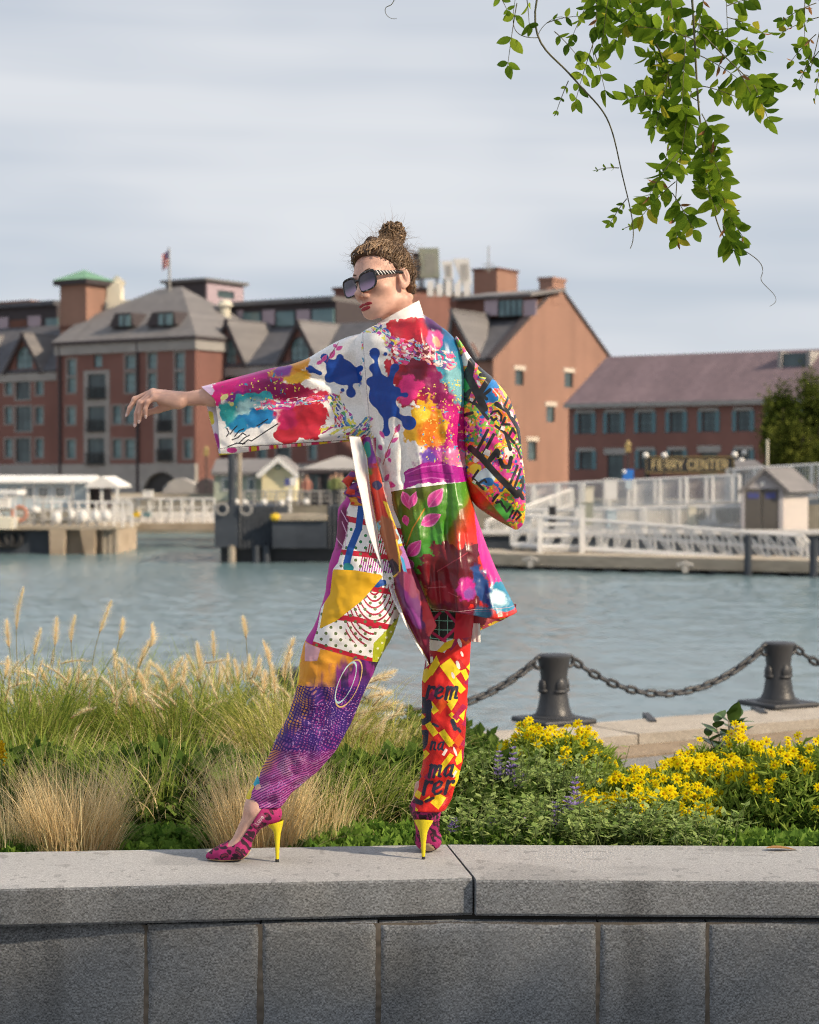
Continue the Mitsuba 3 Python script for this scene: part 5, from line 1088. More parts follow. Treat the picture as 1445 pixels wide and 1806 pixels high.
# low dry straw tufts in front
for i, (px, Y, n, L, lab) in enumerate(((130, 6.24, 1300, .37, 'dry straw coloured grass tuft in front at the left'), (455, 6.22, 1400, .40, 'dry straw coloured grass tuft right behind the profile shoe'), (30, 6.3, 500, .31, 'small dry grass tuft in the left front corner'), (545, 6.4, 500, .30, 'thin dry grass tuft between the shoes'))):
    k = thing('straw_grass', lab, 'ornamental grass')
    b = (gx(px, Y), Y)
    mm, cc = join([blades(b, n, .13, L, .24, .0026, STRAW, rng, 6, .45), blades(b, n // 4, .15, L * .8, .5, .0030, ((.20, .20, .09), (.40, .38, .2)), rng, 6, .6)])
    obj('blade', mm, 'blade_material', k, kind='stuff', color=cc)
# low mixed green ground growth under everything
def leafy(cx_, cy_, rx, ry, h, n, size, cols, rng, shape='oval', zoff=0):
    """Small leaves scattered through a mound."""
    a = rng.uniform(0, 2 * np.pi, n); r = np.sqrt(rng.uniform(0, 1, n)); x = cx_ + rx * r * np.cos(a); y = cy_ + ry * r * np.sin(a)
    hh = h * np.sqrt(np.maximum(1 - (.92 * r) ** 2, .02)) * (.45 + 1.0 * meshkit.fbm(np.stack([x * 9, y * 9, 0 * x], -1), 3, 3))
    z = soil_z(x, y) + zoff + hh * (1 - .75 * rng.uniform(0, 1, n) ** 2.2)
    s = size * rng.uniform(.6, 1.3, n); d = rng.normal(0, 1, (n, 3)); d[:, 2] = np.abs(d[:, 2]) * .9 + .3; d /= np.linalg.norm(d, axis=1, keepdims=True)
    sd = np.cross(d, rng.normal(0, 1, (n, 3))); sd /= np.linalg.norm(sd, axis=1, keepdims=True); nn = np.cross(sd, d)
    p = np.stack([x, y, z], -1); w = {'oval': .33, 'thin': .10}[shape]
    v = np.stack([p, p + d * (s * .5)[:, None] + sd * (s * w)[:, None] + nn * (s * .06)[:, None], p + d * s[:, None], p + d * (s * .5)[:, None] - sd * (s * w)[:, None] + nn * (s * .06)[:, None]], 1).reshape(-1, 3)
    f = (np.array([[0, 1, 2, 3]])[None] + (np.arange(n) * 4)[:, None, None]).reshape(-1, 4)
    t = rng.uniform(0, 1, (n, 1)); c = np.asarray(cols[0]) * (1 - t) + np.asarray(cols[1]) * t
    return v, f, np.repeat(c, 4, 0)
LEAF = ((.07, .16, .025), (.24, .38, .07)); FINE = ((.13, .22, .03), (.40, .50, .11)); DARK = ((.05, .10, .02), (.18, .27, .06)); CAT = ((.18, .29, .07), (.44, .54, .20))
parts = [leafy(gx(px, Y), Y, .30, .20, .07, 2400, .040, LEAF, rng) for px, Y in ((300, 6.4), (640, 6.35), (690, 6.5), (600, 6.7), (560, 6.3), (760, 6.4), (840, 6.4), (20, 6.3), (900, 6.35), (1180, 6.4), (1300, 6.35), (1420, 6.35))]
parts += [leafy(gx(px, 9.3), 9.3, .6, .5, .3, 2500, .06, DARK, rng) for px in (60, 230, 400, 560, 700)]
parts += [leafy(gx(px, 7.0), 7.0, .5, .4, .22, 2500, .06, DARK, rng) for px in (100, 250, 400, 520, 640, 760)]
mm, cc = join(parts); obj('ground_cover', mm, 'blade_material', None, kind='stuff', color=cc, label='low mixed green leaves covering the bed between the plants', cat='ground cover')
# catmint (pale purple spikes) and yellow tickseed mounds
def flower_mesh(rng, r=.019, petals=8):
    v, f, c = [], [], []
    for i in range(petals):
        a = 2 * np.pi * i / petals + rng.uniform(-.1, .1); d = np.array([np.cos(a), np.sin(a), 0]); s = np.array([-np.sin(a), np.cos(a), 0]); n0 = len(v)
        v += [d * .12 * r, d * .55 * r + s * .24 * r + [0, 0, .18 * r], d * r * 1.0 + s * .12 * r + [0, 0, .05 * r], d * r * 1.05 - s * .08 * r + [0, 0, .04 * r], d * .55 * r - s * .24 * r + [0, 0, .18 * r]]
        f += [[n0, n0 + 1, n0 + 4], [n0 + 1, n0 + 2, n0 + 3], [n0 + 1, n0 + 3, n0 + 4]]; c += [[.76, .56, .0]] + [[.86, .70, .01]] * 4
    n0 = len(v); e = trimesh.creation.icosphere(1, .22 * r); v += list(e.vertices + [0, 0, .12 * r]); f += (e.faces + n0).tolist(); c += [[.60, .34, .01]] * len(e.vertices)
    return (np.array(v), np.array(f)), np.array(c)
fl = []
for i in range(4):
    mm, cc = flower_mesh(rng, r=.0205); fl.append(mikit.ply(mm, 'petal_material', color=cc)); 
fl_arr = [flower_mesh(np.random.default_rng(i), r=.019) for i in range(3)]
def tilt_matrix(p, rng, amt=.7, toward=(-.1, -.75, .65), s=1.0):
    n = np.asarray(toward) + rng.normal(0, amt, 3) * .55; n /= np.linalg.norm(n); x = np.cross([0, 0, 1] if abs(n[2]) < .9 else [1, 0, 0], n); x /= np.linalg.norm(x); y = np.cross(n, x); a = rng.uniform(0, 6.28)
    x, y = x * math.cos(a) + y * math.sin(a), y * math.cos(a) - x * math.sin(a); M = np.eye(4); M[:3, 0], M[:3, 1], M[:3, 2], M[:3, 3] = x * s, y * s, n * s, p; return M
mounds = [(965, 7.5, .25, .25, 'yellow flowering mound behind the catmint, left of the path gap', 46, 0),
          (1140, 6.75, .27, .165, 'low yellow flowering mound in the middle of the right bed', 60, 0),
          (1290, 7.0, .31, .25, 'broad yellow flowering mound right of the middle, thick with blooms', 80, 0),
          (1430, 6.8, .34, .31, 'largest yellow flowering mound at the right picture edge', 70, 0)]
for mi_, (px, Y, R, h, lab, nf, box_) in enumerate(mounds):
    k = thing('yellow_flower_plant', lab, 'flowering plant', 'yellow flowering mounds in the right bed')
    c = (gx(px, Y), Y)
    parts = [leafy(c[0], c[1], R * 1.15, R, h, 6000, .050, FINE, rng, 'thin'), leafy(c[0], c[1], R, R * .9, h * .82, 2600, .055, DARK, rng, 'thin'), leafy(c[0], c[1], R * 1.1, R, h * .9, 1500, .03, LEAF, rng)]
    mm, cc = join(parts); obj('foliage', mm, 'blade_material', k, kind='stuff', color=cc)
    ex = []
    for j in range(int(nf * 3.0)):
        a = rng.uniform(0, 2 * np.pi); r = math.sqrt(rng.uniform(0, 1)); a = -abs(a - np.pi) * 1.0 if rng.uniform() < .62 else a
        x, y = c[0] + R * 1.05 * r * math.cos(a), c[1] + R * .95 * r * math.sin(a)
        z = soil_z(x, y) + h * math.sqrt(max(1 - (.9 * r) ** 2, .12)) * (.50 + 1.0 * float(meshkit.fbm(np.array([x * 9, y * 9, 0]), 3, 3))) + .005 + .05 * rng.uniform()
        M = tilt_matrix([x, y, z], rng, toward=(.0, -.7, .7), s=rng.uniform(.7, 1.1))
        if j < nf: obj('flower', fl[j % 4], None, k, to_world=M)
        else:
            (v, f), cc_ = fl_arr[j % 3]; ex.append((v @ M[:3, :3].T + M[:3, 3], f, cc_ * .95))
    mm, cc = join(ex); obj('far_flower', mm, 'petal_material', k, kind='stuff', color=cc)
def spike(p, h, rng, top=.55):
    v, f = tube([p, p + [rng.uniform(-.02, .02), 0, h * .6], p + [rng.uniform(-.04, .04), rng.uniform(-.03, .03), h]], [.0022, .0018, .0012], 4); f = np.asarray(f); parts = [(v, f, np.tile([.14, .20, .08], (len(v), 1)))]
    n = 70; s = top + (1 - top) * rng.uniform(0, 1, n); a = rng.uniform(0, 6.28, n); lev = np.floor(s * 14) / 14 + .015 * rng.uniform(0, 1, n); rad = .017 * (1.25 - s) * 2.0
    q = p + np.stack([np.cos(a) * rad * .3, np.sin(a) * rad * .3, lev * h], -1); d = np.stack([np.cos(a), np.sin(a), .5 + 0 * a], -1); sd = np.stack([-np.sin(a), np.cos(a), 0 * a], -1)
    v = np.stack([q, q + d * rad[:, None] * .6 + sd * .0055, q + d * rad[:, None] * 1.1, q + d * rad[:, None] * .6 - sd * .0055], 1).reshape(-1, 3); f = (np.array([[0, 1, 2, 3]])[None] + (np.arange(n) * 4)[:, None, None]).reshape(-1, 4)
    t = rng.uniform(0, 1, (n, 1)); c = np.array([.27, .18, .50]) * (1 - t) + np.array([.50, .42, .72]) * t; parts.append((v, f, np.repeat(c, 4, 0))); return join(parts)
def twigs(c, R, h, n, rng):
    g = []
    for i in range(n):
        a = rng.uniform(0, 6.28); r = math.sqrt(rng.uniform()) * R; p = np.array([c[0] + r * math.cos(a), c[1] + r * math.sin(a) * .8, 0]); p[2] = soil_z(p[0], p[1]); L = h * rng.uniform(.7, 1.15)
        top = p + [rng.normal(0, .06), rng.normal(0, .05), L]; v, f = tube([p, (p + top) / 2 + rng.normal(0, .015, 3), top], [.0025, .002, .001], 3); g.append((v, np.asarray(f), np.tile([.15, .19, .08], (len(v), 1))))
        m = 16; s = rng.uniform(.15, 1, m)[:, None]; q = p + (top - p) * s; d = rng.normal(0, 1, (m, 3)); d[:, 2] = .35; d /= np.linalg.norm(d, axis=1, keepdims=True); sd = np.cross(d, [0, 0, 1.]); sd /= np.linalg.norm(sd, axis=1, keepdims=True); l = .03 * rng.uniform(.6, 1.2, (m, 1))
        v = np.stack([q, q + d * l * .5 + sd * l * .3, q + d * l, q + d * l * .5 - sd * l * .3], 1).reshape(-1, 3); f = (np.array([[0, 1, 2, 3]])[None] + (np.arange(m) * 4)[:, None, None]).reshape(-1, 4)
        t = rng.uniform(0, 1, (m, 1)); cc = np.asarray(CAT[0]) * (1 - t) + np.asarray(CAT[1]) * t; g.append((v, f, np.repeat(cc, 4, 0)))
    return join(g)
cat_sp = {0: [(905, 1310, .3), (880, 1320, .22), (915, 1345, .25), (885, 1375, .25), (893, 1405, .2), (935, 1395, .22), (925, 1360, .2), (900, 1340, .2)], 1: [(1108, 1420, .22), (1000, 1400, .2), (870, 1440, .16), (860, 1448, .14), (930, 1440, .15), (1030, 1440, .15), (980, 1410, .2), (1015, 1365, .24), (800, 1440, .14)]}
for ci, (px, Y, R, lab) in enumerate(((905, 6.9, .30, 'catmint with tall pale purple spikes right of the red trouser leg'), (960, 6.45, .38, 'low grey green catmint sprawling along the wall in the right half'))):
    k = thing('catmint', lab, 'flowering plant')
    mm, cc = twigs((gx(px, Y), Y), R, .26 if ci == 0 else .17, 230, rng); obj('foliage', mm, 'blade_material', k, kind='stuff', color=cc)
    for (sx, sy, hh) in cat_sp[ci]:
        tip = at(sx, sy, Y + rng.uniform(-.1, .05)); sm, sc = spike(tip - [0, 0, hh], hh, rng); obj('flower_spike', sm, 'petal_material', k, color=sc)
for ci, (px, Y) in enumerate(((1010, 6.4), (1180, 6.3), (1060, 6.9))):
    mm, cc = twigs((gx(px, Y), Y), .22, .16, 130, rng); obj('leafy_herb', mm, 'blade_material', None, color=cc, label=('small leafy herb at the wall left of the yellow mound', 'small leafy herb at the wall below the yellow mound', 'small leafy herb behind the catmint')[ci], cat='plant', kind=None)
# young shrub with big glossy leaves
k = thing('glossy_shrub', 'young shrub with large glossy dark leaves on bare stems in the right bed', 'shrub')
mat('glossy_leaf_material', lambda p, n, uv: mix((.03, .07, .015), (.10, .17, .035), noise(p.x * 40, p.y * 40, p.z * 40)), .35)
Y = 7.3; root = at(1282, 1380, Y)
def leaf_mesh(L, W, curl=.15, n=7, fold=.12):
    s = np.linspace(0, 1, n); w = W / 2 * np.sin(np.pi * s ** .85) ** .8; z = -curl * L * s ** 2
    v = np.stack([np.stack([s * L, k_ * w, z + fold * np.abs(k_) * w], -1) for k_ in (-1, -.5, 0, .5, 1)], 1).reshape(-1, 3)
    return v, grid_faces(n, 5)
lm = leaf_mesh(.075, .04); lshape = mikit.ply(lm, 'glossy_leaf_material', smooth=True)
def orient(p, d, up, s=1.0):
    d = np.asarray(d, float) / np.linalg.norm(d); y = np.cross(up, d); y /= np.linalg.norm(y) + 1e-9; z = np.cross(d, y); M = np.eye(4); M[:3, 0], M[:3, 1], M[:3, 2], M[:3, 3] = d * s, y * s, z * s, p; return M
for (tx, ty) in ((1285, 1262), (1262, 1275), (1300, 1268), (1250, 1300), (1270, 1322)):
    tip = at(tx, ty, Y); g = MB(); g.tube([root - [0, 0, .1], (root + tip) / 2 + [.01, 0, 0], tip], [.005, .004, .002], 5); st = obj('stem', g.mesh(), 'timber_material', k)
    for j in range(7):
        t = .45 + .55 * j / 6; p = root + (tip - root) * t; a = j * 2.4 + tx; d = np.array([math.cos(a), math.sin(a), .25 + .5 * t]); obj('leaf', lshape, None, k, to_world=orient(p, d, [0, 0, 1.], rng.uniform(.8, 1.25)))
tp = at(1290, 1278, Y); obj('leaf', lshape, None, k, to_world=orient(tp, [.25, -.2, 1], [0, 1., 0], 1.3)); obj('leaf', lshape, None, k, to_world=orient(tp, [.9, -.3, .3], [0, 0, 1.], 1.2))
# goldenrod at the far left edge
k = thing('goldenrod', 'single yellow goldenrod spike at the left picture edge', 'flowering plant'); p = at(4, 1480, 6.4); tip = at(3, 1308, 6.4); g = MB(); g.tube([p, tip], .0025, 4); obj('stem', g.mesh(), 'glossy_leaf_material', k)
parts = []
for i in range(70): t = rng.uniform(); q = p + (tip - p) * (.82 + .18 * t) + rng.normal(0, .008 * (1.2 - t), 3); e = trimesh.creation.icosphere(0, .0045); parts.append((e.vertices + q, e.faces, np.tile([.75, .52, .02], (len(e.vertices), 1))))
mm, cc = join(parts); obj('flower_head', mm, 'petal_material', k, color=cc, kind='stuff')
# a fallen leaf and crumbs on the wall top
g_ = leaf_mesh(.10, .035, .1, 8, .3); mat('dead_leaf_material', (.30, .16, .06), .8)
M = orient(at(1350, 1497, 5.95) + [0, 0, .006], [1, .1, .02], [0, 0, 1.]); M[2, 3] = WT + .008
obj('fallen_leaf', mikit.ply(g_, 'dead_leaf_material', smooth=True), None, None, label='curled brown fallen leaf on the wall top at the right', cat='leaf', to_world=M)
# ---- the dark trees on the far shore at the right
mat('bark_material', lambda p, n, uv: mix((.06, .045, .03), (.14, .11, .08), noise(p.x * 9, p.y * 9, p.z * 3)), .9)
def broad_tree(px, py0, py1, Y, wpx, lab, seed, cols, n=5200):
    rg = np.random.default_rng(seed); k = thing('broadleaf_tree', lab, 'tree'); base = at(px, py1, Y); base[2] = -.1; top = at(px, py0, Y)[2]; R = wpx / F * Y / 2; H = top - base[2]
    g = MB(); g.tube([base, base + [0, 0, H * .3], base + [.1, 0, H * .65]], [.3, .22, .1], 8)
    for i in range(9): a = rg.uniform(0, 6.28); q = base + [0, 0, H * rg.uniform(.25, .5)]; g.tube([q, q + [math.cos(a) * R * .4, math.sin(a) * R * .4, H * .15], q + [math.cos(a) * R * .7, math.sin(a) * R * .7, H * .32]], [.1, .07, .03], 5)
    obj('trunk', g.mesh(), 'bark_material', k)
    m = 46; cc = rg.normal(0, 1, (m, 3)); cc /= np.linalg.norm(cc, axis=1, keepdims=True); cc *= rg.uniform(.35, .95, (m, 1)); ctr = base + [0, 0, H * .56] + cc * [R * .82, R * .8, H * .42]
    ci = rg.integers(0, m, n); p = ctr[ci] + rg.normal(0, 1, (n, 3)) * [R * .17, R * .17, H * .075]
    d = rg.normal(0, 1, (n, 3)); d /= np.linalg.norm(d, axis=1, keepdims=True); sd = np.cross(d, rg.normal(0, 1, (n, 3))); sd /= np.linalg.norm(sd, axis=1, keepdims=True); s = .26 * rg.uniform(.6, 1.3, (n, 1))
    v = np.stack([p, p + d * s * .5 + sd * s * .3, p + d * s, p + d * s * .5 - sd * s * .3], 1).reshape(-1, 3); f = (np.array([[0, 1, 2, 3]])[None] + (np.arange(n) * 4)[:, None, None]).reshape(-1, 4)
    t = rg.uniform(0, 1, (m, 1))[ci]; c = np.asarray(cols[0]) * (1 - t) + np.asarray(cols[1]) * t; obj('crown', (v, f), 'blade_material', k, color=np.repeat(c, 4, 0), kind='stuff')
broad_tree(1378, 682, 860, 126, 84, 'dark green tree left of the two at the right picture edge', 3, ((.06, .09, .015), (.16, .19, .04)), 9000)
broad_tree(1432, 664, 860, 125, 86, 'dark green tree at the very right picture edge', 4, ((.06, .085, .015), (.15, .18, .04)), 9000)
broad_tree(1398, 735, 860, 124, 110, 'lower dark bushy tree in front of the other two at the right', 5, ((.055, .075, .014), (.14, .16, .034)), 8000)
# ---------------------------------------------------------------- printed cloth: patterns in the garments' own cloth coordinates (uv * 1000 = 1/600 m of cloth)
C3 = mi.Color3f
class Print:
    def __init__(self, uv, base):
        self.x, self.y = uv.x * 1000, uv.y * 1000
        self.n1 = fbm(self.x / 34, self.y / 34, 1.0) - 0.5
        self.n2 = fbm(self.x / 9, self.y / 9, 5.0) - 0.5
        self.m2 = fbm(self.x / 9, self.y / 9, 15.0) - 0.5
        self.c = C3(base)
    def put(self, col, m): self.c = self.c * (1 - m) + C3(col) * m
    def ell(self, cx, cy, rx, ry, rot, col, amp=0.5, soft=0.12, fine=0.36):
        c, s = math.cos(math.radians(rot)), math.sin(math.radians(rot)); dx, dy = self.x - cx, self.y - cy
        d = dr.sqrt(dr.square((dx * c + dy * s) / rx) + dr.square((dy * c - dx * s) / ry)) + amp * self.n1 * 2 + fine * self.n2 * 2
        soft = soft * .55; self.put(col, smoothstep(1 + soft, 1 - soft, d))
    def inside(self, pts, amp=0.0):
        x, y = self.x + amp * 2 * self.n2, self.y + amp * 2 * self.m2
        r = mi.Bool(False)
        for (x0, y0), (x1, y1) in zip(pts, pts[1:] + pts[:1]):
            if y0 == y1: continue
            r = r ^ (((y0 > y) != (y1 > y)) & (x < (x1 - x0) / (y1 - y0) * (y - y0) + x0))
        return r
    def poly(self, pts, col, amp=0.0): self.c = dr.select(self.inside(pts, amp), C3(col), self.c)
    def line(self, pts):
        d = mi.Float(1e9)
        for (x0, y0), (x1, y1) in zip(pts[:-1], pts[1:]):
            ax, ay = x1 - x0, y1 - y0; t = dr.clip(((self.x - x0) * ax + (self.y - y0) * ay) / (ax * ax + ay * ay + 1e-6), 0, 1)
            d = dr.minimum(d, dr.square(self.x - x0 - t * ax) + dr.square(self.y - y0 - t * ay))
        return dr.sqrt(d)
    def stroke(self, pts, w, col, soft=0.5): self.put(col, smoothstep(w + soft, w - soft, self.line(pts)))
    def goo(self, dots, lines, col, k=3.0, edge=None):
        s = mi.Float(0)
        for cx, cy, r in dots: s += dr.exp(-(dr.sqrt(dr.square(self.x - cx) + dr.square(self.y - cy)) - r) / k)
        for pts, r in lines: s += dr.exp(-(self.line(pts) - r) / k)
        self.put(col, smoothstep(0.75, 1.25, s))
    def leaf(self, cx, cy, L, W, rot, col):
        c, s = math.cos(math.radians(rot)), math.sin(math.radians(rot)); dx, dy = self.x - cx, self.y - cy
        u, v = (dx * c + dy * s) / L, (dy * c - dx * s) / W
        w = dr.maximum(1 - u * u, 0) * (1 - 0.3 * u)
        m = smoothstep(1.06, 0.9, dr.abs(v) / dr.maximum(w, 1e-3)) * dr.select(dr.abs(u) < 1, 1.0, 0.0)
        rib = smoothstep(0.10, 0.02, dr.abs(v)) * .5 + smoothstep(.6, .9, dr.abs(v) / dr.maximum(w, 1e-3)) * .6
        self.put(mix(col, (0.85, 0.55, 0.72), dr.clip(rib * (.6 + self.n2), 0, .8)), m)
    def flakes(self, mask, sx, sy, rot, pal, seed=0, keep=0.85):
        c, s = math.cos(math.radians(rot)), math.sin(math.radians(rot))
        u, v = (self.x * c + self.y * s) / sx + 2.4 * self.n2, (self.y * c - self.x * s) / sy + 1.2 * self.n1 + 2.4 * self.m2
        r = cell_rand(dr.floor(u), dr.floor(v), seed)
        col = C3(pal[0])
        for i in range(1, len(pal)): col = dr.select(r > i / len(pal) * keep, C3(pal[i]), col)
        fu, fv = u - dr.floor(u) - .5, v - dr.floor(v) - .5
        on = (r < keep) & (fu * fu + fv * fv < .16 + .2 * cell_rand(dr.floor(u), dr.floor(v), seed + 50))
        self.c = dr.select(on & (mask > .5 + self.n2 * 1.2), col, self.c)
    def specks(self, mask, s, thr, col, seed):
        s = s * .62; thr = 1 - (1 - thr) * .75; u, v = self.x / s + 2.6 * self.n2 + 3 * self.n1, self.y / s + 2.6 * self.m2; r = cell_rand(dr.floor(u), dr.floor(v), seed); q = cell_rand(dr.floor(u), dr.floor(v), seed + 1)
        fu, fv = u - dr.floor(u) - .3 - .4 * q, v - dr.floor(v) - .5
        self.c = dr.select((r > thr) & (fu * fu + fv * fv < .10 + .10 * q) & (mask > .5), C3(col), self.c)
    def band(self, pts, w): return smoothstep(w, w * .5, self.line(pts) + 5 * self.n1)
WHITE = (0.80, 0.79, 0.78)
BLUE = (0.006, 0.055, 0.33)
PINK = (0.62, 0.055, 0.30)
CONF = [(.80, .10, .16), (.78, .20, .42), (.85, .72, .75), (.75, .06, .25), (.85, .80, .80), (.25, .12, .45), (.80, .45, .40), (.20, .50, .65)]
FAN = [(.75, .68, .05), (.06, .10, .40), (.80, .75, .70), (.10, .30, .50), (.72, .06, .20), (.75, .72, .10), (.10, .35, .12), (.45, .05, .35)]

def coat_print(p, n, uv):
    P = Print(uv, WHITE)
    # ---- upper back
    P.ell(722, 585, 44, 30, 0, (.55, .018, .04), .35, .06)
    P.ell(745, 660, 62, 66, 0, (.42, .015, .035), .4, .10)
    P.ell(752, 655, 34, 46, 20, (.17, .008, .03), .6, .5)
    P.ell(800, 740, 44, 80, 0, (.50, .012, .19), .45, .30)
    P.ell(775, 690, 28, 40, 30, (.22, .008, .09), .7, .6)
    P.ell(806, 640, 34, 78, -18, (.03, .26, .38), .35, .12)
    P.ell(790, 590, 20, 40, -30, (.012, .13, .30), .5, .4); P.ell(762, 570, 14, 22, -30, (.08, .012, .10), .4, .5)
    P.ell(802, 672, 14, 34, -8, (.20, .46, .52), .6, .6)
    P.ell(766, 602, 12, 17, -20, (.72, .10, .32), .4, .3); P.ell(769, 606, 5, 9, -20, (.80, .45, .30), .4, .5)
    P.ell(722, 694, 18, 22, 25, (.74, .03, .22), .9, .25)
    P.ell(752, 752, 34, 44, 0, (.74, .40, .02), .4, .14); P.ell(756, 765, 20, 44, 0, (.68, .17, .01), .5, .5); P.ell(745, 735, 14, 16, 0, (.78, .55, .04), .6, .5)
    P.ell(775, 812, 46, 22, 0, (.30, .02, .26), .4, .35); P.ell(800, 808, 26, 18, 0, (.66, .16, .36), .5, .4); P.ell(752, 806, 16, 14, 0, (.12, .05, .36), .5, .5)
    P.specks(P.inside([(735, 690), (830, 660), (830, 830), (745, 830)]), 5.5, .82, (.75, .60, .12), 3); P.specks(P.inside([(735, 720), (830, 690), (830, 830), (745, 830)]), 8, .90, (.10, .30, .55), 9); P.specks(P.inside([(760, 690), (830, 690), (830, 800), (760, 800)]), 7, .9, (.75, .10, .30), 19)
    P.flakes(P.band([(695, 612), (735, 622), (790, 640)], 20), 6.5, 4.2, 24, CONF, 1); P.flakes(P.band([(700, 640), (715, 638)], 12), 7, 4, 30, CONF, 2)
    P.flakes(P.band([(640, 582), (668, 582), (690, 606)], 14), 7, 4.2, 40, FAN, 4); P.flakes(P.band([(640, 585), (641, 640), (636, 680)], 3.5), 4, 6, 10, FAN, 6, .6)
    # ---- blue splats
    P.goo([(676, 700, 24), (672, 680, 15), (684, 722, 16), (662, 627, 9), (681, 629, 3.2), (698, 652, 6.5), (659, 652, 6), (655, 676, 7), (701, 692, 4), (682, 764, 6), (722, 748, 12), (716, 700, 3), (662, 706, 5), (701, 725, 4)],
          [([(664, 634), (667, 655)], 2.5), ([(667, 660), (676, 690)], 5), ([(695, 655), (688, 680)], 4.5), ([(660, 655), (668, 672)], 3), ([(690, 690), (702, 691)], 3), ([(681, 720), (682, 762)], 4), ([(690, 728), (715, 742)], 4), ([(656, 676), (670, 690)], 4), ([(690, 700), (716, 699)], 2)], BLUE, 2.6)
    P.goo([(606, 658, 22), (590, 650, 13), (622, 664, 12), (574, 632, 6), (548, 653, 6), (601, 632, 5), (633, 670, 5.5), (620, 694, 8), (605, 689, 3), (637, 652, 4), (582, 668, 8)], [([(574, 634), (590, 648)], 4), ([(550, 653), (566, 660)], 3.5), ([(601, 634), (604, 650)], 3), ([(622, 668), (634, 670)], 3), ([(618, 670), (620, 690)], 3), ([(625, 655), (637, 652)], 2.5)], BLUE, 2.4)
    # ---- sleeve watercolours
    P.ell(436, 682, 66, 34, -18, (.70, .012, .22), .35, .12); P.ell(364, 690, 15, 17, 20, (.68, .50, .70), .2, .08); P.ell(470, 672, 46, 22, -14, (.50, .02, .22), .5, .3)
    P.ell(525, 668, 24, 14, -14, (.76, .42, .03), .5, .3); P.ell(518, 648, 34, 14, -22, (.72, .30, .03), .4, .2); P.ell(503, 656, 14, 10, -10, (.24, .05, .30), .5, .5)
    P.ell(520, 694, 66, 18, 4, (.30, .008, .06), .4, .2); P.ell(480, 688, 36, 15, 0, (.24, .010, .12), .6, .5); P.ell(570, 700, 28, 12, 8, (.52, .02, .05), .5, .2); P.ell(415, 705, 24, 9, -24, (.20, .02, .24), .5, .5)
    P.ell(438, 722, 52, 24, -10, (.03, .32, .42), .35, .12); P.ell(440, 722, 34, 12, -12, (.36, .62, .68), .6, .6); P.ell(462, 738, 38, 15, -6, (.008, .17, .42), .5, .2); P.ell(405, 722, 14, 18, 0, (.03, .36, .38), .5, .5); P.ell(425, 754, 15, 12, -30, (.01, .22, .45), .6, .3)
    P.ell(534, 742, 52, 32, -8, (.56, .02, .045), .3, .07); P.ell(505, 742, 22, 30, 0, (.50, .012, .10), .5, .5); P.ell(500, 716, 26, 8, -6, (.68, .02, .26), .5, .3); P.ell(506, 768, 26, 12, 0, (.50, .02, .04), .4, .1)
    P.specks(P.inside([(385, 700), (480, 655), (540, 690), (470, 706), (400, 726)]), 6.5, .80, (.72, .60, .12), 23); P.specks(P.inside([(400, 690), (500, 655), (540, 700), (420, 712)]), 8, .9, (.05, .22, .42), 27); P.ell(400, 702, 8, 5, -30, (.70, .70, .30), .3, .2, .1); P.ell(412, 714, 5, 4, -30, (.70, .70, .25), .3, .2, .1)
    P.flakes(P.band([(458, 716), (520, 710), (588, 702)], 10), 6.5, 3.4, -6, CONF, 11)
    P.flakes(P.band([(590, 706), (610, 740), (622, 768)], 17), 8, 4.0, 62, FAN, 12); P.flakes(P.band([(575, 758), (650, 770)], 13), 9, 3.2, -35, [(.40, .03, .16), WHITE, (.70, .66, .10), WHITE, (.08, .20, .35)], 13); P.flakes(P.band([(625, 768), (652, 745)], 12), 8, 3.4, -50, FAN, 14)
    # pink sprigs
    for q in ((588, 627, 9, 4.5, -60), (574, 634, 8, 3.8, -55), (600, 616, 7, 4, -30), (593, 612, 6, 3.5, 40), (566, 641, 7, 3.5, -30), (675, 768, 8, 3.4, 60), (702, 757, 9, 4.6, -60), (697, 777, 8, 3.6, -35), (685, 800, 10, 4.6, -62), (688, 812, 5, 3, 60), (683, 842, 8, 4.4, -60), (690, 855, 9, 6.0, 10), (668, 813, 8, 5, 80), (672, 790, 6, 4, 60)): P.leaf(*q, PINK)
    P.stroke([(578, 640), (590, 620), (598, 606)], .7, (.35, .06, .12)); P.stroke([(676, 820), (688, 785), (704, 750)], .7, (.45, .10, .06))
    # magenta brush
    P.poly([(712, 833), (722, 826), (745, 818), (780, 813), (792, 822), (840, 827), (840, 848), (800, 850), (740, 853), (712, 862), (714, 848)], (.36, .010, .25), 2.5)
    P.stroke([(716, 836), (745, 824), (784, 819)], .9, (.60, .12, .48)); P.stroke([(722, 850), (760, 842), (790, 846)], 1.0, (.56, .12, .45)); P.stroke([(720, 840), (760, 832), (800, 836)], .8, (.20, .004, .16))
    # ---- lower back: green and brown brush, leaves, rose, blue
    low = P.inside([(684, 868), (715, 862), (830, 848), (850, 848), (930, 1100), (700, 1100), (690, 900)])
    t = (P.x * .80 + P.y * .55 + 14 * P.n1 * 2) / 62
    s_ = noise(t * 1.6, (P.y * .8 - P.x * .55) / 260, 7.0); s2 = noise(t * 3.6, (P.y * .8 - P.x * .55) / 300, 9.0)
    g = mix(mix((.115, .075, .012), (.075, .26, .022), smoothstep(.40, .58, s_)), (.045, .15, .012), .5 * s2)
    redm = smoothstep(-14, 26, (P.x - 800) * .80 + (P.y - 930) * .42 + 12 * P.n1)
    g = mix(g, (.62, .022, .012), redm)
    P.c = dr.select(low, g, P.c)
    P.ell(745, 990, 16, 70, 28, (.05, .24, .02), .2, .3)
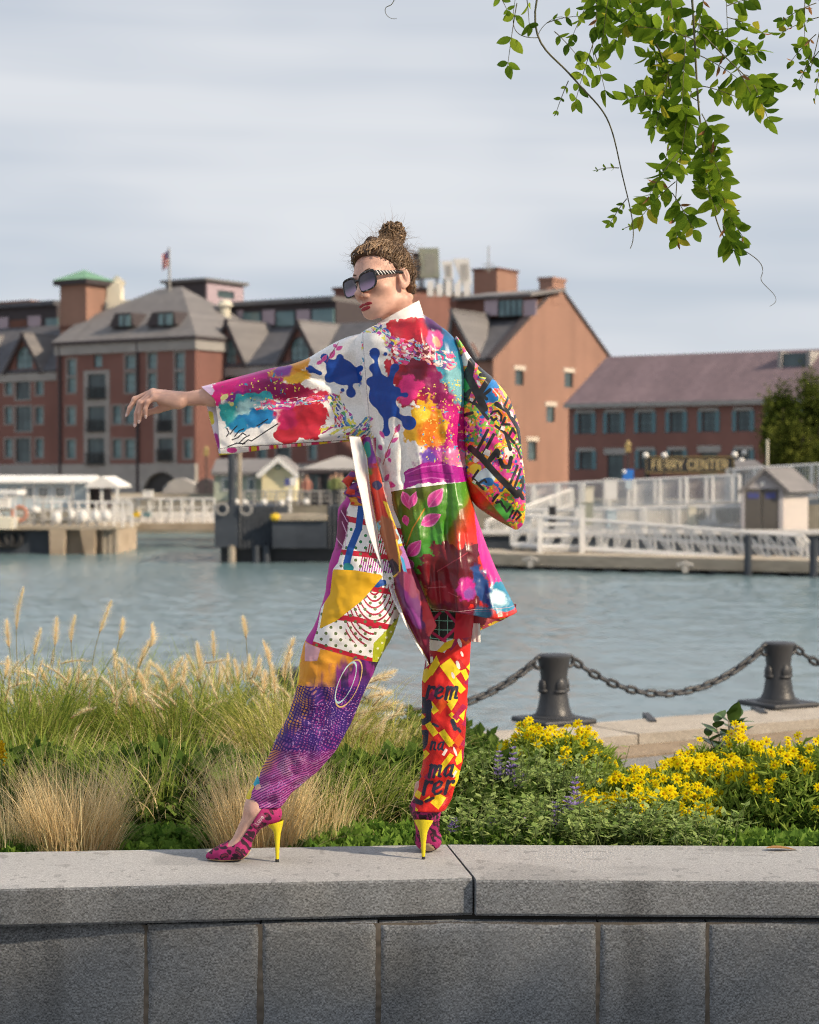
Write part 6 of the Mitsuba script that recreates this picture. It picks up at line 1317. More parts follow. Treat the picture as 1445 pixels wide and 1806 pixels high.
    P.ell(800, 1025, 58, 64, 20, (.14, .006, .012), .3, .12); P.ell(825, 980, 20, 36, 20, (.10, .004, .012), .4, .2); P.ell(775, 1045, 22, 24, 0, (.26, .015, .025), .4, .3); P.ell(800, 1075, 66, 16, 0, (.10, .006, .022), .4, .4)
    P.ell(822, 1034, 17, 20, 10, (.46, .012, .22), .3, .3); P.ell(826, 1042, 10, 10, 10, (.20, .06, .30), .4, .5)
    P.stroke([(770, 1005), (800, 985), (822, 972)], .9, (.30, .03, .05)); P.stroke([(755, 1033), (785, 1031)], .8, (.42, .10, .12)); P.stroke([(790, 1040), (805, 1046)], .8, (.34, .06, .08))
    P.poly([(836, 895), (846, 912), (880, 985), (912, 1062), (905, 1072), (872, 1040), (852, 1005), (842, 970)], (.58, .016, .26), 1.5)
    P.ell(880, 1052, 40, 24, 25, (.012, .20, .34), .4, .12); P.ell(850, 1030, 14, 40, -14, (.015, .06, .22), .4, .35); P.ell(876, 1052, 18, 11, 25, (.52, .70, .74), .6, .6); P.ell(850, 1075, 20, 12, 0, (.02, .12, .22), .5, .4)
    for q in ((717, 882, 17, 8.5, 68), (729, 880, 15, 7.5, -70), (768, 877, 21, 12, -52), (760, 915, 20, 11, -28), (716, 917, 10, 6.5, 75), (731, 965, 19, 11, -52), (723, 995, 11, 8, 80)): P.leaf(*q, PINK)
    P.stroke([(717, 960), (728, 930), (749, 896)], 1.2, (.50, .22, .02))
    P.stroke([(650, 1078), (912, 1072)], .1, (.3, .1, .2))
    P.stroke([(641, 592), (648, 690), (656, 776)], .55, (.40, .38, .42), .5); P.stroke([(752, 1071), (800, 1072), (911, 1066)], .4, (.45, .30, .32), .4)
    # black script on the sleeve
    for q in ([(402, 756), (406, 764), (402, 770)], [(408, 766), (414, 758), (420, 752)], [(416, 770), (424, 760), (432, 757)], [(412, 776), (422, 772), (430, 764), (436, 768)], [(424, 782), (434, 772), (442, 768)], [(430, 784), (440, 776), (446, 778)], [(404, 788), (420, 782), (434, 783)], [(446, 778), (470, 762), (492, 748)], [(474, 740), (462, 748), (455, 752)]): P.stroke(q, 1.05, (.012, .012, .02), .6)
    # hem strip of the sleeve
    e = P.y - (791 - (P.x - 390) * .066); hem = (e > 0) & (P.x < 664) & (P.y > 765) & (P.y < 815)
    r = fbm(P.x / 16, 3.0, 2.0); hc = dr.select(r > .60, C3(.72, .55, .03), dr.select(r > .44, C3(.62, .03, .14), dr.select(r > .36, C3(.75, .30, .40), C3(WHITE))))
    hc = dr.select(P.x < 436, dr.select(P.y > 800, C3(.62, .55, .06), C3(WHITE)), hc); P.c = dr.select(hem, hc, P.c)
    P.c = dr.select(hem & (P.x < 430) & (dr.square((P.x - 411) / 9) + dr.square((P.y - 794) / 5) < 1), C3(PINK), P.c)
    P.c = dr.select((dr.abs(e) < .5) & (P.x < 664) & (P.x > 380) & (P.y > 765) & (P.y < 815), C3(.06, .04, .06), P.c)
    return P.c * (0.92 + .16 * noise(P.x / 1.6, P.y / 1.6))

def flap_print(p, n, uv):
    P = Print(uv, (.18, .015, .05))
    P.ell(668, 830, 22, 34, 0, (.13, .22, .02), .3, .2); P.ell(655, 800, 16, 26, 0, (.16, .03, .26), .7, .3); P.ell(648, 795, 7, 12, 0, (.02, .28, .25), .6, .3); P.ell(664, 815, 6, 12, 0, (.30, .06, .36), .6, .3)
    P.ell(672, 872, 17, 50, -14, (.50, .035, .02), .4, .2); P.ell(666, 855, 8, 7, 0, (.03, .03, .10), .4, .2); P.ell(672, 830, 5, 22, -12, (.66, .06, .02), .3, .2)
    P.poly([(676, 882), (684, 884), (704, 940), (712, 962), (700, 962), (690, 920)], (.78, .50, .03), 1.0); P.poly([(696, 932), (702, 930), (712, 955), (700, 958)], (.40, .60, .72), 1.0); P.poly([(700, 962), (712, 960), (726, 1000), (716, 1000)], (.34, .16, .40), 1.0); P.poly([(706, 975), (712, 982), (720, 1012), (712, 1004)], (.05, .28, .52), 1)
    P.poly([(664, 922), (678, 912), (672, 930), (672, 950)], (.25, .55, .66), 1.0)
    P.ell(690, 958, 15, 46, -14, (.32, .105, .045), .25, .2); P.ell(692, 1000, 12, 14, 0, (.025, .018, .03), .3, .2)
    P.stroke([(700, 950), (705, 980), (706, 1004), (696, 1014), (688, 1014)], 1.5, (.72, .46, .03), .6)
    P.ell(728, 1062, 16, 52, -26, (.13, .02, .14), .4, .3); P.ell(722, 1030, 10, 26, -26, (.22, .04, .10), .5, .4); P.ell(730, 1085, 8, 20, -26, (.24, .04, .24), .5, .5)
    P.ell(757, 1085, 10, 34, -20, (.58, .035, .05), .2, .3); P.ell(764, 1104, 14, 14, -20, (.62, .06, .08), .2, .3)
    P.ell(748, 1130, 8, 26, -26, (.18, .012, .04), .3, .3)
    # white lining strip along the free edge
    e = mi.Float(0)
    pts = [(636, 770), (648, 807), (655, 871), (662, 908), (675, 972), (688, 1015), (700, 1049), (714, 1086), (735, 1127), (754, 1160), (758, 1180)]
    inn = P.inside([(580, 760)] + pts + [(580, 1190)])
    P.c = dr.select(P.line(pts) < .9, C3(.60, .40, .06), P.c); P.c = dr.select(inn, C3(.80, .79, .79), P.c)
    return P.c

GRAF = [(.75, .62, .02), (.08, .34, .05), (.72, .14, .02), (.62, .03, .24), (.02, .14, .45), (.78, .70, .65), (.72, .20, .32), (.20, .45, .06), (.70, .28, .03), (.25, .02, .22)]
def graffiti_print(p, n, uv):
    P = Print(uv, (.70, .18, .10))
    big = fbm(P.x / 26, P.y / 26, 8.0) + .25 * P.n2
    for i, cl in enumerate(((.66, .05, .26), (.72, .26, .03), (.74, .55, .04), (.14, .38, .05), (.72, .12, .04), (.62, .06, .30))): P.c = dr.select(big > .30 + .07 * i, C3(cl), P.c)
    P.flakes(mi.Float(1), 15, 11, 30, GRAF, 31, .55); P.flakes(fbm(P.x / 18, P.y / 18, 3.0) + .08, 5, 4.5, 60, GRAF, 37, .6)
    P.ell(864, 690, 17, 22, 0, (.015, .17, .48), .6, .12); P.ell(872, 693, 8, 9, 0, (.70, .06, .03), .8, .12); P.ell(852, 660, 10, 14, 20, (.50, .62, .08), .5, .15); P.ell(890, 690, 8, 20, -30, (.74, .66, .06), .4, .15)
    P.ell(854, 842, 18, 16, 30, (.55, .68, .76), .7, .12); P.ell(858, 850, 13, 8, 10, (.02, .15, .42), .6, .2); P.ell(885, 905, 20, 22, 30, (.06, .34, .05), .5, .15); P.ell(838, 825, 11, 10, 0, (.75, .62, .04), .8, .12); P.ell(846, 870, 16, 10, 45, (.70, .16, .06), .6, .2)
    P.ell(819, 690, 8, 22, 0, (.02, .24, .06), .5, .15); P.ell(822, 635, 10, 18, 20, WHITE, .3, .15)
    K = (.022, .022, .026)
    B = lambda pts, w: P.stroke(pts, w * 1.1, K, .6)
    # heavy black hand-drawn letters running down the sleeve
    B([(831, 640), (826, 668), (842, 700), (852, 722)], 6.0); B([(842, 700), (862, 668), (846, 652)], 4.5); B([(846, 664), (873, 668)], 3.2); B([(814, 702), (838, 715), (858, 740)], 2.6); B([(822, 706), (829, 690)], 2.2); B([(833, 714), (841, 700)], 2.0); B([(862, 690), (850, 700), (856, 706)], 2.6); B([(826, 650), (815, 668)], 3.2); B([(812, 690), (820, 698), (828, 690)], 2.4); B([(812, 735), (831, 730)], 2.6)
    B([(873, 715), (893, 727), (912, 757), (917, 780)], 3.6); B([(885, 722), (897, 698)], 2.2); B([(893, 728), (906, 706)], 2.4); B([(902, 740), (912, 732)], 3.0); P.stroke([(911, 734), (914, 738)], 2.5, K); 
    B([(864, 732), (868, 728), (876, 727), (882, 735), (881, 744)], 1.8); B([(864, 738), (868, 743), (873, 740)], 2.2)
    B([(872, 753), (884, 761), (905, 782)], 2.3); B([(880, 758), (888, 739)], 2.3); B([(888, 750), (896, 750)], 2.0); B([(894, 772), (902, 757), (907, 765)], 2.2); B([(890, 768), (898, 793)], 3.0); B([(908, 786), (918, 808)], 1.8); B([(912, 796), (917, 788)], 1.6)
    B([(829, 791), (846, 806), (872, 835), (910, 873)], 5.0); B([(840, 795), (858, 760)], 2.4); B([(850, 803), (868, 768)], 2.6); B([(862, 812), (874, 796)], 4.2); P.stroke([(870, 800), (877, 797), (876, 806)], 2.8, K)
    B([(880, 812), (885, 823), (896, 824), (899, 808)], 3.4); B([(898, 852), (911, 822)], 2.2); B([(905, 860), (917, 828)], 2.2); B([(913, 866), (921, 878)], 3.6); B([(917, 850), (922, 842), (921, 858), (917, 866)], 2.4)
    B([(834, 845), (851, 862)], 2.2); B([(833, 843), (842, 830)], 1.9); B([(842, 853), (853, 846), (856, 850)], 1.8)
    B([(868, 883), (876, 872), (870, 878)], 2.0); B([(874, 886), (882, 884), (886, 892)], 2.0); B([(888, 893), (893, 902), (899, 893)], 1.8); B([(898, 912), (904, 900)], 1.5); B([(904, 914), (911, 900), (918, 908), (910, 916)], 1.7)
    for q in ([(838, 672), (844, 675), (847, 684), (841, 682)], [(828, 703), (834, 705), (832, 711), (827, 708)], [(896, 725), (902, 728), (905, 738), (899, 735)], [(882, 752), (888, 754), (887, 761), (880, 759)], [(855, 792), (863, 796), (861, 806), (850, 801)], [(834, 846), (839, 849), (837, 854), (832, 850)]): P.poly(q, (.74, .72, .70))
    # the plain inner turn of the sleeve at the bottom
    edge = P.inside([(812, 828), (826, 845), (850, 871), (880, 905), (905, 932), (905, 945), (812, 945)])
    tt = P.x * .6 + P.y * .8; P.c = dr.select(edge, mix(mix((.58, .02, .015), (.19, .13, .02), smoothstep(1205, 1240, tt + 12 * P.n1)), (.10, .20, .02), smoothstep(.5, .7, noise(tt / 9, 3.0)) * smoothstep(1200, 1245, tt) * .8), P.c)
    return P.c

def left_leg_print(p, n, uv):
    P = Print(uv, WHITE)
    x, y = P.x, P.y
    dots = lambda s, ox=0: dr.square((x + .5 * s * (dr.floor(y / (s * .62)) - 2 * dr.floor(dr.floor(y / (s * .62)) / 2))) / s - dr.floor((x + .5 * s * (dr.floor(y / (s * .62)) - 2 * dr.floor(dr.floor(y / (s * .62)) / 2))) / s) - .5) * s * s + dr.square((y / (s * .62) - dr.floor(y / (s * .62)) - .5) * s * .62)
    gd = dots(17)
    # arcs of thin crimson lines
    def arcs(cx, cy, sx, sy, m, sp):
        d = dr.sqrt(dr.square((x - cx) / sx) + dr.square((y - cy) / sy)); f = d / sp - dr.floor(d / sp); P.c = dr.select(m & (f < .30), C3(.36, .01, .05), P.c)
    arcs(662, 1020, 1.0, 1.9, P.inside([(625, 1035), (710, 1025), (690, 1090), (640, 1135), (612, 1120), (612, 1075)]), 6.0)
    P.c = dr.select(P.inside([(640, 975), (665, 940), (720, 940), (720, 1010), (633, 1005)]) & ((x + .2 * y) / 4.2 - dr.floor((x + .2 * y) / 4.2) < .5), mix((.42, .02, .05), (.34, .05, .34), smoothstep(970, 1000, y)), P.c)
    P.c = dr.select((gd < 7.5) & (y > 925), C3(.02, .20, .07), P.c)
    red = lambda pts, w: P.stroke(pts, w, (.50, .010, .035), .5)
    red([(612, 914), (650, 921), (720, 940)], 5); red([(604, 972), (640, 975), (720, 985)], 4.5); red([(655, 1034), (720, 1046)], 5); red([(590, 1083), (630, 1087), (690, 1103)], 5); red([(552, 1130), (600, 1143), (665, 1162)], 4)
    P.c = dr.select((gd < 7.5) & (y > 965), C3(.12, .16, .06), P.c)
    P.stroke([(640, 880), (634, 930), (620, 965), (613, 992)], 6, (.006, .075, .34)); P.ell(616, 998, 10, 8, 0, (.01, .18, .20), .3, .2); P.ell(670, 1024, 12, 7, 0, (.006, .075, .34), .2, .1)
    P.poly([(590, 1002), (630, 1003), (672, 1010), (676, 1014), (640, 1055), (596, 1090), (566, 1105), (574, 1060)], (.72, .40, .006))
    # magenta side panel
    P.poly([(540, 860), (625, 870), (612, 900), (606, 960), (598, 990), (589, 1002), (584, 1045), (568, 1070), (562, 1105), (552, 1135), (546, 1160), (500, 1170), (500, 900)], (.40, .006, .24))
    P.ell(604, 930, 9, 36, 6, (.14, .002, .06), .3, .4)
    for q in ([(604, 920), (612, 938), (610, 965)], [(594, 950), (606, 962)], [(602, 900), (614, 920)]): P.stroke(q, .7, (.65, .40, .58), .4)
    P.poly([(660, 1130), (690, 1100), (712, 1075), (715, 1100), (690, 1140), (668, 1170), (658, 1166)], (.42, .48, .02), .5); P.c = dr.select(P.inside([(664, 1128), (712, 1080), (715, 1100), (668, 1168)]) & (dots(15) < 5), C3(.70, .72, .45), P.c)
    # lower leg: orange to deep purple with netted lines
    lowm = P.inside([(540, 1128), (552, 1133), (600, 1147), (668, 1166), (690, 1170), (560, 1440), (400, 1440), (440, 1300)])
    a = x - (600 - (y - 1140) * .55)             # across the slanted leg
    f1 = fbm(x / 10, y / 46, 3.0); f2 = fbm(x / 30, y / 30, 6.0)
    base = mix((.66, .27, .02), (.075, .008, .12), smoothstep(-18, 26, a + 46 * (f1 - .5) * 2 + (y - 1230) * .28))
    base = mix(base, (.03, .012, .05), smoothstep(.52, .68, f2) * smoothstep(0, 40, a) * smoothstep(1330, 1240, y)); base = mix(base, (.26, .02, .24), smoothstep(.45, .62, f1) * smoothstep(-10, 40, a) * .8)
    base = mix(base, (.03, .03, .24), smoothstep(.5, .65, fbm(x / 16, y / 22, 12.0)) * .75 * smoothstep(1180, 1230, y))
    base = mix(base, (.46, .09, .32), smoothstep(1290, 1340, y - a * .2) * .85); base = mix(base, (.55, .30, .45), smoothstep(.5, .7, fbm(x / 22, y / 18, 22.0)) * smoothstep(1310, 1350, y) * .7)
    base = mix(base, (.56, .22, .06), smoothstep(24, 4, dr.abs(a + 20)) * smoothstep(1300, 1320, y) * smoothstep(1370, 1350, y))
    P.c = dr.select(lowm, base, P.c)
    w1 = (x + y * .35 + 16 * P.n1) / 6; w2 = (x * .3 - y * .9 + 20 * P.n1) / 5; w3 = (y + .45 * x + 10 * P.n1) / 4.4
    net = dr.minimum(dr.abs(w1 - dr.floor(w1) - .5), dr.abs(w2 - dr.floor(w2) - .5)); netm = lowm & (y > 1205) & (y < 1320)
    P.c = dr.select(lowm & (y < 1290) & (y > 1160), mix(P.c, (.68, .30, .03), smoothstep(.54, .60, fbm(x / 7 + y / 40, y / 60, 33.0)) * smoothstep(16, -22, a)), P.c)
    P.c = dr.select(netm & (net < .19), C3(.035, .008, .15), P.c); P.c = dr.select(netm & (a > -8) & (net > .40), C3(.40, .10, .42), P.c)
    P.c = dr.select(lowm & (y > 1318) & (dr.abs(w3 - dr.floor(w3) - .5) < .22), C3(.09, .006, .12), P.c)
    P.flakes(dr.select(lowm & (y > 1300) & (y < 1390), smoothstep(8, -14, a + 24), 0.0), 7, 4, -25, [(.03, .35, .52), (.62, .16, .03), (.10, .02, .20), (.45, .60, .60), (.05, .05, .30), (.70, .55, .05)], 41, .8)
    P.specks(dr.select(lowm & (y > 1230) & (a > 5), 1.0, 0.0), 3.6, .8, (.45, .25, .55), 43)
    P.poly([(540, 1130), (560, 1136), (576, 1140), (566, 1160), (540, 1162)], (.62, .34, .40)); P.poly([(568, 1139), (600, 1148), (594, 1164), (562, 1162)], (.68, .30, .02))
    e = dr.sqrt(dr.square(((x - 617) * .92 + (y - 1200) * .38) / 17) + dr.square(((y - 1200) * .92 - (x - 617) * .38) / 44)); P.c = dr.select(lowm & (dr.abs(e - 1) < .035), C3(.62, .42, .16), P.c)
    e = dr.sqrt(dr.square(((x - 612) * .92 + (y - 1198) * .38) / 12) + dr.square(((y - 1198) * .92 - (x - 612) * .38) / 38)); P.c = dr.select(lowm & (dr.abs(e - 1) < .05), C3(.40, .58, .62), P.c)
    # outer side strip: yellow, white, blue
    P.poly([(500, 1155), (532, 1160), (528, 1200), (505, 1250), (440, 1410), (430, 1410)], (.70, .55, .03), 3); P.poly([(500, 1225), (518, 1210), (512, 1240), (500, 1255)], (.70, .70, .74), 1); P.ell(500, 1243, 7, 8, 0, (.02, .36, .55), .3, .1); P.ell(492, 1268, 9, 8, 0, (.70, .24, .03), .3, .1); P.ell(452, 1378, 9, 9, 0, (.02, .34, .50), .3, .1); P.ell(484, 1290, 6, 9, 0, (.02, .20, .38), .3, .1)
    return P.c

def right_leg_print(p, n, uv):
    P = Print(uv, (.60, .012, .008))
    x, y = P.x, P.y
    # a tartan of slanting orange, yellow and white patches on red
    def bars(ax, ay, s, seed, thr, col, m=None):
        u, v = (x * ax + y * ay) / s, (y * ax - x * ay) / (s * 2.6); r = cell_rand(dr.floor(u), dr.floor(v), seed); P.c = dr.select(r > thr, C3(col), P.c)
    bars(.80, .60, 16, 3, .78, (.68, .075, .008)); bars(.80, -.60, 16, 5, .82, (.42, .006, .008)); bars(.80, .60, 9, 8, .93, (.78, .56, .01)); bars(.80, -.60, 12, 28, .93, (.78, .58, .01)); bars(.86, .5, 5, 12, .985, (.78, .70, .66)); bars(.7, -.7, 8, 15, .965, (.78, .55, .01)); bars(.75, .65, 11, 21, .93, (.34, .006, .06))
    P.poly([(755, 1130), (775, 1128), (800, 1122), (795, 1138), (768, 1148), (755, 1148)], (.74, .70, .64)); P.poly([(770, 1148), (785, 1132), (802, 1126), (796, 1140), (780, 1150)], (.78, .56, .01)); P.poly([(756, 1180), (770, 1155), (776, 1170), (762, 1192)], (.78, .56, .01)); P.poly([(752, 1160), (764, 1158), (764, 1166), (752, 1178)], (.72, .68, .62))
    for q in ((811, 1133, 3, 8), (815, 1153, 2, 5), (808, 1172, 3, 8), (799, 1190, 2.5, 6), (803, 1325, 2, 9)): P.ell(*q, -20, (.80, .70, .66), .1, .1, .05)
    P.poly([(812, 1182), (822, 1180), (828, 1196), (822, 1202)], (.78, .56, .01)); P.poly([(788, 1240), (806, 1222), (808, 1234), (796, 1252)], (.78, .56, .01)); P.poly([(810, 1262), (822, 1252), (818, 1272)], (.78, .56, .01)); P.poly([(788, 1312), (798, 1302), (798, 1316)], (.78, .56, .01)); P.poly([(803, 1340), (814, 1322), (816, 1346), (806, 1350)], (.78, .56, .01)); P.poly([(731, 1396), (744, 1400), (740, 1412), (730, 1408)], (.78, .56, .01)); P.poly([(746, 1414), (758, 1404), (760, 1414)], (.78, .56, .01))
    NV = (.018, .020, .045)
    # black panel with green check under the hem
    chk = P.inside([(752, 1060), (806, 1060), (806, 1124), (780, 1130), (752, 1128)]); P.c = dr.select(chk, C3(.016, .015, .014), P.c)
    gx_, gy_ = (x - 2) / 15, (y + 2) / 16; P.c = dr.select(chk & ((dr.abs(gx_ - dr.floor(gx_) - .5) < .045) | (dr.abs(gy_ - dr.floor(gy_) - .5) < .045)), C3(.22, .50, .38), P.c)
    P.stroke([(750, 1110), (776, 1080)], 2.6, (.52, .012, .10)); P.stroke([(756, 1112), (785, 1130)], 2.6, (.52, .012, .10)); P.stroke([(782, 1128), (812, 1098)], 2.6, (.52, .012, .10)); P.stroke([(785, 1075), (812, 1105)], 2.6, (.52, .012, .10)); P.poly([(806, 1055), (840, 1055), (840, 1124), (800, 1126)], (.58, .008, .03))
    def wave(q, w): P.stroke(q, w, NV, .6)
    def letters(word, ox, oy, h, lean=.22):      # heavy italic serif lettering from strokes
        for ch in word:
            L = lambda pts, w: wave([(ox + a * h * 1.5 + (1 - b) * lean * h, oy - (1 - b) * h) for a, b in pts], w * h * 1.5)
            if ch == 'r': L([(.08, .05), (.08, 1)], .085); L([(.08, .35), (.22, .08), (.36, .06)], .06); L([(.36, .12), (.34, .18)], .08); ox += .74 * h
            elif ch == 'e': L([(.05, .62), (.30, .42), (.34, .15), (.20, .04), (.06, .22), (.01, .62), (.12, .95), (.28, .95), (.40, .78)], .062); L([(.03, .3), (.02, .75)], .09); ox += .80 * h
            elif ch == 'm':
                L([(.06, .05), (.06, 1)], .09); L([(.06, .40), (.20, .06), (.30, .10), (.30, 1)], .075); L([(.32, .40), (.46, .06), (.56, .10), (.56, .92), (.66, .95)], .075); L([(-.03, .08), (.06, .05)], .05); ox += 1.2 * h
            elif ch == 'a': L([(.38, .08), (.20, .05), (.05, .35), (.04, .80), (.16, .96), (.34, .70), (.38, .08)], .065); L([(.06, .35), (.06, .75)], .09); L([(.40, .05), (.36, .85), (.48, .95)], .085); ox += .9 * h
            elif ch == 'n': L([(.06, .05), (.06, 1)], .09); L([(.06, .40), (.22, .06), (.32, .12), (.32, .9), (.44, .95)], .075); ox += .84 * h
    letters('rem', 750, 1231, 22); letters('na', 758, 1322, 15); letters('ma', 755, 1370, 22); letters('rer', 744, 1402, 25)
    wave([(748, 1235), (750, 1246), (758, 1247), (757, 1238)], 4.5); wave([(744, 1256), (756, 1252), (756, 1268), (746, 1276)], 5.0); wave([(744, 1295), (752, 1292), (750, 1312), (746, 1320)], 4.5); wave([(798, 1270), (803, 1284)], 4.0); wave([(808, 1284), (812, 1290)], 2.4); wave([(764, 1276), (772, 1280)], 2.4); wave([(741, 1372), (734, 1386)], 2.6); wave([(752, 1415), (764, 1409)], 3.0)
    wave([(728, 1416), (742, 1418)], 5)
    return P.c

def cloth(name, fn, rough=.34):
    mat(name, fn, rough, specular=.45, sheen=.25)
cloth('coat_material', coat_print); cloth('flap_material', flap_print); cloth('graffiti_sleeve_material', graffiti_print); cloth('left_leg_material', left_leg_print, .6); cloth('right_leg_material', right_leg_print, .6)
mat('white_cloth_material', lambda p, n, uv: mix((.74, .72, .69), (.82, .80, .78), noise(p.x * 60, p.y * 60, p.z * 60)), .5, specular=.4)
def lining_print(p, n, uv):
    P = Print(uv, (.74, .72, .80)); P.ell(372, 736, 6, 12, -15, (.72, .62, .06), .4, .15); P.ell(383, 778, 5, 14, -10, (.50, .05, .32), .6, .2); return P.c
mat('sleeve_lining_material', lining_print, .5, specular=.4)
def hem_print(p, n, uv):
    P = Print(uv, (.36, .05, .07)); P.flakes(mi.Float(1), 12, 6, 20, [(.70, .50, .04), (.34, .05, .08), (.34, .05, .08), (.5, .1, .1)], 51, .8); return P.c
mat('hem_material', hem_print, .55)
# ---------------------------------------------------------------- the woman on the wall
Y0 = 5.80
S6 = 600.0
def P3(px, py, dy=0.0): return at(px, py, Y0 + dy)
def cloth_uv(v): return np.column_stack([CX + v[:, 0] * S6, YH - (v[:, 2] - CZ) * S6]) / 1000.0
woman = thing('person', 'woman in a paint splashed silk kimono coat and patchwork trousers posing on the wall, looking back over her left shoulder', 'person')
labels[woman]['label'] = 'woman in paint splashed silk kimono coat and patchwork trousers posing on the granite wall'

def skin_fn(p, n, uv):
    f = fbm(p.x * 55, p.y * 55, p.z * 55); m = noise(p.x * 420, p.y * 420, p.z * 420)
    c = mix((.50, .275, .215), (.70, .445, .35), f)
    return c * (.95 + .1 * m)
mat('skin_material', skin_fn, .48, specular=.4, sheen=.15)
mat('lip_material', (.30, .022, .034), .38, specular=.5)
mat('nail_material', (.66, .48, .44), .25)

# ---- head frame: x = her left, y = face direction, z = up
psi, rho, alp = math.radians(46), math.radians(12), math.radians(1)
hf, hu = np.array([-math.sin(psi), -math.cos(psi), 0]), np.array([0, 0, 1.0]); hl = np.cross(hu, hf)
hl, hu = hl * math.cos(rho) + hu * math.sin(rho), hu * math.cos(rho) - hl * math.sin(rho)
hf, hu = hf * math.cos(alp) - hu * math.sin(alp), hu * math.cos(alp) + hf * math.sin(alp)
HR = np.stack([hl, hf, hu], 1)
HS = 1.0                                # head scale
HC = P3(638, 498, -.06) - HR @ (np.array([0, .094, .0]) * HS)
def to_head(p): return (p - HC) @ HR / HS
def from_head(q): return np.asarray(q) * HS @ HR.T + HC

def head_sdf(q):
    ax = np.abs(q[:, 0]); m = q.copy(); m[:, 0] = ax
    d = ellipsoid(q, [0, -.010, .043], [.074, .082, .080]); d = smin(d, ellipsoid(q, [0, .042, .040], [.056, .049, .046]), .03)
    d = smin(d, ellipsoid(q, [0, .030, -.027], [.056, .060, .074]), .03)
    d = smin(d, capsule(m, [.046, -.002, -.058], [.017, .064, -.086], .017, .014), .025)
    d = smin(d, ellipsoid(q, [0, .074, -.091], [.018, .016, .014]), .02)
    d = smin(d, ellipsoid(q, [0, .068, -.070], [.030, .026, .030]), .02)
    d = smin(d, ellipsoid(m, [.040, .056, -.026], [.024, .022, .018]), .025)
    d = smin(d, capsule(m, [.0, .082, .018], [.034, .074, .020], .014), .02)
    d = smax(d, -(np.linalg.norm(m - [.032, .100, -.004], axis=1) - .017), .012)
    d = smin(d, ellipsoid(m, [.031, .072, -.005], [.016, .014, .012]), .006)
    d = smin(d, capsule(q, [0, .089, .010], [0, .113, -.034], .0075, .0092), .010)
    d = smin(d, ellipsoid(q, [0, .116, -.036], [.0100, .0095, .0082]), .008)
    d = smin(d, ellipsoid(m, [.0125, .099, -.043], [.0075, .011, .0075]), .006)
    d = smax(d, -ellipsoid(m, [.0065, .104, -.0505], [.0038, .006, .005]), .003)
    d = smax(d, -ellipsoid(q, [0, .100, -.0725], [.019, .012, .0026]), .002)     # parted lips
    d = smin(d, ellipsoid(q, [0, .0905, -.0690], [.021, .008, .0055]), .006)
    d = smin(d, ellipsoid(q, [0, .0895, -.0785], [.018, .009, .0065]), .006)
    # ears
    er = math.radians(24); e = m - [.0730, -.002, -.003]; ex = e[:, 0] * math.cos(er) + e[:, 1] * math.sin(er); ey = -e[:, 0] * math.sin(er) + e[:, 1] * math.cos(er); ez = e[:, 2] - .15 * ey
    E = np.stack([ex, ey, ez], 1)
    ear = ellipsoid(E, [.004, -.004, .004], [.008, .018, .031]); ear = smin(ear, ellipsoid(E, [.003, .004, -.024], [.006, .009, .012]), .008)
    ear = smax(ear, -ellipsoid(E, [.0125, .000, .005], [.0105, .0118, .021]), .003)
    ear = smin(ear, capsule(E, [.006, -.004, .018], [.006, -.009, -.008], .0032), .003); ear = smin(ear, capsule(E, [.004, .010, .002], [.004, .009, -.010], .0042), .003)
    d = smin(d, ear, .006)
    return d
NB = P3(712, 592, .02)                    # base of the neck
def body_head(p):
    q = to_head(p); d = head_sdf(q) * HS
    neck = capsule(p, from_head([0, -.030, -.050]), NB, .047, .056)
    mus = capsule(p, from_head([.060, -.030, -.055]), NB + np.array([-.03, -.045, .0]), .012, .016)
    d = smin(d, smin(neck, mus, .02), .018)
    return smin(d, capsule(p, NB + [-.14, 0, -.06], NB + [.14, .02, -.07], .055), .05)
c0 = HC
skin = [snet(body_head, c0 - [.17, .17, .26], c0 + [.19, .17, .16], .0026)]
# torso and limbs below the clothes (coarser), forearm and hand, feet
J = dict(neck=NB, shl=P3(655, 635, .01), shr=P3(795, 655, .03), elb=P3(470, 692, -.02), wri=P3(318, 705, -.03), elr=P3(862, 765, .0), wrr=P3(872, 860, .0),
         che=P3(725, 680, .02), wai=P3(700, 800, .02), hpl=P3(690, 900, .05), hpr=P3(775, 905, .05), knl=P3(603, 1180, -.02), knr=P3(787, 1190, .045), anl=P3(490, 1395, .0), anr=P3(762, 1415, .055))
def torso(p):
    d = smin(capsule(p, J['che'], J['wai'], .085, .065), capsule(p, J['wai'], (J['hpl'] + J['hpr']) / 2, .065, .075), .03)
    for a, b, ra, rb in (('shl', 'shr', .04, .04), ('shl', 'elb', .034, .026), ('shr', 'elr', .036, .028), ('elr', 'wrr', .026, .018), ('hpl', 'knl', .052, .042), ('knl', 'anl', .042, .026), ('hpr', 'knr', .05, .04), ('knr', 'anr', .038, .026), ('che', 'neck', .06, .05)):
        d = smin(d, capsule(p, J[a], J[b], ra, rb), .02)
    return d
skin.append(snet(torso, [-.6, 5.55, .62], [.45, 6.15, 2.18], .012))
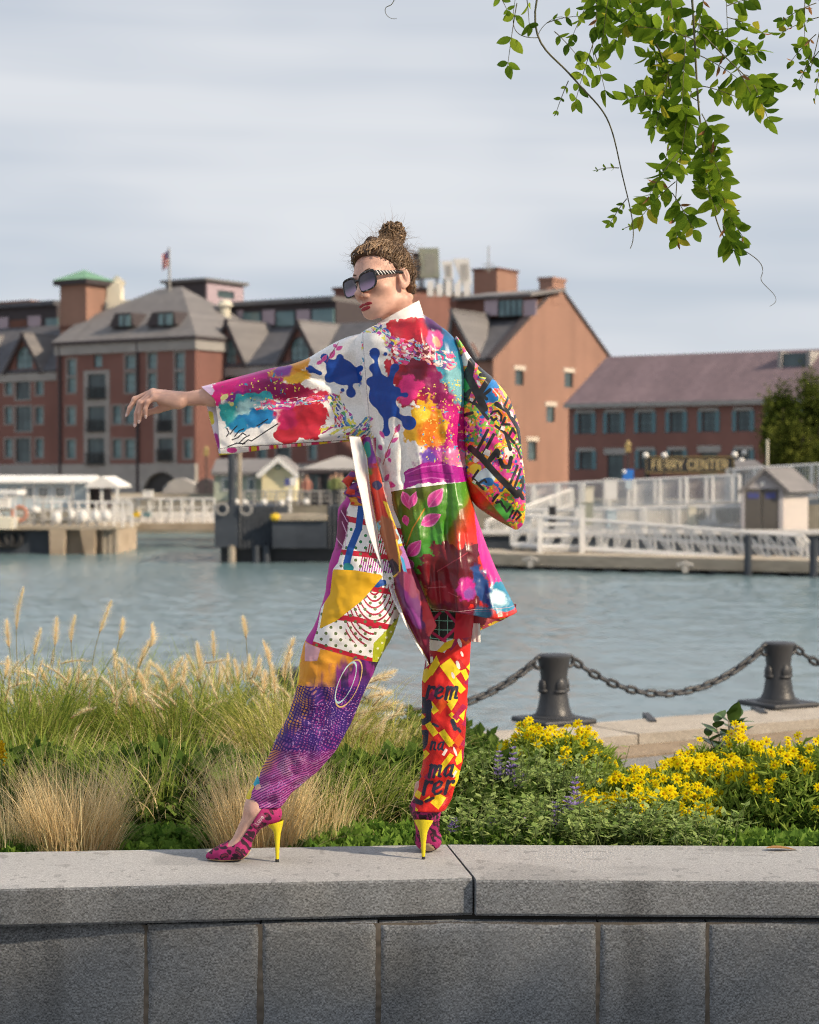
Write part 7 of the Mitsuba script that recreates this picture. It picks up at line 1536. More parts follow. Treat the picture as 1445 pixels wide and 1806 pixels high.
def hand(p):
    H = lambda px, py, dy: P3(px, py, dy - .03)
    d = capsule(p, H(470, 694, .01), H(376, 699, 0), .026, .0258); d = smin(d, capsule(p, H(372, 699, 0), H(322, 704, 0), .0255, .0195), .02)
    # the palm, back of the hand towards the light
    for a, b, ra, rb in (((318, 703, .0), (270, 691, .028), .018, .0105), ((318, 704, -.004), (270, 692, .008), .0185, .0115), ((316, 707, -.010), (271, 696, -.012), .0185, .0110), ((314, 710, -.014), (273, 702, -.030), .0175, .0100)):
        d = smin(d, capsule(p, H(*a), H(*b), ra, rb), .012)
    d = smin(d, capsule(p, H(314, 712, .004), H(283, 709, .012), .014, .011), .012)
    fing = [((270, 690, .028), (238, 704, .036), (228.8, 720, .036), (224, 732, .033), .0084),
            ((270, 691, .008), (247, 710, .008), (240.5, 730, .006), (238.6, 750, .0), .0086),
            ((271, 695, -.012), (250, 711.5, -.014), (246.6, 728, -.014), (246.2, 743, -.011), .0083),
            ((273, 701, -.030), (260.5, 709, -.036), (256.6, 721.5, -.037), (257.8, 734.5, -.034), .0076)]
    fd = None
    for a, b, c, e, r in fing:
        f1 = smin(capsule(p, H(*a), H(*b), r * 1.05, r * .95), capsule(p, H(*b), H(*c), r * .96, r * .84), .004); f1 = smin(f1, capsule(p, H(*c), H(*e), r * .83, r * .58), .003)
        f1 = smin(f1, np.linalg.norm(p - H(*b), axis=1) - r * 1.03, .004)
        fd = f1 if fd is None else np.minimum(fd, f1)
    d = smin(d, fd, .006)
    th = smin(capsule(p, H(306, 713, .014), H(281, 722, .030), .0135, .0105), capsule(p, H(281, 722, .030), H(262, 727.5, .036), .0098, .0088), .006); th = smin(th, capsule(p, H(262, 727.5, .036), H(249, 731.5, .036), .0088, .0062), .004)
    return smin(d, th, .010)
hc = P3(300, 705, -.03)
skin.append(snet(hand, P3(206, 764, -.12), P3(480, 655, .10), .0022))

NAILS = [((224, 732, .033), (228.8, 720, .036), .0044), ((238.6, 750, .0), (240.5, 730, .006), .0048), ((246.2, 743, -.011), (246.6, 728, -.014), .0046), ((257.8, 734.5, -.034), (256.6, 721.5, -.037), .0042), ((249, 731.5, .036), (262, 727.5, .036), .0046)]
# ---- feet and shoes, in a frame along the foot: x = toe, y = her left, z = up from the ground
def foot(q, infl=0.0, toe=False):
    y = q[:, 1]; k = 1.22
    s = np.stack([q[:, 0], y / k, q[:, 2]], 1)
    d = capsule(q, [.036, 0, .138], [.058, 0, .150], .029, .033)
    d = smin(d, capsule(q, [.070, 0, .170], [.052, 0, .205], .034, .032), .03)
    d = smin(d, capsule(s, [.078, 0, .138], [.130, 0, .042], .031, .023), .03)
    d = smin(d, capsule(s, [.126, 0, .034], [.166, 0, .024], .027, .0185), .02)
    d = smin(d, capsule(s, [.160, 0, .024], [.192, 0, .018], .0185, .0120), .02)
    if toe: d = smin(d, capsule(s, [.175, 0, .018], [.212, 0, .0125], .0150, .0070), .015)
    return d - infl
tl_x, tl_z = [-.02, .016, .03, .053, .088, .117, .140, .157, .160], [.20, .187, .180, .158, .108, .064, .048, .044, .3]
bot_x, bot_z = [-.01, .02, .045, .063, .085, .100, .118, .215], [.108, .106, .100, .086, .044, .018, .003, .001]
def shoe_upper(q):
    d = foot(q, .0042, True)
    d = smax(d, q[:, 2] - np.interp(q[:, 0], tl_x, tl_z), .001)
    return smax(d, np.interp(q[:, 0], bot_x, bot_z) + .004 - q[:, 2], .003)
def shoe_sole(q):
    d = foot(q, .0036, True); zb = np.interp(q[:, 0], bot_x, bot_z)
    return np.maximum(np.maximum(d, q[:, 2] - zb - .0062), zb - q[:, 2])
def bare_foot(q): return smax(foot(q), np.interp(q[:, 0], bot_x, bot_z) + .008 - q[:, 2], .004)
lo, hi = [-.03, -.07, -.01], [.25, .07, .30]
shoe_m, sole_m = snet(shoe_upper, lo, hi, .0026), snet(shoe_sole, lo, hi, .0024)
foot_m = snet(lambda q: np.maximum(bare_foot(q), q[:, 2] - .225), lo, hi, .0035)
def heel_mesh():
    st = [(.114, .024, .026, .029), (.106, .022, .023, .026), (.094, .019, .016, .018), (.080, .017, .0105, .012), (.05, .0165, .0075, .0078), (.02, .0165, .0058, .0058), (.008, .0165, .0054, .0052)]
    v = []
    for z, xc, rx, ry in st:
        a = np.linspace(0, 2 * np.pi, 20, endpoint=False); front = np.where(np.cos(a) > 0, .82, 1.0)
        v.append(np.stack([xc + rx * np.cos(a) * front, ry * np.sin(a), np.full(20, z) + (.0 if z < .1 else .006 * np.cos(a) * -1)], 1))
    g = MB(); g.add(np.vstack(v), grid_faces(len(st), 20, True)[:, ::-1]); return g.mesh()
heel_m = heel_mesh(); tip_m = MB().tube([[.0165, 0, .0082], [.0165, 0, .0]], [.0054, .0056], 12).mesh()
def leopard(p, n, uv):
    # spots follow the shoe: blotchy dark rosettes on magenta suede
    x, y, z = p.x * 46, p.y * 46, p.z * 46
    d1, d2, r = voronoi(x + .6 * z + 1.2 * noise(x * 1.3, y, z), z * 1.0 + .8 * y + .8 * noise(z * 1.2, x, y))
    blot = smoothstep(.44, .36, d1 + .16 * (noise(p.x * 160, p.y * 160, p.z * 160) - .5) + .12 * (r - .5))
    core = smoothstep(.22, .14, d1 + .12 * (noise(p.x * 200, p.y * 200, p.z * 200) - .5)) * dr.select(r > .35, 1.0, 0.0)
    base = mix((.30, .010, .10), (.38, .018, .145), noise(p.x * 90, p.y * 90, p.z * 90))
    c = mix(base, (.030, .006, .020), blot); return mix(c, (.20, .012, .055), core * .8) * (.8 + .4 * noise(p.x * 700, p.y * 700, p.z * 700))
mat('leopard_suede_material', leopard, .75, sheen=.5); mat('sole_material', lambda p, n, uv: mix((.42, .29, .17), (.52, .37, .23), noise(p.x * 90, p.y * 90, p.z * 30)), .55); mat('yellow_heel_material', (.68, .56, .015), .3, specular=.5)
def shoe_frame(heel_tip, toe_dir, px_scale=1.0, roll=0.0):
    x = np.array([*toe_dir, 0.0]); x /= np.linalg.norm(x); z = np.array([0, 0, 1.0]); y = np.cross(z, x)
    M = np.eye(4); M[:3, 0], M[:3, 1], M[:3, 2] = x * px_scale, y * px_scale, z * px_scale; M[:3, 3] = heel_tip - M[:3, :3] @ np.array([.0165, 0, 0]); return M
hl_tip, hr_tip = P3(489, 1525, -.02), P3(747, 1519, .02)
for h in (hl_tip, hr_tip): h[2] = WT + .0004
shoes = [('profile', hl_tip, (-1.0, .10), 1.03, 'leopard print pump in profile with yellow stiletto heel, toe pointing left'), ('rear', hr_tip, (.14, 1.0), 1.0, 'leopard print pump seen from behind with yellow stiletto heel')]
for nm, tip, dirn, sc, lab in shoes:
    M = shoe_frame(tip, dirn, sc)
    tf = lambda m: trimesh.Trimesh(m.vertices @ M[:3, :3].T + M[:3, 3], m.faces, process=False)
    skin.append(tf(foot_m))
    k = obj('shoe', tf(shoe_m), 'leopard_suede_material', woman, label=lab, smooth=50)
    obj('sole', tf(sole_m), 'sole_material', k, smooth=40); obj('heel', tf(heel_m), 'yellow_heel_material', k, smooth=40); obj('heel_tip', tf(tip_m), 'black_material', k, smooth=40)
    if nm == 'profile':                  # the little sewn label on the side of the shoe
        g = MB(); tm = meshkit.text_mesh('Love', .0105, .0006)
        lu = np.array([math.cos(.88), 0, -math.sin(.88)]); pc = np.array([.060, 0, .125]); yy = .0365
        def onshoe(u, v, w):
            q = pc + np.array([-.62, 0, .785]) * u[:, None] + np.array([-.785, 0, -.62]) * v[:, None] * -1.0
            for _ in range(5): pass
            # march outwards to the shoe's surface
            y = np.full(len(q), .07)
            for _ in range(40):
                d = foot(np.stack([q[:, 0], y, q[:, 2]], 1), .0042, True); y = y - np.clip(d, -.004, .01) * .8
            return np.stack([q[:, 0], y + w, q[:, 2]], 1)
        uu, vv = np.meshgrid(np.linspace(-.022, .022, 12), np.linspace(-.008, .008, 6), indexing='ij')
        pv = onshoe(uu.ravel(), vv.ravel(), .0009); pm = trimesh.Trimesh(pv, np.vstack([grid_faces(12, 6)[:, [0, 1, 2]], grid_faces(12, 6)[:, [0, 2, 3]]]), process=False)
        mat('shoe_tag_material', (.34, .06, .16), .5); tg = obj('side_tag', tf(pm), 'shoe_tag_material', k)
        tv = tm.vertices; tv = tv - [(tv[:, 0].max()) / 2, .005, 0]; lv = onshoe(tv[:, 0], tv[:, 1], .0014 + tv[:, 2]); mat('tag_print_material', (.75, .62, .66), .5)
        obj('tag_lettering', tf(trimesh.Trimesh(lv, tm.faces, process=False)), 'tag_print_material', k)
sk = trimesh.util.concatenate(skin)
obj('body', trimesh.Trimesh(sk.vertices, sk.faces, process=False), 'skin_material', woman, smooth=True)
for a_, b_, r_ in NAILS:
    a_, b_ = P3(a_[0], a_[1], a_[2] - .03), P3(b_[0], b_[1], b_[2] - .03); d_ = (a_ - b_) / np.linalg.norm(a_ - b_); up_ = np.array([-.35, -.75, .25]); up_ = up_ - d_ * (up_ @ d_); up_ /= np.linalg.norm(up_); sd_ = np.cross(d_, up_); mm = trimesh.creation.icosphere(2).vertices
    obj('nail', trimesh.Trimesh(a_ + up_ * .0028 + mm[:, :1] * d_ * .0072 + mm[:, 1:2] * sd_ * r_ * .95 + mm[:, 2:] * up_ * .0026, trimesh.creation.icosphere(2).faces), 'nail_material', woman, smooth=True)
# lips
def lipm(f): return snet(lambda p: f(to_head(p)) * HS, from_head([0, .09, -.078]) - .04, from_head([0, .09, -.078]) + .04, .0013)
up = lipm(lambda q: smin(ellipsoid(np.stack([np.abs(q[:, 0]), q[:, 1], q[:, 2]], 1), [.0100, .0930, -.0675], [.0155, .0090, .0056]), capsule(q, [-.022, .0850, -.0720], [.022, .0850, -.0720], .0035), .005))
lw = lipm(lambda q: smin(ellipsoid(q, [0, .0930, -.0790], [.0190, .0098, .0066]), capsule(np.stack([np.abs(q[:, 0]), q[:, 1], q[:, 2]], 1), [.014, .0890, -.0765], [.0235, .0845, -.0730], .0045, .0022), .005))
obj('upper_lip', up, 'lip_material', woman, smooth=True); obj('lower_lip', lw, 'lip_material', woman, smooth=True)
mat('mouth_material', (.05, .012, .012), .5); mm = trimesh.creation.icosphere(3); obj('mouth', trimesh.Trimesh(from_head(mm.vertices * [.017, .006, .006] + [0, .0875, -.0728]), mm.faces), 'mouth_material', woman, smooth=True)
# eyebrows
mat('brow_material', (.10, .055, .03), .8)
for s in (-1, 1):
    g = MB(); t = np.linspace(0, 1, 9); b = np.stack([s * (.014 + .036 * t), .094 - .020 * t ** 2, .024 + .010 * np.sin(t * 2.2) - .004 * t], 1); g.tube(from_head(b), .0034 * (1 - .6 * t), 6); obj('eyebrow', g.mesh(), 'brow_material', woman, smooth=True)

# ---- hair: a cap over the skull, a bun, strands and flyaways
def hair_fn(p, n, uv):
    s = noise(p.x * 140, p.y * 140, p.z * 60); return mix((.03, .016, .009), (.11, .06, .032), fbm(p.x * 30, p.y * 30, p.z * 30))
mat('hair_material', hair_fn, .5, specular=.4)
hx = [-.12, -.085, -.050, -.036, -.015, .008, .03, .055, .075, .09]; hz = [-.085, -.080, -.060, .000, .022, .020, .042, .064, .076, .080]
def hairline(q): return np.interp(q[:, 1], hx, hz) + .008 * (meshkit.fbm(np.stack([q[:, 0] * 60, q[:, 1] * 60, 0 * q[:, 0]], -1), 2, 4) - .5) + .10 * np.maximum(.02 - np.abs(q[:, 0]), 0) * 0
def cap0(q):
    d = ellipsoid(q, [0, -.008, .044], [.0795, .083, .084]); d = smin(d, ellipsoid(q, [0, -.034, .0], [.066, .052, .075]), .02)
    d = smin(d, ellipsoid(q, [0, .040, .066], [.058, .054, .048]), .03)
    n2 = meshkit.fbm(q * 34 + 9, 2, 2) - .5
    return d + .014 * n2
def cap(q): return smax(cap0(q) + .008 * (meshkit.fbm(q * 95 + 3, 3, 7) - .5), hairline(q) - q[:, 2], .010)
def bun(q):
    d = ellipsoid(q, [.004, -.062, .152], [.028, .027, .025]); d = smin(d, ellipsoid(q, [-.014, -.046, .170], [.016, .014, .012]), .012); d = smin(d, ellipsoid(q, [.0, .022, .130], [.020, .018, .010]), .012); d = smin(d, capsule(q, [0, -.04, .11], [.004, -.062, .148], .025), .02)
    return d + .034 * (meshkit.fbm(q * 62, 3, 11) - .5)
hm = snet(lambda p: np.minimum(cap(to_head(p)), bun(to_head(p))) * HS, HC - .22, HC + .24, .0034)
rg = np.random.default_rng(5)
hair = obj('hair', hm, 'hair_material', woman, smooth=True, label='brown curly hair pinned up in a messy bun')
def ribbon(paths, w):                    # thin three-sided strands
    n, m, _ = paths.shape; t = np.gradient(paths, axis=1); t /= np.linalg.norm(t, axis=2, keepdims=True) + 1e-9
    a = np.cross(t, rg.normal(0, 1, (n, 1, 3))); a /= np.linalg.norm(a, axis=2, keepdims=True) + 1e-9; b = np.cross(t, a)
    rr = np.asarray(w)[:, None, None] * (1 - .8 * np.linspace(0, 1, m)[None, :, None] ** 3)
    v = np.stack([paths + rr * (math.cos(k) * a + math.sin(k) * b) for k in np.arange(5) * 1.2566], 2).reshape(n, -1, 3)
    i, k = np.meshgrid(np.arange(m - 1), np.arange(5), indexing='ij'); q = np.stack([i * 5 + k, i * 5 + (k + 1) % 5, (i + 1) * 5 + (k + 1) % 5, (i + 1) * 5 + k], -1).reshape(-1, 4)
    return v.reshape(-1, 3), (q[None] + (np.arange(n) * m * 5)[:, None, None]).reshape(-1, 4)
n, m = 1000, 20
dirs = rg.normal(0, 1, (n * 3, 3)); dirs /= np.linalg.norm(dirs, axis=1, keepdims=True)
q0 = np.array([0, -.008, .044]) + dirs * [.080, .084, .085]; q0 = q0[(q0[:, 2] > hairline(q0) - .004)][:n]; n = len(q0)
tgt = np.array([.004, -.056, .142])
t = np.linspace(0, 1, m)[None, :, None] * rg.uniform(.3, .95, (n, 1, 1))
lin = q0[:, None] * (1 - t) + tgt * t; rel = lin - [0, -.008, .044]; rel /= np.linalg.norm(rel, axis=2, keepdims=True)
pth = (np.array([0, -.008, .044]) + rel * .084).reshape(-1, 3)
for _ in range(6): pth = pth - rel.reshape(-1, 3) * np.clip(cap0(pth), -.03, .03)[:, None]
ph = rg.uniform(0, 6.28, (n, 1)); wav = .0034 * np.stack([np.sin(t[..., 0] * 19 + ph), .4 * np.cos(t[..., 0] * 17 + ph), np.cos(t[..., 0] * 21 + ph)], -1)
pth = pth.reshape(n, m, 3) + rel * rg.uniform(.000, .004, (n, 1, 1)) + wav
sv, sf = ribbon(from_head(pth.reshape(-1, 3)).reshape(n, m, 3), rg.uniform(.0010, .0025, n))
mat('strand_material', VC, .38, specular=.5)
def strand_colour(v, n):
    r = to_head(v.reshape(n, -1, 3)[:, 0]); t = np.clip(.9 * meshkit.fbm(r * 30, 2, 5) - .12 + .15 * rg.normal(0, 1, n), 0, 1)[:, None]; c = np.array([.05, .027, .014]) * (1 - t) + np.array([.42, .28, .165]) * t; return np.repeat(c, len(v) // n, 0)
obj('strands', (sv, sf), 'strand_material', hair, smooth=True, kind='stuff', color=strand_colour(sv, n))
n2, m2 = 240, 14                         # curls of the bun
d0 = rg.normal(0, 1, (n2, 3)); d0 /= np.linalg.norm(d0, axis=1, keepdims=True); ax = rg.normal(0, 1, (n2, 3)); ax -= (ax * d0).sum(1, keepdims=True) * d0; ax /= np.linalg.norm(ax, axis=1, keepdims=True)
th = np.linspace(0, 2.6, m2)[None, :, None]; cc = np.array([.003, -.060, .154]); pth = cc + .028 * (d0[:, None] * np.cos(th) + ax[:, None] * np.sin(th)) * (1 + .22 * np.sin(th * 7 + rg.uniform(0, 6, (n2, 1, 1)))) * rg.uniform(.78, 1.28, (n2, 1, 1))
sv, sf = ribbon(from_head(pth.reshape(-1, 3)).reshape(n2, m2, 3), rg.uniform(.0010, .0028, n2)); obj('bun_curls', (sv, sf), 'strand_material', hair, smooth=True, kind='stuff', color=strand_colour(sv, n2))
n3, m3 = 1500, 12                         # flyaways
d0 = rg.normal(0, 1, (n3 * 4, 3)); d0 /= np.linalg.norm(d0, axis=1, keepdims=True); p0 = np.array([0, -.008, .046]) + d0 * [.080, .086, .088]; keep = p0[:, 2] > hairline(p0) + .002; p0, d0 = p0[keep][:n3], d0[keep][:n3]; n3 = len(p0)
cl = rg.normal(0, 1, (n3, 3)); s = np.linspace(0, 1, m3)[None, :, None]; L = rg.uniform(.008, .026, (n3, 1, 1)) * np.where(rg.uniform(0, 1, (n3, 1, 1)) > .85, 1.7, 1)
pth = p0[:, None] + d0[:, None] * L * s + cl[:, None] * L * .7 * s ** 2 + .007 * np.sin(s * 9 + rg.uniform(0, 6, (n3, 1, 1))) * rg.normal(0, 1, (n3, 1, 3)) * s
pb = np.array([.004, -.062, .154]) + .03 * d0[:130]; pthb = pb[:, None] + d0[:130, None] * rg.uniform(.01, .034, (130, 1, 1)) * s + cl[:130, None] * .02 * s ** 2
pth = np.concatenate([pth, pthb]); n3 = len(pth)
sv, sf = ribbon(from_head(pth.reshape(-1, 3)).reshape(n3, m3, 3), rg.uniform(.00015, .00034, n3)); obj('flyaway_hairs', (sv, sf), 'strand_material', hair, smooth=True, kind='stuff', color=strand_colour(sv, n3))

# ---- sunglasses
sg = obj('sunglasses', *[None] * 0, **{}) if False else thing('sunglasses', 'dark oversized sunglasses with purple lenses and black and white striped temples on the woman face', 'sunglasses')
labels[sg]['label'] = 'oversized black sunglasses with purple lenses and striped temples on the woman face'
mat('frame_material', lambda p, n, uv: mix((.010, .009, .010), (.30, .28, .27), smoothstep(.80, .86, noise(p.x * 210, p.y * 210, p.z * 150))), .18, specular=.6)
mat('striped_temple_material', lambda p, n, uv: dr.select(noise(uv.x * 1.0, 0.0) > 2, C3(0), dr.select((uv.x * 10 + uv.y * .8) - dr.floor(uv.x * 10 + uv.y * .8) < dr.select(uv.x < .62, .74, 1.1), C3(.012, .011, .012), C3(.70, .68, .66))), .22, specular=.6)
def lens_fn(p, n, uv): return mix((.34, .22, .38), (.022, .009, .034), smoothstep(.12, .62, uv.y))
mat('lens_material', lens_fn, .06, specular=.8)
def lens_pt(s, a, b, off=0.0):           # on the wrapped front plane of the glasses
    x = s * .0375 + a; y = .1105 - 1.9 * x * x + off; return np.stack([x, y, -.007 + b + 0 * x], -1)
a = np.linspace(0, 2 * np.pi, 48, endpoint=False)
for s in (-1, 1):
    ex = np.sign(np.cos(a)) * np.abs(np.cos(a)) ** .56 * .0305 + s * .0012 * np.sin(a); ez = np.sign(np.sin(a)) * np.abs(np.sin(a)) ** .60 * .0262 + .003 * np.cos(a) * s
    loop = from_head(lens_pt(s, ex, ez)); rr = .0024 + .0016 * np.clip(np.sin(a), 0, 1) + .0012 * np.clip(s * np.cos(a), 0, 1)
    t_ = np.roll(loop, -1, 0) - np.roll(loop, 1, 0); t_ /= np.linalg.norm(t_, axis=1, keepdims=True); nn = np.tile(hf, (48, 1)); bb = np.cross(t_, nn)
    k8 = np.arange(8) * np.pi / 4; v = loop[:, None] + rr[:, None, None] * HS * (np.cos(k8)[None, :, None] * nn[:, None] * .8 + np.sin(k8)[None, :, None] * bb[:, None])
    i, j = np.meshgrid(np.arange(48), np.arange(8), indexing='ij'); q = np.stack([i * 8 + j, ((i + 1) % 48) * 8 + j, ((i + 1) % 48) * 8 + (j + 1) % 8, i * 8 + (j + 1) % 8], -1).reshape(-1, 4)
    obj('frame', (v.reshape(-1, 3), q), 'frame_material', sg, smooth=True)
    rad = np.linspace(0, 1, 8); A, R_ = np.meshgrid(a, rad, indexing='ij'); EX, EZ = ex[:, None] * R_, ez[:, None] * R_
    lv = from_head(lens_pt(s, EX.ravel(), EZ.ravel(), .001 - .0)); uvl = np.column_stack([EX.ravel() / .06 + .5, EZ.ravel() / .051 + .5]); fcs = []
    i, j = np.meshgrid(np.arange(48), np.arange(7), indexing='ij'); q = np.stack([i * 8 + j, ((i + 1) % 48) * 8 + j, ((i + 1) % 48) * 8 + j + 1, i * 8 + j + 1], -1).reshape(-1, 4)
    obj('lens', (lv, q), 'lens_material', sg, smooth=True, uv=uvl)
    # temple
    tt = np.linspace(0, 1, 14); path = np.stack([s * (.0690 + .0095 * np.minimum(1, tt * 1.6) - .001 * tt), 0.0985 - .111 * tt - .002 * np.sin(tt * 3), 0.009 + .006 * tt - .016 * np.maximum(tt - .92, 0) * 4], 1)
    hgt = np.interp(tt, [0, .1, .5, 1], [.0085, .0068, .0050, .0042]); v = []; uvt = []
    for pth_, h_, t1 in zip(path, hgt, tt):
        for dx, dz in ((-.0018, -1), (.0018, -1), (.0022, 0), (.0018, 1), (-.0018, 1), (-.0022, 0)): v.append(pth_ + [dx, 0, dz * h_]); uvt.append([t1, dz * .5 + .5])
    obj('temple', (from_head(np.array(v)), grid_faces(14, 6, True)), 'striped_temple_material', sg, smooth=True, uv=np.array(uvt))
g = MB(); bx = np.linspace(-.0085, .0085, 7); g.tube(from_head(np.stack([bx, .1115 + 0 * bx, .001 + .003 * np.cos(bx * 180)], 1)), .0030 * HS, 8); obj('bridge', g.mesh(), 'frame_material', sg, smooth=True)

# ---- clothes
def fold(gx_, gy_, th, amp):             # soft drapery
    w = meshkit.fbm(np.stack([gx_ / 26, gy_ / 150, th * 0 + 2.0], -1), 3, 21) - .5
    return amp * 2 * w
def loft_rows(py, L, R, yc, df, db, n=72, p=2.5, rows=110, folds=None, hem=None, dens=1.0):
    """Closed rings between left and right outlines (photograph px at depth yc); returns vertices (rows, n, 3)."""
    q = np.linspace(py[0], py[-1], rows); l, r = spline(py, L, q), spline(py, R, q); y = np.interp(q, py, yc) if np.ndim(yc) else np.full(rows, yc)
    f_, b_ = (np.interp(q, py, v) if np.ndim(v) else np.full(rows, v) for v in (df, db))
    a = np.linspace(0, 2 * np.pi, n, endpoint=False); ca, sa = np.cos(a), np.sin(a); e = 2 / p
    cx = np.sign(ca) * np.abs(ca) ** e; sy = np.sign(sa) * np.abs(sa) ** e
    V = np.zeros((rows, n, 3))
    for i in range(rows):
        A, B_ = P3(l[i], q[i], y[i]), P3(r[i], q[i], y[i])
        V[i, :, 0] = (A[0] + B_[0]) / 2 + (B_[0] - A[0]) / 2 * cx
        V[i, :, 1] = Y0 + y[i] + np.where(sy > 0, f_[i], b_[i]) * sy
        V[i, :, 2] = A[2]
    if folds is not None: V = folds(V, a)
    return V
def shell(V, thick=.004, inner=14, close_top=True):
    """Turns rings into a cloth shell: outside, then back up the inside from the hem."""
    n = V.shape[1]; c = V.mean(1, keepdims=True); ins = V[::-1][:inner].copy(); cc = c[::-1][:inner]
    d = ins - cc; ln = np.linalg.norm(d[..., :2], axis=2, keepdims=True); ins[..., :2] -= d[..., :2] / np.maximum(ln, 1e-6) * thick
    W = np.concatenate([V, ins]); v = W.reshape(-1, 3); f = grid_faces(len(W), n, True)[:, ::-1]
    return v, f
def coat_folds(V, a):
    gx_, gy_ = CX + V[..., 0] * S6, YH - (V[..., 2] - CZ) * S6
    low = np.clip((gy_ - 700) / 300, 0, 1); back = np.where(np.sin(a)[None] < 0, 1, .6)
    d = fold(gx_ - .10 * (gy_ - 700), gy_, gy_, .030) * (.6 + 1.0 * low) * back
    # long folds hanging from the shoulder blades and the pull from the neck
    d += .013 * low * np.sin(gx_ / 17 + gy_ / 160 + 2.5 * np.sin(gx_ / 61)) + .007 * np.exp(-((gx_ - 752 - (gy_ - 560) * .25) / 7) ** 2) * np.exp(-((gy_ - 590) / 50) ** 2) * 1.6 - .008 * np.exp(-((gx_ - 735 - (gy_ - 560) * .1) / 8) ** 2) * np.exp(-((gy_ - 590) / 50) ** 2)
    d += .012 * np.exp(-((gx_ - 822 - (gy_ - 900) * .02) / 9) ** 2) * np.clip((gy_ - 640) / 60, 0, 1) * 0
    d += .010 * np.exp(-((gx_ - (789)) / 6) ** 2) * np.clip((gy_ - 760) / 100, 0, 1) * np.clip((1000 - gy_) / 60, 0, 1)
    d += .013 * (meshkit.fbm(np.stack([gx_ / 60 + gy_ / 90, gy_ / 26 - gx_ / 80, 0 * gx_], -1), 3, 31) - .5)
    V[..., 1] += d * np.abs(np.sin(a))[None] ** .5; V[..., 2] += np.clip((gy_ - 1060) / 20, 0, 1) * .010 * np.sin(gx_ / 24)
    return V
py = [553, 558, 565, 573, 582, 592, 605, 625, 650, 700, 750, 780, 800, 850, 880, 920, 960, 1000, 1040, 1065, 1079]
L = [708, 696, 682, 664, 646, 632, 624, 622, 626, 638, 650, 656, 663, 677, 685, 697, 708, 722, 740, 754, 764]
R = [744, 752, 764, 774, 786, 797, 808, 820, 825, 826, 824, 823, 823, 826, 832, 844, 858, 874, 893, 906, 912]
db = [.028, .045, .065, .085, .10, .11, .118, .122, .122, .118, .112, .110, .110, .112, .115, .12, .126, .134, .14, .144, .146]
df = [.03, .045, .06, .075, .085, .095, .105, .115, .12, .125, .13, .13, .13, .13, .13, .13, .13, .13, .13, .13, .13]
V = loft_rows(py, L, R, 0.0, df, db, n=150, p=2.35, rows=230, folds=coat_folds)
v, f = shell(V, inner=30)
coat = obj('kimono_coat', (v, f), 'coat_material', woman, smooth=True, uv=cloth_uv(v))
# left sleeve (stretched out to the left): a wide flat tube around the arm
def sleeve():
    nt, nk = 130, 44
    sx = np.array([355, 400, 440, 481, 506, 539, 570, 597, 620, 640, 668]); top = np.array([683, 671, 660, 649.5, 645, 634, 616, 601, 592, 588, 592]); bot = np.array([806, 802, 797, 792, 789.5, 786.5, 783, 780, 778, 777, 778])
    k = np.linspace(0, 1, nk)
    xe_n = np.interp(k, [0, .22, .3, 1], [357, 382, 384, 391]); xe_f = np.interp(k, [0, .1, .25, 1], [357, 360, 363, 388])
    t = np.linspace(0, 1, nt)
    def side(xe, sgn, inset=0.0):
        V = np.zeros((nt, nk, 3))
        for j in range(nk):
            X_ = xe[j] + (664 - xe[j]) * t; zt_, zb_ = spline(sx, top, X_), spline(sx, bot, X_)
            Yp = zt_ + (zb_ - zt_) * k[j]
            if inset: Yp = np.clip(Yp, zt_ + 3, zb_ - 3)
            arm = (math.sqrt(max(0, 1 - ((k[j] - .18) / .20) ** 2)) if k[j] < .18 else np.exp(-((k[j] - .18) / .26) ** 2) * .85 + .15 * (1 - k[j])) * .044 * (1 + .35 * t)
            base = (.010 + .032 * t * (1 - .3 * k[j])) * min(1, (1 - k[j]) * 12 + .15) * min(1, k[j] * 14 + .1)
            th = np.maximum(arm * min(1, k[j] * 30 + .05), base) - inset
            yc = -.012 - .012 * (1 - t) + .03 * t ** 3
            fl = .020 * (meshkit.fbm(np.stack([X_ / 46 + Yp / 60, Yp / 38 - X_ / 55, 0 * X_], -1), 3, 44) - .5) + .007 * np.sin((X_ * .55 + Yp) / 15) * np.exp(-((k[j] - .55) / .35) ** 2) * np.clip((X_ - 430) / 120, 0, 1)
            fl += .012 * np.exp(-((Yp - (648 + (X_ - 500) * .36)) / 6.5) ** 2) * np.exp(-((X_ - 545) / 60) ** 2) * (1 if sgn < 0 else 0)
            fl *= min(1, (1 - k[j]) * 8) * min(1, k[j] * 8)
            for i in range(nt): V[i, j] = P3(X_[i], Yp[i], 0)
            V[:, j, 1] = Y0 + yc + sgn * th + fl
        return V
    N, Fr = side(xe_n, -1), side(xe_f, 1)
    ring = np.concatenate([N, Fr[:, ::-1]], 1)
    out = ring.reshape(-1, 3); fo = grid_faces(nt, 2 * nk, True)
    Ni, Fi = side(xe_n + .6, -1, .004)[:60], side(xe_f + .6, 1, .004)[:60]
    inn = np.concatenate([Ni, Fi[:, ::-1]], 1)
    return (out, fo), (inn.reshape(-1, 3), grid_faces(60, 2 * nk, True)[:, ::-1])
so, si_ = sleeve()
sl = obj('left_sleeve', so, 'coat_material', coat, smooth=True, uv=cloth_uv(so[0]), label='wide left sleeve stretched out, with blue splat and watercolour print')
obj('left_sleeve_lining', si_, 'sleeve_lining_material', coat, smooth=True, uv=cloth_uv(si_[0]))
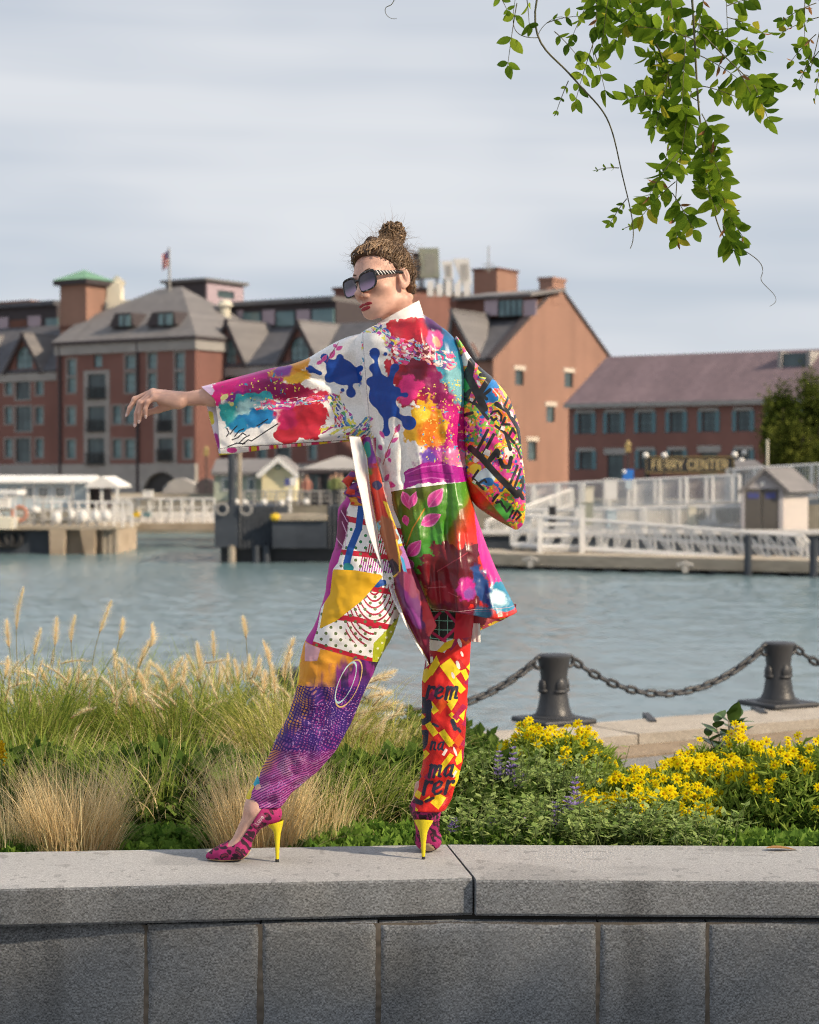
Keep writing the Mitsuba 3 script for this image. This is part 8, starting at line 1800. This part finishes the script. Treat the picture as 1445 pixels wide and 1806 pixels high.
# right sleeve (hanging): printed with bold black hand-drawn letters
def rs_folds(V, a):
    gx_, gy_ = CX + V[..., 0] * S6, YH - (V[..., 2] - CZ) * S6
    V[..., 1] += np.abs(np.sin(a))[None] ** .5 * (0.030 * (meshkit.fbm(np.stack([gx_ / 44 + gy_ / 70, gy_ / 42 - gx_ / 50, 0 * gx_], -1), 3, 52) - .5) + .006 * np.sin((gx_ - gy_ * .7) / 13)); return V
py = [596, 606, 622, 640, 668, 700, 730, 760, 800, 845, 870, 890, 912, 926, 934]
L = [803, 803, 805, 808, 810, 812, 814, 816, 818, 820, 826, 838, 868, 893, 908]
R = [806, 814, 824, 838, 870, 896, 909, 917, 921, 926, 927, 927, 926, 922, 913]
V = loft_rows(py, L, R, [.02, .02, .02, .02, .02, .01, 0, 0, 0, 0, 0, 0, 0, 0, 0], [.04, .06, .07, .08, .085, .085, .08, .075, .07, .06, .055, .045, .03, .018, .006], [.06, .08, .09, .10, .11, .112, .11, .105, .095, .08, .07, .055, .035, .02, .006], n=96, p=2.3, rows=150, folds=rs_folds)
v, f = V.reshape(-1, 3), grid_faces(150, 96, True)[:, ::-1]
obj('right_sleeve', (v, f), 'graffiti_sleeve_material', coat, smooth=True, uv=cloth_uv(v), label='right sleeve with bold black hand-drawn letters over many colours')
# front panel swinging free below the left arm, with white facing
py = [770, 782, 812, 837, 878, 928, 981, 1017, 1065, 1100, 1106, 1125, 1143, 1176]
L = [616, 618, 623, 627, 636.5, 645.7, 664, 679, 696, 714, 717, 727, 737, 757]
R = [652, 655, 664, 671, 680, 698, 718, 735, 755, 769, 771, 758, 758, 760]
def flap():
    rows, nc = 150, 26; q = np.linspace(py[0], py[-1], rows); l, r = spline(py, L, q), np.interp(q, py, R); c = np.linspace(0, 1, nc)
    V = np.zeros((rows, nc, 3))
    for i in range(rows):
        for j in range(nc): V[i, j] = P3(l[i] + (r[i] - l[i]) * c[j], q[i], -.135)
        gxx = l[i] + (r[i] - l[i]) * c
        edge = .030 * np.exp(-((gxx - np.interp(q[i], [780, 871, 972, 1049, 1127, 1180], [640, 655, 675, 700, 735, 758])) / 7) ** 2)
        V[i, :, 1] += edge + .012 * np.sin(c * 5 + q[i] / 70) + .05 * c * np.clip((1080 - q[i]) / 300, 0, 1) + .010 * np.exp(-((gxx - np.interp(q[i], [880, 1010], [684, 712])) / 6) ** 2) * -1.6 + .03 * (q[i] - 780) / 400
    fr = V.reshape(-1, 3); bk = fr + [0, .005, 0]; n = len(fr); f = grid_faces(rows, nc); g = [f, f[:, ::-1] + n]
    for e in (0, nc - 1):
        ii = np.arange(rows - 1) * nc + e; qd = np.stack([ii, ii + nc, ii + nc + n, ii + n], 1); g.append(qd[:, ::-1] if e == 0 else qd)
    return np.vstack([fr, bk]), np.vstack(g)
v, f = flap(); obj('front_panel', (v, f), 'flap_material', coat, smooth=True, uv=cloth_uv(v), label='loose front panel of the coat with a white facing strip')
# the front hem showing below the back hem, and a white tag
def sheet_px(pts_top, pts_bot, dy0, dy1, n=24, m=8, wave=.006):
    s = np.linspace(0, 1, n); A = np.array([P3(*p, dy0) for p in pts_top]); B_ = np.array([P3(*p, dy1) for p in pts_bot]); u = np.linspace(0, 1, len(pts_top))
    T_ = np.stack([np.interp(s, u, A[:, k]) for k in range(3)], 1); Bt = np.stack([np.interp(s, np.linspace(0, 1, len(pts_bot)), B_[:, k]) for k in range(3)], 1)
    w = np.linspace(0, 1, m); V = T_[:, None] * (1 - w)[None, :, None] + Bt[:, None] * w[None, :, None]; V[..., 1] += wave * np.sin(s * 14)[:, None]
    fr = V.reshape(-1, 3); n_ = len(fr); f = grid_faces(n, m); return np.vstack([fr, fr + [0, .004, 0]]), np.vstack([f, f[:, ::-1] + n_])
v, f = sheet_px([(815, 1068), (860, 1066), (911, 1066)], [(815, 1124), (836, 1116), (868, 1103), (894, 1090), (909, 1079)], .10, .12); obj('front_hem', (v, f), 'hem_material', coat, smooth=True, uv=cloth_uv(v))
v, f = sheet_px([(826, 1098), (847, 1100)], [(830, 1131), (848, 1133)], .05, .055, n=8, wave=.002); obj('white_pocket_tag', (v, f), 'white_cloth_material', coat, smooth=True)
# stand collar: a white band round the neck, higher at the nape
a = np.linspace(0, 2 * np.pi, 60, endpoint=False)
def cring(cx, cy, rx, kz, ks, ry, dy=0.0): return np.array([P3(cx + rx * math.cos(t), cy + kz * math.cos(t) + ks * math.sin(t), dy) + [0, ry * -math.sin(t), 0] for t in a])
rings = [cring(705, 569, 43, -11, 7, .070), cring(704, 561, 41, -14, 5, .066), cring(703, 553, 38, -18.5, 2.5, .063), cring(703, 550, 36.5, -20, 2, .061), cring(703, 550.5, 35, -20, 2, .058), cring(703, 562, 36, -14, 5, .057), cring(703, 572, 36, -11, 7, .056)]
v = np.vstack(rings); v[:, 1] += .004 * (meshkit.fbm(v * 45, 2, 9) - .5) * 2; obj('collar', (v, grid_faces(len(rings), 60, True)), 'white_cloth_material', coat, smooth=True, label='white stand collar')
# trousers
def leg_folds(seed, amp, bunch):
    def fn(V, a):
        gx_, gy_ = CX + V[..., 0] * S6, YH - (V[..., 2] - CZ) * S6
        d = amp * 2 * (meshkit.fbm(np.stack([gx_ / 30 + gy_ / 90, gy_ / 34 - gx_ / 60, a[None] * .6 + 0 * gx_], -1), 3, seed) - .5)
        d += bunch * np.sin(gy_ / 5.2 + 1.2 * np.sin(a)[None] + gx_ / 16) * np.clip((gy_ - 1345) / 50, 0, 1)
        V[..., 1] += d * np.sin(a)[None] * np.where(np.sin(a) < 0, 1, 1)[None]; V[..., 0] += .30 * d * np.cos(a)[None]; return V
    return fn
py = [850, 875, 900, 935, 960, 985, 1005, 1050, 1080, 1100, 1130, 1165, 1200, 1250, 1300, 1340, 1380, 1405, 1420]
L = [622, 612, 596, 594, 591, 584, 580, 573, 563, 556, 539, 529, 524, 513, 489, 470, 449, 437, 434]
R = [760, 757, 752, 742, 735, 728, 722, 710, 705, 700, 688, 667, 652, 630, 607, 580, 548, 522, 504]
V = loft_rows(py, L, R, [.03, .03, .03, .02, .01, 0, -.01, -.02, -.03, -.03, -.03, -.03, -.03, -.02, -.02, -.01, 0, 0, 0], .088, [.10, .10, .10, .10, .10, .10, .10, .10, .098, .096, .092, .088, .085, .08, .074, .07, .066, .062, .06], n=110, p=2.2, rows=200, folds=leg_folds(61, .015, .0055))
gx_ = CX + V[..., 0] * S6; V[-30:, :, 2] += np.linspace(0, 1, 30)[:, None] * np.clip((gx_[-30:] - 495) / 20, 0, 1) * .028
v, f = shell(V, inner=24); tr = obj('trousers', (v, f), 'left_leg_material', woman, smooth=True, uv=cloth_uv(v), label='patchwork trouser leg with polka dots, yellow panel and purple net print')
py = [1000, 1040, 1080, 1120, 1160, 1200, 1250, 1300, 1330, 1360, 1390, 1410, 1427]
L = [730, 742, 752, 755, 752, 746, 744, 746, 748, 743, 734, 729, 727]
R = [842, 838, 835, 832, 829, 826, 823, 820, 818, 812, 803, 795, 787]
V = loft_rows(py, L, R, [.05, .05, .05, .05, .05, .04, .04, .04, .04, .04, .05, .05, .05], .078, [.09, .088, .085, .08, .078, .076, .074, .07, .068, .066, .062, .058, .056], n=100, p=2.2, rows=170, folds=leg_folds(71, .016, .006))
v, f = shell(V, inner=24); obj('right_trouser_leg', (v, f), 'right_leg_material', tr, smooth=True, uv=cloth_uv(v), label='red and yellow trouser leg with dark lettering')
# waist sash knot showing at the left hip
g = MB()
for q in (((640, 845), (622, 838), (612, 850), (618, 868), (640, 880)), ((640, 852), (625, 860), (614, 872), (622, 884), (640, 888))): g.tube([P3(*p, -.05) for p in q], [.012, .014, .016, .013, .01], 8)
mat('sash_material', lambda p, n, uv: dr.select(noise(p.x * 60, p.y * 60, p.z * 60) > .55, C3(.62, .05, .03), dr.select(noise(p.x * 50, p.z * 70) > .5, C3(.66, .30, .03), C3(.16, .03, .20))), .5)
obj('waist_sash', g.mesh(), 'sash_material', woman, smooth=True)
# ---------------------------------------------------------------- the pergola overhead (out of the frame) and the vine that hangs from it into view
scene['vine_leaf_material'] = {'type': 'principledthin', 'base_color': VC, 'roughness': .42, 'diff_trans': 1.25, 'spec_trans': 0.0, 'eta': 1.4}
mat('vine_stem_material', lambda p, n, uv: mix((.045, .05, .022), (.13, .12, .06), noise(p.x * 40, p.y * 40, p.z * 40)), .7)
rv = np.random.default_rng(77)
pg = thing('pergola', 'timber pergola over the path with a thick vine roof', 'pergola')
for x, y in ((2.9, 2.4), (7.2, 2.4), (2.9, 1.5), (7.2, 1.5)): g = MB(); g.box(x - .09, x + .09, y - .09, y + .09, 0, 3.5); obj('post', g.mesh(), 'grey_timber_material', pg)
for y in (2.4, 1.5): g = MB(); g.box(2.4, 7.8, y - .05, y + .05, 3.5, 3.68); obj('beam', g.mesh(), 'grey_timber_material', pg)
for x in np.arange(2.5, 7.8, .55): g = MB(); g.box(x - .03, x + .03, 1.2, 2.62, 3.681, 3.80); obj('rafter', g.mesh(), 'grey_timber_material', pg)
n = 4200; p = np.column_stack([rv.uniform(2.4, 7.9, n), rv.uniform(1.25, 2.55, n), 3.84 + .25 * rv.uniform(0, 1, n)])
d = rv.normal(0, 1, (n, 3)) * [1, 1, .35]; d /= np.linalg.norm(d, axis=1, keepdims=True); sd = np.cross(d, [0, 0, 1.0] + .3 * rv.normal(0, 1, (n, 3))); sd /= np.linalg.norm(sd, axis=1, keepdims=True); s_ = .20 * rv.uniform(.7, 1.3, (n, 1))
v = np.stack([p, p + d * s_ * .5 + sd * s_ * .32, p + d * s_, p + d * s_ * .5 - sd * s_ * .32], 1).reshape(-1, 3); f = (np.array([[0, 1, 2, 3]])[None] + (np.arange(n) * 4)[:, None, None]).reshape(-1, 4)
obj('vine_roof', (v, f), 'blade_material', pg, kind='stuff', color=np.tile([.05, .10, .02], (len(v), 1)))
# leaf shapes: pointed ovals, slightly folded and curled, in four tints
def vleaf(L, W, curl, n=6): return leaf_mesh(L, W, curl, n, .22)
tints = [((.14, .24, .02)), ((.22, .35, .03)), ((.07, .14, .015)), ((.44, .42, .04)), ((.29, .40, .035))]
LV = []
for i, c in enumerate(tints):
    for curl, w in ((.10, .46), (.28, .40)):
        m_ = vleaf(1.0, w * 1.2, curl); LV.append(mikit.ply(m_, 'vine_leaf_material', smooth=True, color=np.tile(c, (len(m_[0]), 1))))
mat('dry_leaf_material', (.22, .10, .03), .8)
DRY = mikit.ply(vleaf(1.0, .3, .5), 'dry_leaf_material', smooth=True)
def compound(k, base, d, L, rng_, pairs=5, size=.05, dry=0.0, wild=.35, small=None):
    """A pinnate leaf: a thin stalk with pairs of leaflets and one at the end."""
    d = np.asarray(d, float); d /= np.linalg.norm(d); side = np.cross(d, [0, 1.0, 0]); side = side / (np.linalg.norm(side) + 1e-9); nrm = np.cross(side, d)
    a0 = rng_.uniform(-.9, .9); side, nrm = side * math.cos(a0) + nrm * math.sin(a0), nrm * math.cos(a0) - side * math.sin(a0)
    t = np.linspace(0, 1, 7)[:, None]; path = base + d * L * t + np.array([0, 0, -.18 * L]) * t ** 2
    g = MB(); g.tube(path, np.linspace(.0014, .0007, 7), 4); st = obj('leaf_stalk', g.mesh(), 'vine_stem_material', k)
    for i in range(pairs * 2 + 1):
        tt = (.22 + .74 * (i // 2) / max(pairs - 1, 1)) if i < pairs * 2 else 1.0; q = base + d * L * tt + np.array([0, 0, -.18 * L]) * tt ** 2
        s = (1 if i % 2 else -1); dd = (side * s * .95 + d * .55) if i < pairs * 2 else d; dd = dd + rng_.normal(0, wild, 3) + np.array([0, 0, -.25])
        up = nrm + rng_.normal(0, .35, 3); sz = size * rng_.uniform(.75, 1.15) * (.8 + .3 * math.sin(math.pi * min(tt, .9)))
        dry_ = rng_.uniform() < dry
        src = DRY if dry_ else LV[int(rng_.choice([0, 1, 2, 3, 4, 5, 8, 9, 6], p=[.17, .14, .17, .12, .10, .08, .10, .08, .04]))]
        obj('leaf', src, None, st, to_world=orient(q, dd, up, sz * (.6 if dry_ else 1)))
def stem(k, pts, Y, r0, r1, name='stem', n=40):
    P_ = np.array([at(a, b, Y + (c[0] if c else 0)) for a, b, *c in pts]); u = np.linspace(0, 1, len(P_)); t = np.linspace(0, 1, n)
    from scipy.interpolate import CubicSpline
    q = CubicSpline(u, P_)(t); g = MB(); g.tube(q, np.linspace(r0, r1, n), 6); o = obj(name, g.mesh(), 'vine_stem_material', k, smooth=True); return q
YV = 5.1
k = thing('hanging_vine', 'thick leafy vine spray hanging into the picture at the upper right', 'vine')
stem(k, [(1215, -60), (1225, 60), (1232, 180), (1245, 290), (1262, 380), (1285, 425)], YV, .0035, .0016)
stem(k, [(1285, 425), (1310, 440), (1340, 462), (1345, 482), (1344, 496), (1362, 515), (1369, 530), (1358, 540)], YV, .0013, .0006, 'tendril')
stem(k, [(1100, -40), (1150, 60), (1185, 160), (1195, 280), (1190, 370)], YV + .1, .0028, .0012)
stem(k, [(1240, 60), (1290, 110), (1330, 150), (1345, 180)], YV - .05, .002, .0009, 'twig')
stem(k, [(1280, -30), (1283, 40), (1284, 70)], YV, .001, .0008, 'twig')
# compound leaves: (base px, py, direction in the picture, length px, pairs)
comps = [(1215, 20, -160, 110, 5), (1222, 40, 20, 90, 4), (1226, 70, -150, 120, 6), (1228, 95, 30, 110, 5), (1230, 130, -140, 120, 6), (1232, 150, 25, 110, 5), (1235, 180, -150, 130, 6), (1238, 200, 60, 70, 5), (1240, 230, -140, 120, 6), (1243, 250, 55, 80, 5), (1246, 275, -130, 110, 5), (1250, 300, 60, 80, 4), (1256, 330, -125, 100, 5), (1260, 350, 50, 80, 4), (1266, 375, -100, 70, 4), (1275, 395, 70, 50, 3),
         (1140, 30, -150, 90, 5), (1150, 60, 80, 90, 5), (1165, 90, -120, 90, 5), (1180, 130, 100, 90, 5), (1188, 170, -160, 90, 5), (1192, 220, 110, 100, 5), (1195, 270, 120, 90, 5), (1192, 320, 130, 80, 4), (1190, 355, 95, 60, 4), (1186, 340, 60, 70, 4),
         (1290, 110, -20, 60, 4), (1310, 130, 20, 60, 4), (1330, 150, 60, 60, 3), (1300, 120, 70, 70, 4), (1283, 30, 20, 70, 3), (1284, 50, 160, 50, 3), (1283, 10, -20, 60, 3), (1075, -20, 100, 90, 4), (1050, -30, 80, 70, 4), (1100, -30, 60, 80, 4), (1180, -20, 80, 100, 5), (1245, -20, 100, 100, 5), (1120, 20, 120, 80, 5), (1210, 60, 95, 120, 6), (1220, 160, 95, 120, 6), (1205, 110, 140, 100, 5), (1236, 240, 85, 90, 5)]
for (px, py_, ang, Lp, pairs) in comps:
    Yc = YV + rv.uniform(-.16, .16); a = math.radians(ang + rv.uniform(-12, 12)); b = at(px, py_, Yc); L = Lp / F * Yc * .95
    compound(k, b, [math.cos(a), rv.normal(0, .35), -math.sin(a)], L, rv, pairs + 2, size=.046, dry=.04)
k = thing('bare_vine', 'long thin bare vine twig with few leaves hanging left of the leafy spray', 'vine')
stem(k, [(957, -40), (950, 66), (990, 115), (1030, 158), (1066, 200), (1085, 250), (1096, 300), (1108, 350), (1117, 400), (1112, 438)], YV, .0030, .0012)
stem(k, [(950, 66), (925, 64), (908, 50), (906, 20), (912, -20)], YV, .0012, .0008, 'twig'); stem(k, [(950, 60), (965, 40), (985, 30), (1000, 34)], YV, .001, .0006, 'twig')
for (px, py_, ang, Lp, pairs, sz) in ((912, 5, 100, 95, 3, .045), (930, 0, 85, 40, 2, .045), (965, 40, -20, 60, 3, .026), (978, 55, 40, 50, 3, .028), (1003, 142, 115, 50, 3, .018), (1092, 296, 185, 40, 3, .015), (1106, 350, 130, 45, 4, .024), (1115, 398, 170, 14, 1, .012), (880, -10, 60, 30, 2, .03)):
    a = math.radians(ang); compound(k, at(px, py_, YV), [math.cos(a), rv.normal(0, .2), -math.sin(a)], Lp / F * YV, rv, pairs, size=sz, wild=.25)
k = thing('vine_leaf_sprig', 'separate leafy vine sprig hanging between the bare twig and the leafy spray', 'vine')
stem(k, [(1075, -40), (1055, 20), (1046, 70), (1050, 110)], YV + .2, .0014, .0008)
for (px, py_, ang, Lp, pairs, sz) in ((1047, 75, 110, 95, 5, .048), (1050, 95, 70, 60, 3, .05), (1062, 0, 80, 70, 4, .035), (1040, 0, 120, 60, 3, .03)):
    a = math.radians(ang); compound(k, at(px, py_, YV + .2), [math.cos(a), rv.normal(0, .2), -math.sin(a)], Lp / F * YV, rv, pairs, size=sz, wild=.25)
k = thing('corner_vine', 'leafy vine cluster in the upper right picture corner', 'vine')
stem(k, [(1460, -20), (1445, 60), (1430, 120)], YV + .3, .002, .001)
for (px, py_, ang, Lp, pairs, sz) in ((1440, 5, 160, 70, 4, .042), (1445, 30, 170, 70, 4, .042), (1440, 60, 140, 60, 4, .036), (1450, 50, 60, 60, 4, .04), (1432, 90, 110, 50, 4, .022), (1448, 110, 100, 60, 4, .022), (1420, 0, 90, 60, 3, .042), (1445, 90, 130, 60, 4, .03)):
    a = math.radians(ang); compound(k, at(px, py_, YV + .3), [math.cos(a), rv.normal(0, .2), -math.sin(a)], Lp / F * YV, rv, pairs, size=sz, wild=.35, dry=.1)
k = thing('vine_tendril', 'single thin curled vine tendril tip at the top edge above the woman', 'vine')
stem(k, [(700, -30), (692, 6), (682, 12), (680, 22), (688, 31), (700, 32)], YV, .0013, .0006, 'tendril')
